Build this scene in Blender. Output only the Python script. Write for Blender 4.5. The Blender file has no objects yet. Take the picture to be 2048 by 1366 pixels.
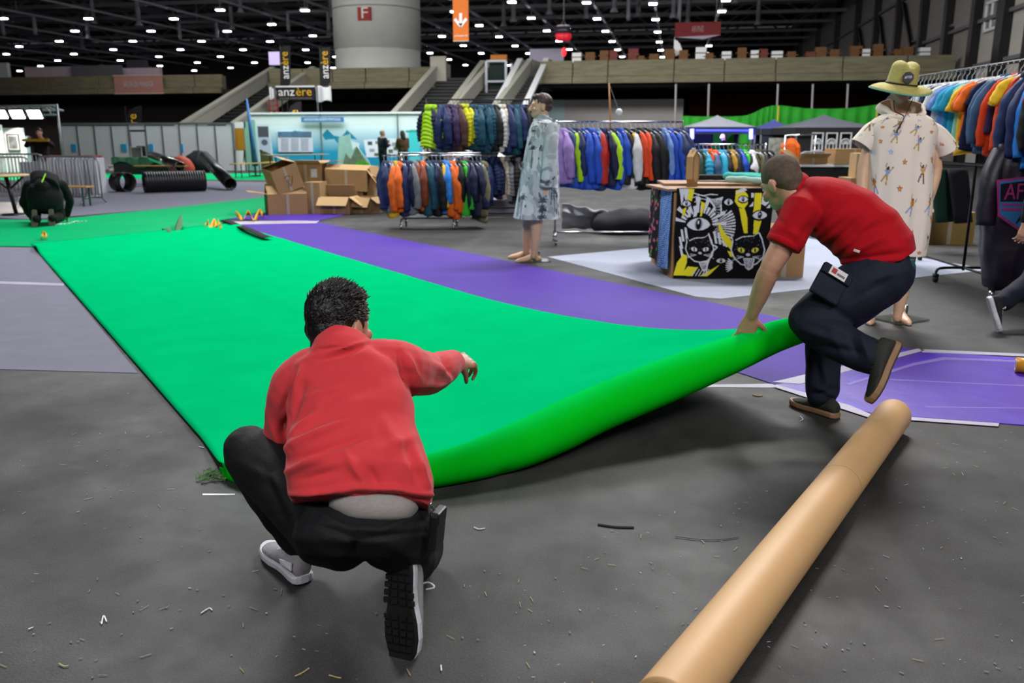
import bpy, bmesh, math, random
import numpy as np
from mathutils import Vector, Matrix, Euler, noise as mnoise

random.seed(7)
SC = bpy.context.scene
COL = SC.collection

# ------------------------------------------------------------------ camera, world, lights, exposure
F_PX, CAM_H = 1700.0, 1.40
PITCH = math.atan(410.0 / F_PX)          # looking down a little
YAW = math.radians(10.56)                # turned left of the hall's long axis (world +Y)
cam_data = bpy.data.cameras.new('camera')
cam = bpy.data.objects.new('camera', cam_data)
COL.objects.link(cam)
cam.location = (0, 0, CAM_H)
cam.rotation_euler = (math.pi / 2 - PITCH, 0, YAW)
cam_data.sensor_width = 36.0
cam_data.lens = 36.0 * F_PX / 2048.0
cam_data.clip_end = 400
cam_data.dof.use_dof = True
cam_data.dof.focus_distance = 3.1
cam_data.dof.aperture_fstop = 4.0
SC.camera = cam

world = bpy.data.worlds.new('hall_air')
SC.world = world
world.use_nodes = True
world.node_tree.nodes['Background'].inputs[0].default_value = (0.86, 0.93, 1.0, 1)
world.node_tree.nodes['Background'].inputs[1].default_value = 0.035

SC.view_settings.view_transform = 'Standard'
SC.view_settings.look = 'None'
SC.view_settings.gamma = 1.0
SC.view_settings.use_curve_mapping = False
SC.view_settings.exposure = 0.5


def area_light(name, loc, target, size, power, col=(1, 1, 1)):
    d = bpy.data.lights.new(name, 'AREA')
    d.shape = 'RECTANGLE'
    d.size, d.size_y = size
    d.energy = power
    d.color = col
    o = bpy.data.objects.new(name, d)
    COL.objects.link(o)
    o.location = loc
    o.rotation_euler = (Vector(target) - Vector(loc)).to_track_quat('-Z', 'Y').to_euler()
    return o


# rows of hall lamps under the roof: each row of high-bay lamps acts as one long light, plus one added fill
area_light('roof_lamp_row_far_right', (2.6, 13.8, 10.0), (2.2, 7, 0), (3.0, 1.2), 960, (1.0, 0.98, 0.96))
area_light('roof_lamp_row_far_left', (-9.0, 13.0, 9.0), (-3.5, 8, 0), (3.0, 1.6), 740, (0.97, 0.98, 1.0))
area_light('roof_lamp_row_behind', (-1.5, -5.5, 8.5), (-0.5, 3.5, 0), (5.0, 2.5), 380, (1.0, 0.98, 0.97))
area_light('front_right_fill', (5.5, -3.0, 8.5), (3.2, 8, .8), (4.0, 2.0), 520, (1.0, .98, .96))  # fill added on the camera side to brighten the poncho front
area_light('roof_lamp_row_middle', (0.5, 19.0, 9.5), (-0.5, 15, 0), (8.0, 3.0), 880, (0.98, 0.99, 1.0))
area_light('roof_lamp_row_back', (-8.0, 31.0, 9.5), (-8, 33, 0), (24.0, 4.0), 3300, (0.97, 0.99, 1.0))
area_light('roof_lamp_row_mezzanine', (-18.0, 40.0, 10.5), (-14, 52, 4), (40.0, 3.0), 1050, (1.0, 0.97, 0.92))
area_light('roof_lamp_row_back_right', (6.0, 30.0, 9.5), (6, 36, 0), (10.0, 3.0), 700, (1.0, 0.98, 0.96))

# ------------------------------------------------------------------ helpers: survey, materials, mesh building
CA, SA, CP, SP = math.cos(YAW), math.sin(YAW), math.cos(PITCH), math.sin(PITCH)


def C(x, y, z=0.0):
    """a point measured from the photographer's spot (right, ahead, up) in hall axes"""
    return Vector((x * CA - y * SA, x * SA + y * CA, z))


def ray(px, py):
    r, u = (px - 1024.0) / F_PX, (683.0 - py) / F_PX
    return r, CP + u * SP, -SP + u * CP


def S(px, py, d):
    """survey: the spot seen at a photo pixel, d metres ahead (right, ahead, up)"""
    r, f, u = ray(px, py)
    return Vector((r * d / f, d, CAM_H + u * d / f))


def at(px, py, d):
    return C(*S(px, py, d))


def gp(px, py, z=0.0):
    """survey: the spot at height z seen at a photo pixel, hall axes"""
    r, f, u = ray(px, py)
    k = (z - CAM_H) / u
    return C(r * k, f * k, z)


def gs(px, py, z=0.0):
    r, f, u = ray(px, py)
    k = (z - CAM_H) / u
    return Vector((r * k, f * k, z))


def onv(px, py, v):
    """survey: the spot on the cross plane y = v of the hall"""
    r, f, u = ray(px, py)
    w = C(r, f, u)
    k = v / w.y
    return Vector((w.x * k, v, CAM_H + u * k))


def lin(h):
    if not isinstance(h, str):
        return tuple(h)
    h = h.lstrip('#')
    c = [int(h[i:i + 2], 16) / 255 for i in (0, 2, 4)]
    return tuple(x / 12.92 if x <= 0.04045 else ((x + 0.055) / 1.055) ** 2.4 for x in c)


MATS = {}


def mat(key, col=None, rough=0.7, metal=0.0, var=0.10, scale=8.0, bump=0.0, bscale=120.0, emit=0.0, spec=0.5,
        attr=None, alpha=1.0, trans=0.0, stretch=None, sheen=0.0):
    if key in MATS:
        return MATS[key]
    m = bpy.data.materials.new(key)
    m.use_nodes = True
    nt = m.node_tree
    b = nt.nodes['Principled BSDF']
    b.inputs['Roughness'].default_value = rough
    b.inputs['Metallic'].default_value = metal
    b.inputs['Specular IOR Level'].default_value = spec
    if sheen:
        b.inputs['Sheen Weight'].default_value = sheen
    if trans:
        b.inputs['Transmission Weight'].default_value = trans
    if alpha < 1:
        b.inputs['Alpha'].default_value = alpha
    tc = nt.nodes.new('ShaderNodeTexCoord')
    vec = tc.outputs['Object']
    if stretch:
        mp = nt.nodes.new('ShaderNodeMapping')
        mp.inputs['Scale'].default_value = stretch
        nt.links.new(vec, mp.inputs[0])
        vec = mp.outputs[0]
    if attr:
        a = nt.nodes.new('ShaderNodeAttribute')
        a.attribute_name = attr
        csrc = a.outputs['Color']
    else:
        rgb = nt.nodes.new('ShaderNodeRGB')
        rgb.outputs[0].default_value = (*lin(col), 1)
        csrc = rgb.outputs[0]
    if var > 0:
        n = nt.nodes.new('ShaderNodeTexNoise')
        n.inputs['Scale'].default_value = scale
        n.inputs['Detail'].default_value = 4
        nt.links.new(vec, n.inputs['Vector'])
        mr = nt.nodes.new('ShaderNodeMapRange')
        mr.inputs['From Min'].default_value = 0.25
        mr.inputs['From Max'].default_value = 0.75
        mr.inputs['To Min'].default_value = 1 - var
        mr.inputs['To Max'].default_value = 1 + var
        nt.links.new(n.outputs['Fac'], mr.inputs['Value'])
        vm = nt.nodes.new('ShaderNodeVectorMath')
        vm.operation = 'SCALE'
        nt.links.new(csrc, vm.inputs[0])
        nt.links.new(mr.outputs[0], vm.inputs['Scale'])
        csrc = vm.outputs[0]
    nt.links.new(csrc, b.inputs['Base Color'])
    if emit:
        nt.links.new(csrc, b.inputs['Emission Color'])
        b.inputs['Emission Strength'].default_value = emit
    if bump:
        n2 = nt.nodes.new('ShaderNodeTexNoise')
        n2.inputs['Scale'].default_value = bscale
        n2.inputs['Detail'].default_value = 3
        nt.links.new(vec, n2.inputs['Vector'])
        bp = nt.nodes.new('ShaderNodeBump')
        bp.inputs['Strength'].default_value = bump
        bp.inputs['Distance'].default_value = 0.01
        nt.links.new(n2.outputs['Fac'], bp.inputs['Height'])
        nt.links.new(bp.outputs[0], b.inputs['Normal'])
    MATS[key] = m
    return m


def cloth(hexcol, rough=0.85):
    return mat('cloth_' + hexcol + ('' if rough == 0.85 else '_%d' % (rough * 100)), hexcol, rough, var=0.12, scale=14, bump=0.25, bscale=60, spec=0.3)


ROOTM = {}


def link(o, parent=None):
    COL.objects.link(o)
    if parent is not None:
        o.parent = parent
        ROOTM[o.name] = ROOTM.get(parent.name, Matrix.Identity(4))
    return o


def tag(o, label, cat, group=None, kind=None):
    o['label'] = label
    o['category'] = cat
    if group:
        o['group'] = group
    if kind:
        o['kind'] = kind
    return o


def thing(name, label, cat, loc=(0, 0, 0), rotz=0.0, group=None):
    o = bpy.data.objects.new(name, None)
    o.empty_display_size = 0.1
    COL.objects.link(o)
    o.location = loc
    o.rotation_euler = (0, 0, rotz)
    ROOTM[o.name] = Matrix.Translation(Vector(loc)) @ Matrix.Rotation(rotz, 4, 'Z')
    return tag(o, label, cat, group)


def structure(o):
    o['kind'] = 'structure'
    return o


class MB:
    """collects shapes (world coordinates, or the parent's when local=True) into one mesh object"""

    def __init__(s, xf=None):
        s.v, s.f, s.xf = [], [], xf

    def add(s, verts, faces):
        b = len(s.v)
        if s.xf is not None:
            verts = [s.xf @ Vector(p) for p in verts]
        s.v += [tuple(p) for p in verts]
        s.f += [tuple(b + i for i in f) for f in faces]
        return s

    def box(s, c, size, rot=None):
        x, y, z = [k / 2 for k in size]
        p = [Vector((i, j, k)) for i in (-x, x) for j in (-y, y) for k in (-z, z)]
        if rot is not None:
            p = [rot @ q for q in p]
        c = Vector(c)
        return s.add([q + c for q in p], [(0, 1, 3, 2), (4, 6, 7, 5), (0, 4, 5, 1), (2, 3, 7, 6), (0, 2, 6, 4), (1, 5, 7, 3)])

    def bar(s, a, b, w, h, up=(0, 0, 1)):
        a, b = Vector(a), Vector(b)
        d = b - a
        t = d.normalized()
        x = t.cross(Vector(up))
        if x.length < 1e-4:
            x = t.cross(Vector((1, 0, 0)))
        x.normalize()
        u = x.cross(t)
        R = Matrix((t, x, u)).transposed()
        return s.box((a + b) / 2, (d.length, w, h), R)

    def loft(s, rings, cap=True, closed=True):
        n = len(rings[0])
        V = [p for r in rings for p in r]
        Fc = []
        for i in range(len(rings) - 1):
            for j in range(n if closed else n - 1):
                k = (j + 1) % n
                Fc.append((i * n + j, i * n + k, (i + 1) * n + k, (i + 1) * n + j))
        if cap:
            Fc.append(tuple(range(n - 1, -1, -1)))
            Fc.append(tuple((len(rings) - 1) * n + j for j in range(n)))
        return s.add(V, Fc)

    def tube(s, pts, r, n=8, cap=True, flat=1.0, up=None, round_caps=False):
        pts = [Vector(p) for p in pts]
        m = len(pts)
        rs = list(r) if hasattr(r, '__len__') else [r] * m
        if round_caps:
            d0 = (pts[0] - pts[1]).normalized()
            d1 = (pts[-1] - pts[-2]).normalized()
            r0, r1 = rs[0], rs[-1]
            pts = [pts[0] + d0 * r0 * .95, pts[0] + d0 * r0 * .7] + pts + [pts[-1] + d1 * r1 * .7, pts[-1] + d1 * r1 * .95]
            rs = [r0 * .3, r0 * .72] + rs + [r1 * .72, r1 * .3]
            m += 4
        T = []
        for i in range(m):
            a, b = pts[max(i - 1, 0)], pts[min(i + 1, m - 1)]
            t = b - a
            T.append(t.normalized() if t.length > 1e-9 else Vector((0, 0, 1)))
        ref = Vector(up) if up is not None else (Vector((0, 0, 1)) if abs(T[0].z) < 0.9 else Vector((1, 0, 0)))
        x = T[0].cross(ref).normalized()
        rings = []
        for i in range(m):
            if up is not None:
                x = T[i].cross(ref)
            else:
                x = x - T[i] * x.dot(T[i])
            x.normalize()
            y = T[i].cross(x)
            rings.append([pts[i] + x * (rs[i] * math.cos(2 * math.pi * j / n)) + y * (rs[i] * flat * math.sin(2 * math.pi * j / n)) for j in range(n)])
        return s.loft(rings, cap)

    def ell(s, c, r, rot=None, nu=16, nv=10):
        c = Vector(c)
        rings = []
        for i in range(1, nv):
            a = math.pi * i / nv
            ring = []
            for j in range(nu):
                b = 2 * math.pi * j / nu
                p = Vector((r[0] * math.sin(a) * math.cos(b), r[1] * math.sin(a) * math.sin(b), -r[2] * math.cos(a)))
                if rot is not None:
                    p = rot @ p
                ring.append(p + c)
            rings.append(ring)
        V = [p for q in rings for p in q]
        Fc = []
        for i in range(nv - 2):
            for j in range(nu):
                k = (j + 1) % nu
                Fc.append((i * nu + j, i * nu + k, (i + 1) * nu + k, (i + 1) * nu + j))
        lo, hi = Vector((0, 0, -r[2])), Vector((0, 0, r[2]))
        if rot is not None:
            lo, hi = rot @ lo, rot @ hi
        a = len(V)
        V += [c + lo, c + hi]
        for j in range(nu):
            k = (j + 1) % nu
            Fc.append((a, k, j))
            Fc.append((a + 1, (nv - 2) * nu + j, (nv - 2) * nu + k))
        return s.add(V, Fc)

    def lathe(s, prof, c, n=24, axis=None, cap=True):
        """prof: list of (radius, height)"""
        R = axis.to_track_quat('Z', 'Y').to_matrix() if axis is not None else Matrix.Identity(3)
        c = Vector(c)
        rings = [[c + R @ Vector((r * math.cos(2 * math.pi * j / n), r * math.sin(2 * math.pi * j / n), h)) for j in range(n)] for r, h in prof]
        return s.loft(rings, cap)

    def prism(s, poly, depth, M):
        """poly: 2-D outline (ccw); extruded 0..depth along local z of M"""
        n = len(poly)
        V = [M @ Vector((x, y, 0)) for x, y in poly] + [M @ Vector((x, y, depth)) for x, y in poly]
        Fc = [tuple(range(n - 1, -1, -1)), tuple(range(n, 2 * n))] + [(i, (i + 1) % n, n + (i + 1) % n, n + i) for i in range(n)]
        return s.add(V, Fc)

    def grid(s, fn, nu, nv, closed_u=False):
        V = [fn(i / (nu - (0 if closed_u else 1)), j / (nv - 1)) for j in range(nv) for i in range(nu)]
        Fc = []
        for j in range(nv - 1):
            for i in range(nu if closed_u else nu - 1):
                k = (i + 1) % nu
                Fc.append((j * nu + i, j * nu + k, (j + 1) * nu + k, (j + 1) * nu + i))
        return s.add(V, Fc)

    def mesh(s, name, m=None, smooth=False):
        me = bpy.data.meshes.new(name)
        me.from_pydata(s.v, [], s.f)
        if m is not None:
            me.materials.append(m)
        if smooth:
            me.polygons.foreach_set('use_smooth', [True] * len(me.polygons))
        me.validate()
        me.update()
        return me

    def build(s, name, m, parent=None, smooth=False, local=False, bevel=0.0, solid=0.0, sub=0):
        if parent is not None and not local:
            inv = ROOTM.get(parent.name, Matrix.Identity(4)).inverted()
            s.v = [tuple(inv @ Vector(p)) for p in s.v]
            loc = None
        elif parent is None and not local:
            a = np.array(s.v)
            lo, hi = a.min(0), a.max(0)
            loc = Vector(((lo[0] + hi[0]) / 2, (lo[1] + hi[1]) / 2, lo[2]))
            s.v = [tuple(Vector(p) - loc) for p in s.v]
        else:
            loc = None
        o = bpy.data.objects.new(name, s.mesh(name, m, smooth))
        link(o, parent)
        if loc is not None:
            o.location = loc
            ROOTM[o.name] = Matrix.Translation(loc)
        if sub:
            md = o.modifiers.new('sub', 'SUBSURF')
            md.levels = md.render_levels = sub
        if solid:
            md = o.modifiers.new('solid', 'SOLIDIFY')
            md.thickness = solid
            md.offset = 0
        if bevel:
            md = o.modifiers.new('bevel', 'BEVEL')
            md.width = bevel
            md.segments = 2
            md.limit_method = 'ANGLE'
        return o


def remesh(o, voxel, smooth_it=6, fac=0.5):
    """union of overlapping closed shapes -> one continuous smooth skin"""
    md = o.modifiers.new('r', 'REMESH')
    md.mode = 'VOXEL'
    md.voxel_size = voxel
    md.use_smooth_shade = True
    if smooth_it:
        sm = o.modifiers.new('s', 'SMOOTH')
        sm.iterations = smooth_it
        sm.factor = fac
    dg = bpy.context.evaluated_depsgraph_get()
    me = bpy.data.meshes.new_from_object(o.evaluated_get(dg))
    old = o.data
    mats = [m for m in old.materials]
    o.modifiers.clear()
    o.data = me
    me.name = old.name
    me.materials.clear()
    for m in mats:
        me.materials.append(m)
    me.polygons.foreach_set('use_smooth', [True] * len(me.polygons))
    return o


def get_co(me):
    a = np.empty(len(me.vertices) * 3)
    me.vertices.foreach_get('co', a)
    return a.reshape(-1, 3)


def get_no(me):
    a = np.empty(len(me.vertices) * 3, dtype=np.float32)
    me.vertex_normals.foreach_get('vector', a)
    return a.reshape(-1, 3).astype(float)


def set_co(me, a):
    me.vertices.foreach_set('co', a.reshape(-1))
    me.update()


def folds(o, segs, parent=None):
    """raise soft creases along world segments: (a, b, height, width)"""
    me = o.data
    co, no = get_co(me), get_no(me)
    M = np.array(ROOTM.get(o.name, Matrix.Identity(4)))
    w = co @ M[:3, :3].T + M[:3, 3]
    disp = np.zeros(len(co))
    for a, b, amp, wid in segs:
        a, b = np.array(a), np.array(b)
        ab = b - a
        t = np.clip(((w - a) @ ab) / (ab @ ab + 1e-12), 0, 1)
        d = np.linalg.norm(w - (a + t[:, None] * ab), axis=1)
        fade = np.sin(np.pi * (0.12 + 0.76 * t))
        disp += amp * np.exp(-(d / wid) ** 2) * fade
    set_co(me, co + no * disp[:, None])


def creases(o, segs):
    """press creases into the side of a garment that faces the photographer: (x0, y0, x1, y1, height, width) surveyed in photo pixels"""
    me = o.data
    co, no = get_co(me), get_no(me)
    M = np.array(CAMX.inverted() @ ROOTM.get(o.name, Matrix.Identity(4)))
    w = co @ M[:3, :3].T + M[:3, 3]
    nw = no @ M[:3, :3].T
    zc = w[:, 1] * CP - (w[:, 2] - CAM_H) * SP
    up = w[:, 1] * SP + (w[:, 2] - CAM_H) * CP
    px = 1024 + F_PX * w[:, 0] / zc
    py = 683 - F_PX * up / zc
    view = w - np.array([0, 0, CAM_H])
    view /= np.linalg.norm(view, axis=1)[:, None]
    face = np.clip(-(nw * view).sum(1) * 3, 0, 1)
    disp = np.zeros(len(co))
    for x0, y0, x1, y1, amp, wid in segs:
        ab = np.array([x1 - x0, y1 - y0], dtype=float)
        t = np.clip(((px - x0) * ab[0] + (py - y0) * ab[1]) / (ab @ ab), 0, 1)
        d = np.hypot(px - x0 - t * ab[0], py - y0 - t * ab[1])
        disp += amp * np.exp(-(d / wid) ** 2) * np.sin(np.pi * (0.1 + 0.8 * t))
    set_co(me, co + no * (disp * face)[:, None])


CAMX = Matrix.Rotation(YAW, 4, 'Z')     # (right, ahead, up) -> hall axes


def rumple(o, amp, scale, stretch=(1, 1, 1), seed=0.0):
    me = o.data
    co, no = get_co(me), get_no(me)
    out = np.empty(len(co))
    sx, sy, sz = [scale * k for k in stretch]
    for i, p in enumerate(co):
        out[i] = mnoise.noise((p[0] * sx + seed, p[1] * sy - seed, p[2] * sz + 2 * seed))
    set_co(me, co + no * (out * amp)[:, None])


def paint(o, cols, name='print'):
    me = o.data
    at_ = me.color_attributes.new(name, 'FLOAT_COLOR', 'POINT')
    a = np.ones((len(me.vertices), 4), dtype=np.float32)
    a[:, :3] = cols
    at_.data.foreach_set('color', a.reshape(-1))


class Canvas:
    """a small picture drawn with polygons, used as flat print on cloth and posters"""

    def __init__(s, w, h, col):
        s.w, s.h = w, h
        s.a = np.empty((h, w, 3), dtype=np.float32)
        s.a[:] = lin(col)

    def poly(s, pts, col):
        p = np.array(pts, dtype=float)
        x0, y0 = np.maximum(np.floor(p.min(0)).astype(int), 0)
        x1, y1 = np.minimum(np.ceil(p.max(0)).astype(int) + 1, (s.w, s.h))
        if x1 <= x0 or y1 <= y0:
            return s
        X, Y = np.meshgrid(np.arange(x0, x1) + .5, np.arange(y0, y1) + .5)
        ins = np.zeros(X.shape, bool)
        n = len(p)
        for i in range(n):
            ax, ay = p[i]
            bx, by = p[(i + 1) % n]
            if ay == by:
                continue
            c = ((ay > Y) != (by > Y)) & (X < (bx - ax) * (Y - ay) / (by - ay) + ax)
            ins ^= c
        s.a[y0:y1, x0:x1][ins] = lin(col)
        return s

    def ell(s, cx, cy, rx, ry, col, rot=0.0, n=24):
        c, q = math.cos(rot), math.sin(rot)
        return s.poly([(cx + rx * math.cos(2 * math.pi * i / n) * c - ry * math.sin(2 * math.pi * i / n) * q,
                        cy + rx * math.cos(2 * math.pi * i / n) * q + ry * math.sin(2 * math.pi * i / n) * c) for i in range(n)], col)

    def line(s, pts, w, col, w2=None):
        for i in range(len(pts) - 1):
            a, b = Vector(pts[i]), Vector(pts[i + 1])
            d = b - a
            if d.length < 1e-6:
                continue
            nrm = Vector((-d.y, d.x)).normalized()
            wa = w if w2 is None else w + (w2 - w) * i / (len(pts) - 1)
            wb = w if w2 is None else w + (w2 - w) * (i + 1) / (len(pts) - 1)
            s.poly([a + nrm * wa / 2, b + nrm * wb / 2, b - nrm * wb / 2, a - nrm * wa / 2], col)
        return s

    def sample(s, u, v):
        """u, v in 0..1 from the top left"""
        i = np.clip((np.asarray(u) * s.w).astype(int), 0, s.w - 1)
        j = np.clip((np.asarray(v) * s.h).astype(int), 0, s.h - 1)
        return s.a[j, i]


def text_mesh(txt, size, extrude=0.0, spacing=1.0, align='CENTER'):
    cu = bpy.data.curves.new('lettering', 'FONT')
    cu.body = txt
    cu.size = size
    cu.extrude = extrude
    cu.space_character = spacing
    cu.align_x = align
    cu.align_y = 'CENTER'
    cu.resolution_u = 3
    o = bpy.data.objects.new('lettering', cu)
    COL.objects.link(o)
    dg = bpy.context.evaluated_depsgraph_get()
    me = bpy.data.meshes.new_from_object(o.evaluated_get(dg))
    bpy.data.objects.remove(o)
    return me


def lettering(txt, size, M, m, parent, name='lettering', spacing=1.0, fit=None, bold=0.0, xs=1.0):
    """raised letters; M places the text plane (x right, y up, z out) in the world"""
    me = text_mesh(txt, size, 0.0, spacing)
    co = get_co(me)
    w = co[:, 0].max() - co[:, 0].min()
    k = (fit / w) if fit else xs
    inv = ROOTM.get(parent.name, Matrix.Identity(4)).inverted() if parent else Matrix.Identity(4)
    T = np.array(inv @ M)
    co[:, 0] *= k
    co = co @ T[:3, :3].T + T[:3, 3]
    set_co(me, co)
    me.materials.clear()
    me.materials.append(m)
    me.name = name
    o = bpy.data.objects.new(name, me)
    link(o, parent)
    md = o.modifiers.new('solid', 'SOLIDIFY')
    md.thickness = max(0.002, size * 0.02)
    md.offset = 1
    return o


def frame(o, xd, yd):
    """matrix with origin o, x axis xd, y axis near yd"""
    x = Vector(xd).normalized()
    z = x.cross(Vector(yd)).normalized()
    y = z.cross(x)
    M = Matrix((x, y, z)).transposed().to_4x4()
    M.translation = Vector(o)
    return M


def copy_tree(o, parent=None):
    c = o.copy()
    COL.objects.link(c)
    if parent is not None:
        c.parent = parent
    for ch in o.children:
        copy_tree(ch, c)
    return c


def smoothstep(x):
    x = min(1.0, max(0.0, x))
    return x * x * (3 - 2 * x)


def lerp(a, b, t):
    return a + (b - a) * t


def polyline(pts, n):
    """n evenly spaced points of a smooth curve through pts"""
    pts = [Vector(p) for p in pts]
    P = [pts[0]] + pts + [pts[-1]]
    out = []
    m = len(pts) - 1
    for i in range(n):
        t = i / (n - 1) * m
        k = min(int(t), m - 1)
        f = t - k
        a, b, c, d = P[k], P[k + 1], P[k + 2], P[k + 3]
        out.append(0.5 * ((2 * b) + (c - a) * f + (2 * a - 5 * b + 4 * c - d) * f * f + (3 * b - a - 3 * c + d) * f ** 3))
    return out

# ------------------------------------------------------------------ the setting
def floor_material():
    m = bpy.data.materials.new('asphalt_floor')
    m.use_nodes = True
    nt = m.node_tree
    b = nt.nodes['Principled BSDF']
    tc = nt.nodes.new('ShaderNodeTexCoord')

    def noise(sc, det=5, rough=.6):
        n = nt.nodes.new('ShaderNodeTexNoise')
        n.inputs['Scale'].default_value = sc
        n.inputs['Detail'].default_value = det
        n.inputs['Roughness'].default_value = rough
        nt.links.new(tc.outputs['Object'], n.inputs['Vector'])
        return n

    def ramp(src, stops):
        r = nt.nodes.new('ShaderNodeValToRGB')
        e = r.color_ramp.elements
        while len(e) < len(stops):
            e.new(0.5)
        for k, (p, c) in enumerate(stops):
            e[k].position = p
            e[k].color = (c, c, c, 1) if not hasattr(c, '__len__') else (*c, 1)
        nt.links.new(src, r.inputs[0])
        return r.outputs[0]

    def mul(a, bb, t='MULTIPLY', f=1.0):
        x = nt.nodes.new('ShaderNodeMix')
        x.data_type = 'RGBA'
        x.blend_type = t
        x.inputs['Factor'].default_value = f
        nt.links.new(a, x.inputs['A'])
        nt.links.new(bb, x.inputs['B'])
        return x.outputs['Result']
    big = ramp(noise(0.55, 6, .62).outputs['Fac'], [(0.3, (.0225, .022, .0222)), (0.7, (.043, .042, .0417))])
    mid = ramp(noise(7, 6, .7).outputs['Fac'], [(0.3, .74), (0.7, 1.18)])
    fine = ramp(noise(170, 3, .7).outputs['Fac'], [(0.32, .55), (0.68, 1.35)])
    vor = nt.nodes.new('ShaderNodeTexVoronoi')
    vor.inputs['Scale'].default_value = 38
    nt.links.new(tc.outputs['Object'], vor.inputs['Vector'])
    spk = ramp(vor.outputs['Distance'], [(0.0, .11), (0.055, 0.0)])
    gate = ramp(noise(3.1, 3).outputs['Fac'], [(0.48, 0.0), (0.62, 1.0)])
    col = mul(mul(big, mid), fine)
    col = mul(col, mul(spk, gate), 'ADD')
    # dusty drag marks
    mp = nt.nodes.new('ShaderNodeMapping')
    mp.inputs['Scale'].default_value = (1.0, .12, 1)
    mp.inputs['Rotation'].default_value = (0, 0, .7)
    nt.links.new(tc.outputs['Object'], mp.inputs[0])
    dn = nt.nodes.new('ShaderNodeTexNoise')
    dn.inputs['Scale'].default_value = 2.2
    dn.inputs['Detail'].default_value = 7
    nt.links.new(mp.outputs[0], dn.inputs['Vector'])
    dust = ramp(dn.outputs['Fac'], [(0.55, 0.0), (0.8, .035)])
    col = mul(col, dust, 'ADD')
    nt.links.new(col, b.inputs['Base Color'])
    rr = ramp(noise(1.6, 5).outputs['Fac'], [(0.3, .5), (0.7, .78)])
    nt.links.new(rr, b.inputs['Roughness'])
    b.inputs['Specular IOR Level'].default_value = .35
    bp = nt.nodes.new('ShaderNodeBump')
    bp.inputs['Strength'].default_value = .25
    bp.inputs['Distance'].default_value = .004
    nt.links.new(noise(120, 4).outputs['Fac'], bp.inputs['Height'])
    nt.links.new(bp.outputs[0], b.inputs['Normal'])
    return m


FLOOR = structure(MB().box((-40, 55, -0.1), (140, 150, 0.2)).build('floor', floor_material()))

concrete = mat('board_marked_concrete', '#6f6a54', .85, var=.25, scale=3, bump=.4, bscale=25, stretch=(.4, .4, 3))
concrete_l = mat('grey_concrete', '#9a958a', .8, var=.12, scale=2, bump=.2, bscale=30)
dark_steel = mat('dark_roof_steel', '#6b686e', .55, .2, var=.15)
black_paint = mat('black_roof_deck', '#0e0e10', .8, var=.2)
grey_steel = mat('grey_galvanised_steel', '#8e9096', .4, .6, var=.1)
chrome = mat('chrome', '#c9ccd2', .18, 1.0, var=.03)
black_metal = mat('black_metal', '#141416', .4, .3, var=.05)
white_paint = mat('white_paint', '#d9dbdd', .5, var=.04)
black_plastic = mat('black_plastic', '#101012', .45, var=.05)

ORD = ['first', 'second', 'third', 'fourth', 'fifth', 'sixth', 'seventh', 'eighth', 'ninth', 'tenth', 'eleventh', 'twelfth', 'thirteenth', 'fourteenth', 'fifteenth', 'sixteenth', 'seventeenth',
       'eighteenth', 'nineteenth', 'twentieth'] + ['twenty-' + k for k in ('first', 'second', 'third', 'fourth', 'fifth', 'sixth', 'seventh', 'eighth', 'ninth')] + ['thirtieth'] + ['thirty-' + k for k in ('first', 'second', 'third', 'fourth', 'fifth')]

# mezzanine: slab, parapets of concrete panels, back wall under it
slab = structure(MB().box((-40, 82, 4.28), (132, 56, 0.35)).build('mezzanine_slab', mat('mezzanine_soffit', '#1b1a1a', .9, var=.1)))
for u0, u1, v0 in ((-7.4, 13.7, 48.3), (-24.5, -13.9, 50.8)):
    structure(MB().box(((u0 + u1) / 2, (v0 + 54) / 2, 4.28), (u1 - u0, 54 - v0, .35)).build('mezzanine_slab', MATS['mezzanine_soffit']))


def parapet(u0, u1, v, seams, name='mezzanine_parapet'):
    core = structure(MB().box(((u0 + u1) / 2, v + .35, 4.80), (u1 - u0, .3, 1.0)).build(name, concrete))
    edges = [u0] + seams + [u1]
    for a, b in zip(edges[:-1], edges[1:]):
        MB().box(((a + b) / 2, v + .1, 4.97), (b - a - .06, .2, .82)).build('parapet_panel', concrete, core, bevel=.02)
    for a, b in zip(edges[:-1], edges[1:]):
        MB().box(((a + b) / 2, v - .02, 4.36), (b - a - .03, .5, .36)).build('ledge_beam', concrete, core, bevel=.03)
    return core


parapet(-110, -29.5, 54, [-98, -88, -78, -68, -58.5, -50.5, -46.6, -42.5, -38.6, -34.9, -31.5])
parapet(-24.5, -13.9, 50.5, [-22.3, -20.4, -18.3, -15.6])
parapet(-7.4, 13.7, 48, [-5.6, -3.7, -.2, 2.4, 5.0, 8.3, 11.4])

structure(MB().box((-55, 62.2, 1.9), (84, .3, 3.8)).build('wall_back', mat('dim_grey_wall', '#6f6562', .85, var=.06)))
structure(MB().box((-40, 118, 7), (132, .4, 15)).build('wall_far', mat('far_dark_wall', '#1c1c20', .9, var=.2)))
grey_panel_wall = structure(MB().box((-3.9, 52, 1.75), (8.6, .3, 3.5)).build('wall_grey_partition', mat('grey_partition', '#a9a4a2', .85, var=.05)))
MB().box((-7.3, 51.8, 1.75), (1.6, .2, 3.5)).build('pale_panel', mat('pale_blue_panel', '#9db2b6', .7, var=.04), grey_panel_wall)
red_wall = structure(MB().box((7.3, 58, 2.0), (13.0, .3, 4.0)).build('wall_red_curtain', mat('dark_red_curtain', '#4a1712', .95, var=.15, stretch=(6, 1, .3))))
structure(MB().box((-40, 70.5, 4.1), (1, 1, .02)).build('trim_1', black_paint))

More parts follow.
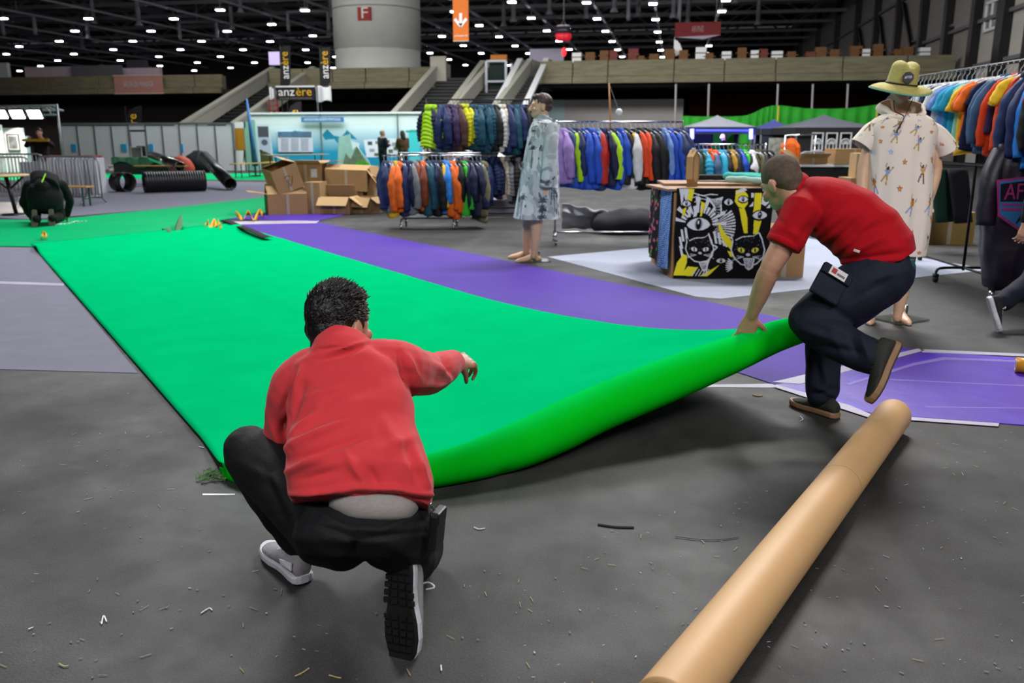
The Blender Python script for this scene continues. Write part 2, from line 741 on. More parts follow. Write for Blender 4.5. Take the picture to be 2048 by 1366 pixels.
# right wall: cladding panels between black steel columns
WU = 13.9
wall_right = structure(MB().box((WU + .45, 62, 7), (.3, 110, 14)).build('wall_right', mat('wall_cladding_base', '#6c6764', .85, var=.1)))
clad = mat('grey_ribbed_cladding', '#8d8681', .75, var=.12, scale=3, bump=.5, bscale=14, stretch=(1, .2, 6))
clad_l = mat('light_ribbed_cladding', '#aaa39d', .75, var=.1, scale=3, bump=.5, bscale=14, stretch=(1, .2, 6))
vs = [24, 33, 38.9, 42.3, 46.1, 50.6, 55.5, 61.5, 68, 75, 84, 95, 108]
for k, (a, b) in enumerate(zip(vs[:-1], vs[1:])):
    for j, (z0, z1) in enumerate(((0.05, 4.6), (4.7, 6.6), (6.7, 9.8), (9.9, 13.8))):
        MB().box((WU + .2, (a + b) / 2, (z0 + z1) / 2), (.2, b - a - .5, z1 - z0)).build('cladding_panel', clad_l if (k < 4 and j < 3) else clad, wall_right, bevel=.02)
for v in vs[1:]:
    MB().box((WU - .05, v, 7), (.5, .55 if v > 43 else .9, 13.9)).build('steel_column', black_metal, wall_right)
for z in (4.65, 6.65, 9.85):
    MB().box((WU + .05, 62, z), (.3, 90, .16)).build('steel_rail', dark_steel, wall_right)
win = structure(thing('window_1', 'small white framed sliding window high on the right wall', 'window', (WU, 44.3, 6.1)))
MB().box((WU + .06, 44.3, 6.75), (.06, 1.5, 1.15)).build('window_pane', mat('dark_pane', '#4a4a48', .2, var=.05), win)
for y0, z0, sy, sz in ((44.3, 7.35, 1.7, .12), (44.3, 6.15, 1.7, .12), (43.5, 6.75, .12, 1.2), (45.1, 6.75, .12, 1.2), (44.3, 6.75, .08, 1.2)):
    MB().box((WU + .03, y0, z0), (.14, sy, sz)).build('window_frame', white_paint, win)
for dv, w in ((50.8, 1.5), (57.5, 1.8)):
    t = structure(thing('door_1' if dv < 52 else 'door_2', 'dark opening high in the right wall above the mezzanine' if dv < 52 else 'dark far opening high in the right wall', 'opening', (WU, dv, 5.2)))
    MB().box((WU + .04, dv, 6.1), (.1, w, 1.7)).build('opening_panel', black_paint, t)
    MB().box((WU + .02, dv, 7.0), (.16, w + .2, .12)).build('opening_lintel', dark_steel, t)
for v0, v1, z0, z1 in ((56, 60.5, 5, 9.5), (63, 67, 5, 9.5), (69, 74, 5, 9.5)):
    MB().bar((WU - .1, v0, z0), (WU - .1, v1, z1), .2, .2).build('diagonal_brace', black_metal, wall_right)

# ceiling: black deck, cross beams, long lamp rails
ceiling = structure(MB().box((-40, 60, 15.2), (132, 118, .3)).build('ceiling', black_paint))
for v in range(60, 116, 7):
    for dz in (11.9, 13.6):
        MB().box((-40, v, dz), (118, .3, .28)).build('cross_beam', dark_steel, ceiling)
    zig = MB()
    n = 40
    for i in range(n):
        x0 = -99 + i * 118 / n
        x1 = x0 + 118 / n
        zig.bar((x0, v, 11.9 if i % 2 else 13.6), (x1, v, 13.6 if i % 2 else 11.9), .14, .14)
    o = zig.build('beam_lattice', dark_steel, ceiling)
    o['kind'] = 'stuff'
for u in range(-96, 16, 12):
    MB().box((u, 84, 12.6), (.4, 60, .5)).build('long_beam', dark_steel, ceiling)
duct = mat('dull_duct_metal', '#85848a', .5, .2, var=.1)
rail_m = mat('pale_lamp_rail', '#a9a6ae', .5, .2, var=.05)
lamp_glow = mat('lamp_glow', '#f4f6ff', .5, var=0, emit=22)

lamp_proto = thing('ceiling_lamp', 'small bright rectangular lamp hanging from a rail under the dark ceiling', 'lamp', (0, 0, 0), 0, 'ceiling lamps on the roof rails')
MB().box((0, 0, 0.16), (.62, .42, .14)).build('housing', grey_steel, lamp_proto, local=True)
MB().box((0, 0, .055), (.54, .36, .07)).build('diffuser', lamp_glow, lamp_proto, local=True)
MB().box((0, 0, .45), (.06, .06, .5)).build('hanger_rod', dark_steel, lamp_proto, local=True)
first = True
ZR = 10.3
rail_us = [3.0, -1.9, -6.4, -11.4, -16.4, -21.5, -27, -33, -39, -45.5, -52, -59, -66.5, -74, -82, -91]
for k, u in enumerate(rail_us):
    r = MB().box((u, 88, ZR + .75), (.2, 66, .14)).build('lamp_rail', rail_m)
    tag(r, 'long thin pale rail carrying ceiling lamps, %s from the right under the roof' % ORD[k], 'rail', 'lamp rails under the roof')
    for j in range(7):
        v = 60 + j * 8.3 + (k * 3.7) % 5
        if u > -5 and v < 62:
            v += 3
        if u < -75 and v < 70:
            continue
        o = lamp_proto if first else copy_tree(lamp_proto)
        first = False
        o.location = (u, v, ZR)
pipe_proto = thing('ceiling_air_pipe', 'grey vertical air pipe with flared mouth hanging from the roof', 'pipe', (0, 0, 0), 0, 'air pipes hanging from the roof')
MB().tube([(0, 0, 3.2), (0, 0, .3)], .17, 10).build('pipe', duct, pipe_proto, True, local=True)
MB().lathe([(.17, .34), (.19, .25), (.3, .02), (.3, 0)], (0, 0, 0), 12).build('flared_mouth', duct, pipe_proto, True, local=True)
spots = [(-71, 66), (-62, 70), (-57, 64), (-52, 72), (-47, 66), (-41, 63), (-37, 70), (-33, 64), (-30, 74), (-26.5, 66), (-24.5, 72),
         (-9.5, 66), (-7.4, 72), (-4.6, 64), (-3.2, 70), (-.5, 66), (.6, 73), (3.8, 66), (6.0, 73), (-14.5, 74), (-12.2, 66), (-60, 82), (-45, 84), (-66, 76)]
for i, (u, v) in enumerate(spots):
    o = pipe_proto if i == 0 else copy_tree(pipe_proto)
    o.location = (u, v, 9.7 + (i * 7 % 5) * .22)
for (u0, u1, v) in ((-3.7, -.1, 66), (-55.5, -52.5, 66), (-43, -39.5, 72), (-31, -27.6, 68)):
    t = MB().tube(polyline([(u0, v, 9.6), (u0, v, 10.9), (u0 + .25, v, 11.1), (u1 - .25, v, 11.1), (u1, v, 10.9), (u1, v, 9.6)], 22), .15, 8).tube([((u0 + u1) / 2, v, 11.1), ((u0 + u1) / 2, v, 13.4)], .05, 6).build('bent_duct', duct, None, True)
    tag(t, 'square bent grey air duct under the roof, ' + ('right of the red cabin' if u0 > -10 else 'furthest left' if u0 < -50 else 'second from the left' if u0 < -40 else 'left of the round pillar'), 'pipe', 'bent air ducts under the roof')

# round pillar with red letter sign
pil = structure(thing('pillar', 'huge round pale grey pillar rising through the mezzanine', 'pillar', (-20.07, 58, 4.4)))
pm = mat('pale_grey_pillar', '#d3d4d0', .6, var=.06, scale=1.2)
MB().tube([(-20.07, 58, 4.4), (-20.07, 58, 7.02)], 2.86, 48).build('pillar_base', pm, pil, True)
MB().tube([(-20.07, 58, 7.06), (-20.07, 58, 14.9)], 2.92, 48).build('pillar_shaft', pm, pil, True)
MB().tube([(-20.07, 58, 9.55), (-20.07, 58, 9.62)], 2.94, 48).build('pillar_seam', mat('seam_grey', '#8a8b88', .6, var=0), pil, True)
sg = thing('letter_sign', 'red square sign with white letter F on the round pillar', 'sign', onv(728, 42, 55.0))
red_sign = mat('red_sign', '#a02620', .6, var=.05)
a, b2 = onv(716, 41, 55.0), onv(741, 14, 55.0)
MB().box(((a.x + b2.x) / 2, 55.1, (a.z + b2.z) / 2), (b2.x - a.x, .25, b2.z - a.z)).build('sign_board', red_sign, sg)
white_letter = mat('white_lettering', '#eceaea', .6, var=0)
lettering('F', .95, frame(((a.x + b2.x) / 2 + .02, 54.96, (a.z + b2.z) / 2 + .02), (1, 0, 0), (0, 0, 1)), white_letter, sg, xs=1.25)

# escalators and stairs up to the mezzanine
esc_side = mat('pale_escalator_side', '#a3a297', .6, var=.05)
step_m = mat('dark_step', '#16161a', .6, var=.1)


def stairway(label, bot, top, vtop, width, name='escalator', steps=14, glass=False, cat='escalator'):
    A = gp(*bot)
    B = onv(top[0], top[1], vtop)
    A.z = -.3
    B.z = 5.15
    d = (B - A)
    h = Vector((d.x, d.y, 0)).normalized()
    side = Vector((h.y, -h.x, 0))
    t = thing(name, label, cat, (A.x, A.y, 0), 0)
    for sgn in (0, 1):
        off = side * (width * sgn)
        p0, p1 = A + off, B + off
        MB().bar(p0, p1, .22, .62).build('balustrade', chrome if glass else esc_side, t)
        MB().bar(p0 + Vector((0, 0, .42)), p1 + Vector((0, 0, .42)), .3, .14).build('handrail', white_paint if glass else esc_side, t)
        MB().bar(p1 - h * .2 + Vector((0, 0, .0)), p1 + h * 2.2, .22, .9).build('landing_side', esc_side, t)
    MB().bar(A + side * width / 2 + Vector((0, 0, -.8)), B + side * width / 2 + Vector((0, 0, -.8)), width, .25).build('underside', step_m, t)
    n = steps * 2
    for i in range(n):
        q = A + d * ((i + .5) / n) + side * width / 2 + Vector((0, 0, -.45))
        MB().box(q, (.1, .1, .1)).v
        MB().bar(q - side * (width / 2 - .12), q + side * (width / 2 - .12), d.length / n * .95, .12).build('step', step_m, t)
    return t


stairway('pale concrete escalator rising left of the black banners', (225, 341), (545, 139), 52, 2.6)
stairway('pale escalator rising below the round pillar', (690, 341), (878, 131), 50, 2.6)
stairway('pale escalator rising right of the round pillar', (800, 340), (985, 128), 49.5, 2.2)
stairway('narrow stairs with shiny silver handrails right of the escalators', (925, 340), (1040, 126), 49, 1.5, 'staircase', 16, True, 'stairs')

# ------------------------------------------------------------------ floor coverings
def slab_poly(name, px, m, z0, z1, label, cat='carpet', kind=None, pts=None):
    P = pts or [gp(x, y) for x, y in px]
    c = sum(P, Vector()) / len(P)
    area = sum(P[i].x * P[(i + 1) % len(P)].y - P[(i + 1) % len(P)].x * P[i].y for i in range(len(P)))
    if area < 0:
        P = P[::-1]
    o = MB().prism([(p.x, p.y) for p in P], z1 - z0, Matrix.Translation((0, 0, z0))).build(name, m)
    return tag(o, label, cat, None, kind)


green_flat = mat('green_needle_felt', '#059c60', .6, var=.05, scale=2, bump=.15, bscale=400, spec=.03)
green_far = mat('green_needle_felt_far', '#08a062', .7, var=.06, scale=2, spec=.03)
purple = mat('purple_needle_felt', '#4a3192', .65, var=.10, scale=1.6, bump=.3, bscale=9, spec=.12, stretch=(1, 1, 1))
purple2 = mat('purple_needle_felt_deep', '#4a26a4', .42, var=.12, scale=3, bump=.35, bscale=7, spec=.5)
grey_felt = mat('grey_felt', '#6c6c7c', .9, var=.08, scale=5)
pale_felt = mat('pale_grey_felt', '#989eb0', .9, var=.05, scale=4, bump=.2, bscale=200)
film = mat('clear_tape', '#b9b4c8', .3, var=.1, scale=20, spec=.6)

slab_poly('grey_carpet', [(-260, 487), (62, 489), (276, 747), (-260, 732)], grey_felt, 0, .004, 'flat grey carpet at the left edge beside the green runner')
slab_poly('grey_carpet', [(60, 439), (300, 420), (560, 393), (560, 366), (200, 356), (-60, 382), (-160, 428)], grey_felt, 0, .004, 'grey carpet under the black pipes and barriers in the background')
slab_poly('pale_carpet', [(1095, 514), (1330, 493), (1600, 474), (1980, 540), (1830, 556), (1440, 598), (1392, 594)], pale_felt, 0, .004, 'pale grey carpet under the towel display box')
slab_poly('purple_carpet', [(441, 446), (634, 444), (786, 476), (900, 498), (1120, 545), (1430, 607), (1560, 637), (1700, 678), (1850, 704), (1720, 737), (1552, 771), (1462, 741)],
          purple, 0, .005, 'long purple carpet strip running along the green runner')
slab_poly('purple_carpet', [(455, 439), (634, 443), (700, 428), (764, 410), (700, 396), (548, 420)], purple, 0.0045, .0075, 'small purple carpet under the pile of cardboard boxes')
slab_poly('purple_carpet', [(1552, 771), (1720, 737), (1850, 704), (2200, 728), (2200, 862), (2040, 851), (1760, 830)], purple2, 0, .005, 'shiny purple carpet at the right beneath the striding man')
shiny = [o for o in bpy.data.objects if o.get('label', '').startswith('shiny purple')][0]
deep = mat('bare_deep_purple', '#3f10b4', .5, var=.05)
crease_m = mat('film_crease', '#8a78c8', .3, var=.1)
for nm, m_, px in (('bare_stripe', deep, [(1572, 778), (1640, 797), (1752, 831), (1768, 829), (1650, 791), (1590, 775)]), ('bare_stripe', deep, [(1690, 759), (1862, 712), (1885, 714), (1700, 767)]), ('bare_stripe', deep, [(1850, 708), (2190, 726), (2190, 733), (1885, 714)]),
                   ('bare_stripe', deep, [(1775, 703), (1838, 701), (1800, 712), (1765, 716)]),
                   ('film_crease', crease_m, [(1885, 716), (1960, 719), (2060, 724), (2060, 727), (1960, 723), (1890, 721), (1830, 732), (1700, 772), (1690, 770), (1826, 728)]), ('film_crease', crease_m, [(1780, 760), (1900, 766), (2060, 773), (2060, 774.5), (1900, 767.5), (1780, 762)]),
                   ('film_crease', crease_m, [(1850, 815), (2060, 818), (2060, 819.5), (1850, 817)])):
    P = [gp(x, y) for x, y in px]
    if sum(P[i].x * P[(i + 1) % len(P)].y - P[(i + 1) % len(P)].x * P[i].y for i in range(len(P))) < 0:
        P = P[::-1]
    MB().prism([(p.x, p.y) for p in P], .0009 if m_ is deep else .0013, Matrix.Translation((0, 0, .005))).build(nm, m_, shiny)
slab_poly('green_carpet', [(130, 438), (330, 418), (546, 393), (552, 424), (450, 439), (441, 452), (300, 470), (100, 470)], green_far, .0008, .0095, 'far green carpet strip leading to the cardboard boxes')
slab_poly('green_carpet', [(-300, 360), (770, 360), (790, 347), (-300, 347)], green_far, 0, .0035, 'distant green carpet in front of the white booth wall')
slab_poly('green_carpet', [(640, 378), (790, 378), (790, 356), (640, 356)], green_far, 0.0037, .006, 'distant green carpet corner behind the cardboard boxes')
slab_poly('white_tile_floor', [(-260, 432), (60, 432), (75, 405), (-260, 405)], mat('white_floor_tiles', '#d8d2cf', .35, var=.05), 0.0045, .012, 'lit white tiled booth floor behind the barrier', 'floor panel')

# clear tape lines
for k, (px, lab) in enumerate([
    ([(1395, 770), (1552, 768), (1552, 776), (1395, 775)], 'pale tape strip across the dark floor left of the striding man'),
    ([(1545, 766), (1600, 770), (1850, 702), (1835, 699)], 'wide clear tape joining the two purple carpets'),
    ([(1552, 771), (1700, 813), (1755, 836), (1752, 842), (1690, 822), (1548, 776)], 'pale tape along the near edge of the purple carpet'),
    ([(1762, 832), (1998, 849), (1996, 855), (1760, 838)], 'clear tape strip sticking out beside the cardboard tube'),
    ([(1840, 700), (2060, 710), (2060, 715), (1845, 706)], 'pale tape along the far edge of the shiny purple carpet'),
    ([(452, 444), (640, 441), (632, 447), (452, 450)], 'crumpled clear tape across the far end of the purple carpet'),
    ([(-60, 562), (128, 568), (128, 573), (-60, 567)], 'thin pale tape on the grey carpet at left'),
    ([(405, 988), (470, 988), (470, 991), (405, 991)], 'short white chalk line beside the kneeling man'),
]):
    slab_poly('tape_strip', px, film if k != 7 else white_paint, .0006 if k in (0, 7) else .0052, .0022 if k in (0, 7) else .0068, lab, 'tape')

# ------------------------------------------------------------------ the big green runner with its lifted end
LE0, LE1 = gs(62, 490), gs(445, 930)
et = (LE1 - LE0).normalized()
ew = Vector((-et.y, et.x, 0))
if ew.x < 0:
    ew = -ew
R0 = gs(900, 580)
w_l = LE0.dot(ew)
w_r = R0.dot(ew)
roll_pts = [  # bottom line of the lifted end: (right, ahead, bottom height, radius)
    (-1.22, 3.35, .0, .035), (-.80, 3.12, .0, .055), (-.32, 3.27, .0, .072), (-.02, 3.44, .0, .100), (.20, 3.60, .025, .115), (.42, 3.76, .075, .112), (.80, 3.98, .16, .108), (1.12, 4.16, .24, .092), (1.35, 4.25, .32, .082), (1.56, 4.32, .375, .062)]
rp = polyline([(x, y, z) for x, y, z, r in roll_pts], 90)
rr = [p.x for p in polyline([(r, 0, 0) for x, y, z, r in roll_pts], 90)]
far_l, far_r = LE0.dot(et), gs(452, 449).dot(et)
NA, NF, NL, NC = 90, 60, 36, 22


def runner_rows():
    V, tt = [], []
    for i in range(NA):
        a = i / (NA - 1)
        b, r = rp[i], rr[i]
        cen = Vector((b.x, b.y, b.z + r))
        ztop = b.z + 2 * r
        L = .55 + 3.5 * smoothstep((a - .25) / .75)
        crest_t = b.dot(et)
        wc = b.dot(ew)
        wb = lerp(w_l, w_r, a)
        t_lift = crest_t - L
        t_far = lerp(far_l, far_r, a)
        for j in range(NF):
            t = lerp(t_far, t_lift, j / (NF - 1))
            p = et * t + ew * wb
            ridge = .05 * math.exp(-((t - t_far - .75) / .28) ** 2) * (1 if a < .98 else .5)
            wav = .004 * mnoise.noise((t * 1.7, wb * 1.3, 0)) + .0035
            V.append(Vector((p.x, p.y, .0125 + wav + ridge)))
            tt.append(0)
        for j in range(1, NL + 1):
            s = j / NL
            t = lerp(t_lift, crest_t, s)
            w = lerp(wb, wc, s ** 1.5)
            hgt = (ztop - .0125) * (.66 * s ** 1.9 + .34 * s ** 7) + .0125 + .0035 * (1 - s)
            hgt += .010 * s * (1 - s) * mnoise.noise((t * 2.2, w * 2.5, 3))
            p = et * t + ew * w
            V.append(Vector((p.x, p.y, hgt)))
            tt.append(smoothstep((s * L - (L - .22)) / .22) * .6)
        for j in range(1, NC + 1):
            ph = math.radians(lerp(90, -185, j / NC))
            sq = 1.0
            p = cen + et * (r * math.cos(ph) * sq) + Vector((0, 0, r * math.sin(ph)))
            V.append(p)
            tt.append(.6 + .4 * smoothstep(j / 5))
    n = NF + NL + NC
    Fc = []
    for i in range(NA - 1):
        for j in range(n - 1):
            Fc.append((i * n + j, i * n + j + 1, (i + 1) * n + j + 1, (i + 1) * n + j))
    return [C(*p) for p in V], Fc, np.array(tt)


V, Fc, tt = runner_rows()
run_m = mat('green_runner_felt', None, .75, var=.06, scale=3, bump=.12, bscale=300, attr='print', spec=0)
runner = MB().add(V, Fc).build('green_carpet_runner', run_m, None, True, solid=.004)
tag(runner, 'long bright green carpet runner with its near end lifted and curled', 'carpet')
ca, cb = np.array(lin('#02ae6a')), np.array(lin('#04be1c'))
paint(runner, ca + (cb - ca) * tt[:, None])
# the sharp crease near the kneeling man
cr = C(*S(1008, 938, 3.35))
folds(runner, [(cr, C(*S(955, 870, 3.45)), -.02, .03), (C(*S(1060, 900, 3.42)), C(*S(1000, 870, 3.5)), .012, .05)])

# crossing green strip at the far left
cross = MB()
A0, A1, B0, B1 = gs(-260, 489), gs(-260, 438), gs(84, 496), gs(462, 445)


def crossing(u, v):
    p = (A0.lerp(A1, v)).lerp(B0.lerp(B1, v), u)
    z = .0105 + .05 * math.exp(-((v - .72) / .13) ** 2) + .004 * mnoise.noise((u * 9, v * 4, 1))
    if v > .9:
        z = lerp(z, .0105, (v - .9) / .1)
    if u > .93:
        z = lerp(z, .0105, (u - .93) / .07)
    return C(p.x, p.y, z)


cross.grid(crossing, 60, 40)
tag(cross.build('green_carpet', green_flat, None, True, solid=.004), 'rumpled green carpet under the kneeling man in black', 'carpet')

# cardboard tube
A, B = gs(1330, 1420, .082), gs(1788, 829, .082)
tb = thing('cardboard_tube', 'long brown cardboard carpet tube lying on the floor at right', 'tube', C(A.x, A.y, 0))
card_tube = mat('smooth_kraft_tube', '#c29a6b', .55, var=.05, scale=4, bump=.05, bscale=40)
A, B = C(*A), C(*B)
ax = (B - A).normalized()
n = 40
q = ax.to_track_quat('Z', 'Y').to_matrix()
rings = []
Lt = (B - A).length
for r, h in ((.068, 0), (.081, .002), (.082, .01), (.082, Lt * .3), (.0818, Lt * .6), (.082, Lt * .6005), (.082, Lt - .02), (.079, Lt - .004), (.066, Lt)):
    rings.append([A + q @ Vector((r * math.cos(2 * math.pi * j / n), r * math.sin(2 * math.pi * j / n), h)) for j in range(n)])
for r, h in ((.066, Lt - .25), (.066, .25), (.068, 0)):
    rings.append([A + q @ Vector((r * math.cos(2 * math.pi * j / n), r * math.sin(2 * math.pi * j / n), h)) for j in range(n)])
mb = MB()
mb.loft(rings, cap=False)
mb.build('tube_wall', card_tube, tb, True)
MB().lathe([(.0825, 0), (.0828, .001), (.0828, .004), (.0825, .005)], A + ax * Lt * .605, 40, ax, False).build('seam', mat('kraft_seam', '#a8845a', .6, var=0), tb)

# ------------------------------------------------------------------ people


def ring(c, w, d, n=30, p=2.4):
    out = []
    c, w, d = Vector(c), Vector(w), Vector(d)
    for j in range(n):
        a = 2 * math.pi * j / n
        x, y = math.cos(a), math.sin(a)
        k = (abs(x) ** p + abs(y) ** p) ** (-1 / p)
        out.append(c + w * (x * k) + d * (y * k))
    return out


def limb(mb, pts, rs, n=16, k=4):
    """tapering limb: smooth along the joints"""
    P = polyline(pts, (len(pts) - 1) * k + 1)
    R = [q.x for q in polyline([(r, 0, 0) for r in rs], (len(pts) - 1) * k + 1)]
    mb.tube(P, R, n, round_caps=True)


def bent_limb(mb, pts, rs, n=16):
    """limb with clear joints: overlapping straight tapered pieces"""
    for i in range(len(pts) - 1):
        mb.tube([pts[i], Vector(pts[i]).lerp(Vector(pts[i + 1]), .5), pts[i + 1]], [rs[i], (rs[i] + rs[i + 1]) / 2, rs[i + 1]], n, round_caps=True)


def head_frame(c, fwd, up):
    f = Vector(fwd).normalized()
    r = f.cross(Vector(up)).normalized()
    u = r.cross(f)
    M = Matrix((r, f, u)).transposed().to_4x4()
    M.translation = Vector(c)
    return M


def head(mb, M, neck, k=1.0, neck_r=.056):
    R = M.to_3x3()

    def e(c, r, rot=None):
        mb.ell(M @ (Vector(c) * k), [q * k for q in r], R if rot is None else R @ rot, 20, 14)
    e((0, -.012, .035), (.076, .098, .088))
    e((0, .02, .0), (.069, .074, .085))
    e((0, .038, -.045), (.055, .056, .062))
    e((0, .068, -.088), (.028, .024, .022))
    e((0, .075, .022), (.052, .022, .02))
    e((0, .082, -.066), (.026, .016, .011))
    e((0, .083, -.078), (.022, .014, .008))
    for s in (-1, 1):
        e((s * .048, .058, -.03), (.022, .025, .02))
        e((s * .079, -.008, -.012), (.009, .024, .034), Matrix.Rotation(.25 * s, 3, 'Z') @ Matrix.Rotation(-.15, 3, 'X'))
    mb.tube([M @ (Vector(p) * k) for p in ((0, .088, .018), (0, .104, -.012), (0, .115, -.035))], [.009 * k, .012 * k, .016 * k], 10, round_caps=True)
    mb.tube([M @ (Vector((0, -.02, -.01)) * k), M @ (Vector((0, -.022, -.07)) * k), neck], [neck_r * k * .98, neck_r * k, neck_r * k * 1.12], 18, round_caps=True)


def eyes(M, parent, k=1.0, iris='#3a2a1c'):
    wht = mat('eye_white', '#d8d2cc', .3, var=0)
    irm = mat('iris_' + iris, iris, .3, var=0)
    for s in (-1, 1):
        c = M @ (Vector((s * .031, .079, .002)) * k)
        e = MB(CAMX).ell(c, (.0115 * k,) * 3, None, 12, 8).build('eye', wht, parent, True)
        MB(CAMX).ell(M @ (Vector((s * .031, .0865, .002)) * k), (.0055 * k,) * 3, None, 8, 6).build('iris', irm, e, True)


def hand(mb, wrist, fdir, back, side, curl=(.35, .4, .45, .5), spread=.10, thumb=(.75, .25), k=1.0, bend2=1.1):
    """five separate fingers; back = direction of the hand's back, side=+1 puts the thumb on fdir x back"""
    y = Vector(fdir).normalized()
    x = y.cross(Vector(back)).normalized() * side
    z = Vector(back) - y * Vector(back).dot(y)
    z.normalize()
    w = Vector(wrist)

    def L(a, b, c):
        return w + (x * a + y * b + z * c) * k
    mb.loft([ring(L(0, t, 0), x * (hw * k), z * (hh * k), 16) for t, hw, hh in ((-.03, .026, .020), (.0, .027, .019), (.03, .034, .016), (.06, .040, .0145), (.085, .041, .013), (.094, .036, .010))])
    for i, (bx, ln) in enumerate(((.030, .074), (.010, .083), (-.011, .077), (-.030, .060))):
        ang = curl[i]
        d0 = y * math.cos(ang) - z * math.sin(ang)
        d0 = (d0 + x * (spread * (1.5 - i))).normalized()
        base = L(bx, .086, .001)
        segs = (.46, .30, .24)
        P, R = [base - d0 * .012 * k], [.0092 * k]
        cur, p, d = ang, base, d0
        for j, q in enumerate(segs):
            P.append(p + d * (ln * q * k * .5))
            p = p + d * (ln * q * k)
            P.append(p)
            R += [(.0089 - .0007 * j) * k, (.0086 - .0009 * j) * k]
            cur += ang * bend2
            d = (y * math.cos(cur) - z * math.sin(cur) + x * (spread * (1.5 - i))).normalized()
        mb.tube(P, R, 10, round_caps=True)
    td = (x * math.sin(thumb[0]) + y * math.cos(thumb[0]) - z * thumb[1]).normalized()
    b = L(.022, .022, -.004)
    t2 = (td * .8 + y * .35 - z * thumb[1] * .6).normalized()
    mb.tube([b, b + td * .030 * k, b + td * .052 * k, b + td * .052 * k + t2 * .022 * k, b + td * .052 * k + t2 * .036 * k],
            [.0155 * k, .0135 * k, .0108 * k, .0098 * k, .008 * k], 10, round_caps=True)


def shoe(person, heel, toe_dir, up, k, upper_m, sole_m, out_m, lace_m, lugs=False, strap_m=None):
    """low trainer: upper with sole, outsole and laces as its pieces"""
    y = Vector(toe_dir).normalized()
    x = y.cross(Vector(up)).normalized()
    z = x.cross(y)
    M = CAMX @ frame(heel, x, y)
    X = M @ Matrix.Scale(k, 4)

    def outline(t):
        return .036 + .014 * math.sin(math.pi * min(1, max(0, t * 1.05 - .05))) - .004 * math.cos(t * 7)
    L = .285
    up_ = MB(X)
    rings = []
    for t, h, hw in ((.0, .060, .020), (.02, .085, .030), (.12, .100, .034), (.25, .098, .037), (.36, .092, .038), (.48, .078, .041), (.62, .062, .045), (.78, .050, .043), (.90, .042, .034), (.97, .034, .020), (1.0, .028, .008)):
        yy = t * L
        r = []
        for j in range(18):
            a = 2 * math.pi * j / 18
            cx, cz = math.cos(a), math.sin(a)
            px_ = hw * (abs(cx) ** .75) * (1 if cx > 0 else -1)
            if cz > 0:
                px_ *= (1 - .42 * cz)
            r.append(Vector((px_, yy, .022 + (h - .022) * (cz + 1) / 2 if cz > -1 else .022)))
        rings.append(r)
    up_.loft(rings)
    u = up_.build('shoe', upper_m, person, True)

    def plan(g):
        pts = []
        prof = ((.0, .012), (.015, .026), (.06, .036), (.15, .038), (.32, .036), (.45, .038), (.6, .047), (.74, .049), (.86, .043), (.94, .031), (.985, .016), (1.0, .004))
        for t, w in prof:
            pts.append((w + g, t * (L + .012) - .006))
        for t, w in prof[::-1]:
            pts.append((-w - g, t * (L + .012) - .006))
        return pts
    so = MB(X)
    so.loft([[Vector((a, b, zz + .012 * max(0, (b / L - .7)) ** 1.0)) for a, b in plan(g)] for zz, g in ((.006, -.002), (.012, .001), (.026, .001), (.032, -.003))])
    so.build('sole', sole_m, u, False)
    ou = MB(X)
    ou.loft([[Vector((a, b, zz + .012 * max(0, (b / L - .7)))) for a, b in plan(g)] for zz, g in ((.0, -.006), (.007, -.001))])
    ou.build('outsole', out_m, u)
    if lugs:
        lg = MB(X)
        for i in range(13):
            for j in range(4):
                t = .05 + i * .072
                wv = outline(t) * .9
                if .46 < t < .55:
                    continue
                lg.box(((j - 1.5) / 1.5 * wv * .72, t * L, -.001 + .012 * max(0, t - .7)), (.016, .013, .007))
        o = lg.build('tread', out_m, u)
        o['kind'] = 'stuff'
    la = MB(X)
    for i in range(5):
        t = .40 + i * .055
        h = .088 - (t - .40) * .14
        la.tube([(-.022, t * L, h - .006), (0, t * L + .004, h + .003), (.022, t * L, h - .006)], .003, 6)
    la.tube(polyline([(.0, .40 * L, .094), (.03, .36 * L, .10), (.055, .37 * L, .085), (.03, .41 * L, .088)], 12), .0022, 5)
    la.build('lace', lace_m, u)
    if strap_m:
        st = MB(X)
        for s in (-1, 1):
            st.add([Vector(p) for p in ((s * .037, .03 * L, .055), (s * .040, .28 * L, .050), (s * .041, .30 * L, .066), (s * .032, .05 * L, .078))], [(0, 1, 2, 3)])
        st.build('side_band', strap_m, u, solid=.004)
    return u


def hair_tufts(mb, M, k, n, length, rng, zmin=-.02, lean=(0, .3, .5)):
    for _ in range(n):
        th, ph = rng.uniform(0, 2 * math.pi), math.acos(rng.uniform(-.25, 1))
        d = Vector((math.sin(ph) * math.cos(th), math.sin(ph) * math.sin(th), math.cos(ph)))
        p = Vector((d.x * .079, d.y * .101 - .012, d.z * .09 + .037))
        if p.y > .06 and p.z < .06:
            continue
        if p.z < zmin:
            continue
        g = (d * .8 + Vector(lean) + Vector((rng.uniform(-.22, .22), rng.uniform(-.2, .2), rng.uniform(-.15, .15)))).normalized()
        ln = length * rng.uniform(.5, 1.2) * (1 if p.z > .075 else .45)
        q = p + g * ln * .5
        e = q + (g + Vector((0, 0, -.5)) * .4).normalized() * ln * .6
        mb.tube([M @ (p * k), M @ (q * k), M @ (e * k)], [.0034 * k, .0026 * k, .0005], 4, cap=False)


skin_a = mat('skin_tan', '#b08068', .5, var=.08, scale=30, bump=.05, bscale=300)
skin_b = mat('skin_light', '#b98b74', .5, var=.08, scale=30, bump=.05, bscale=300)

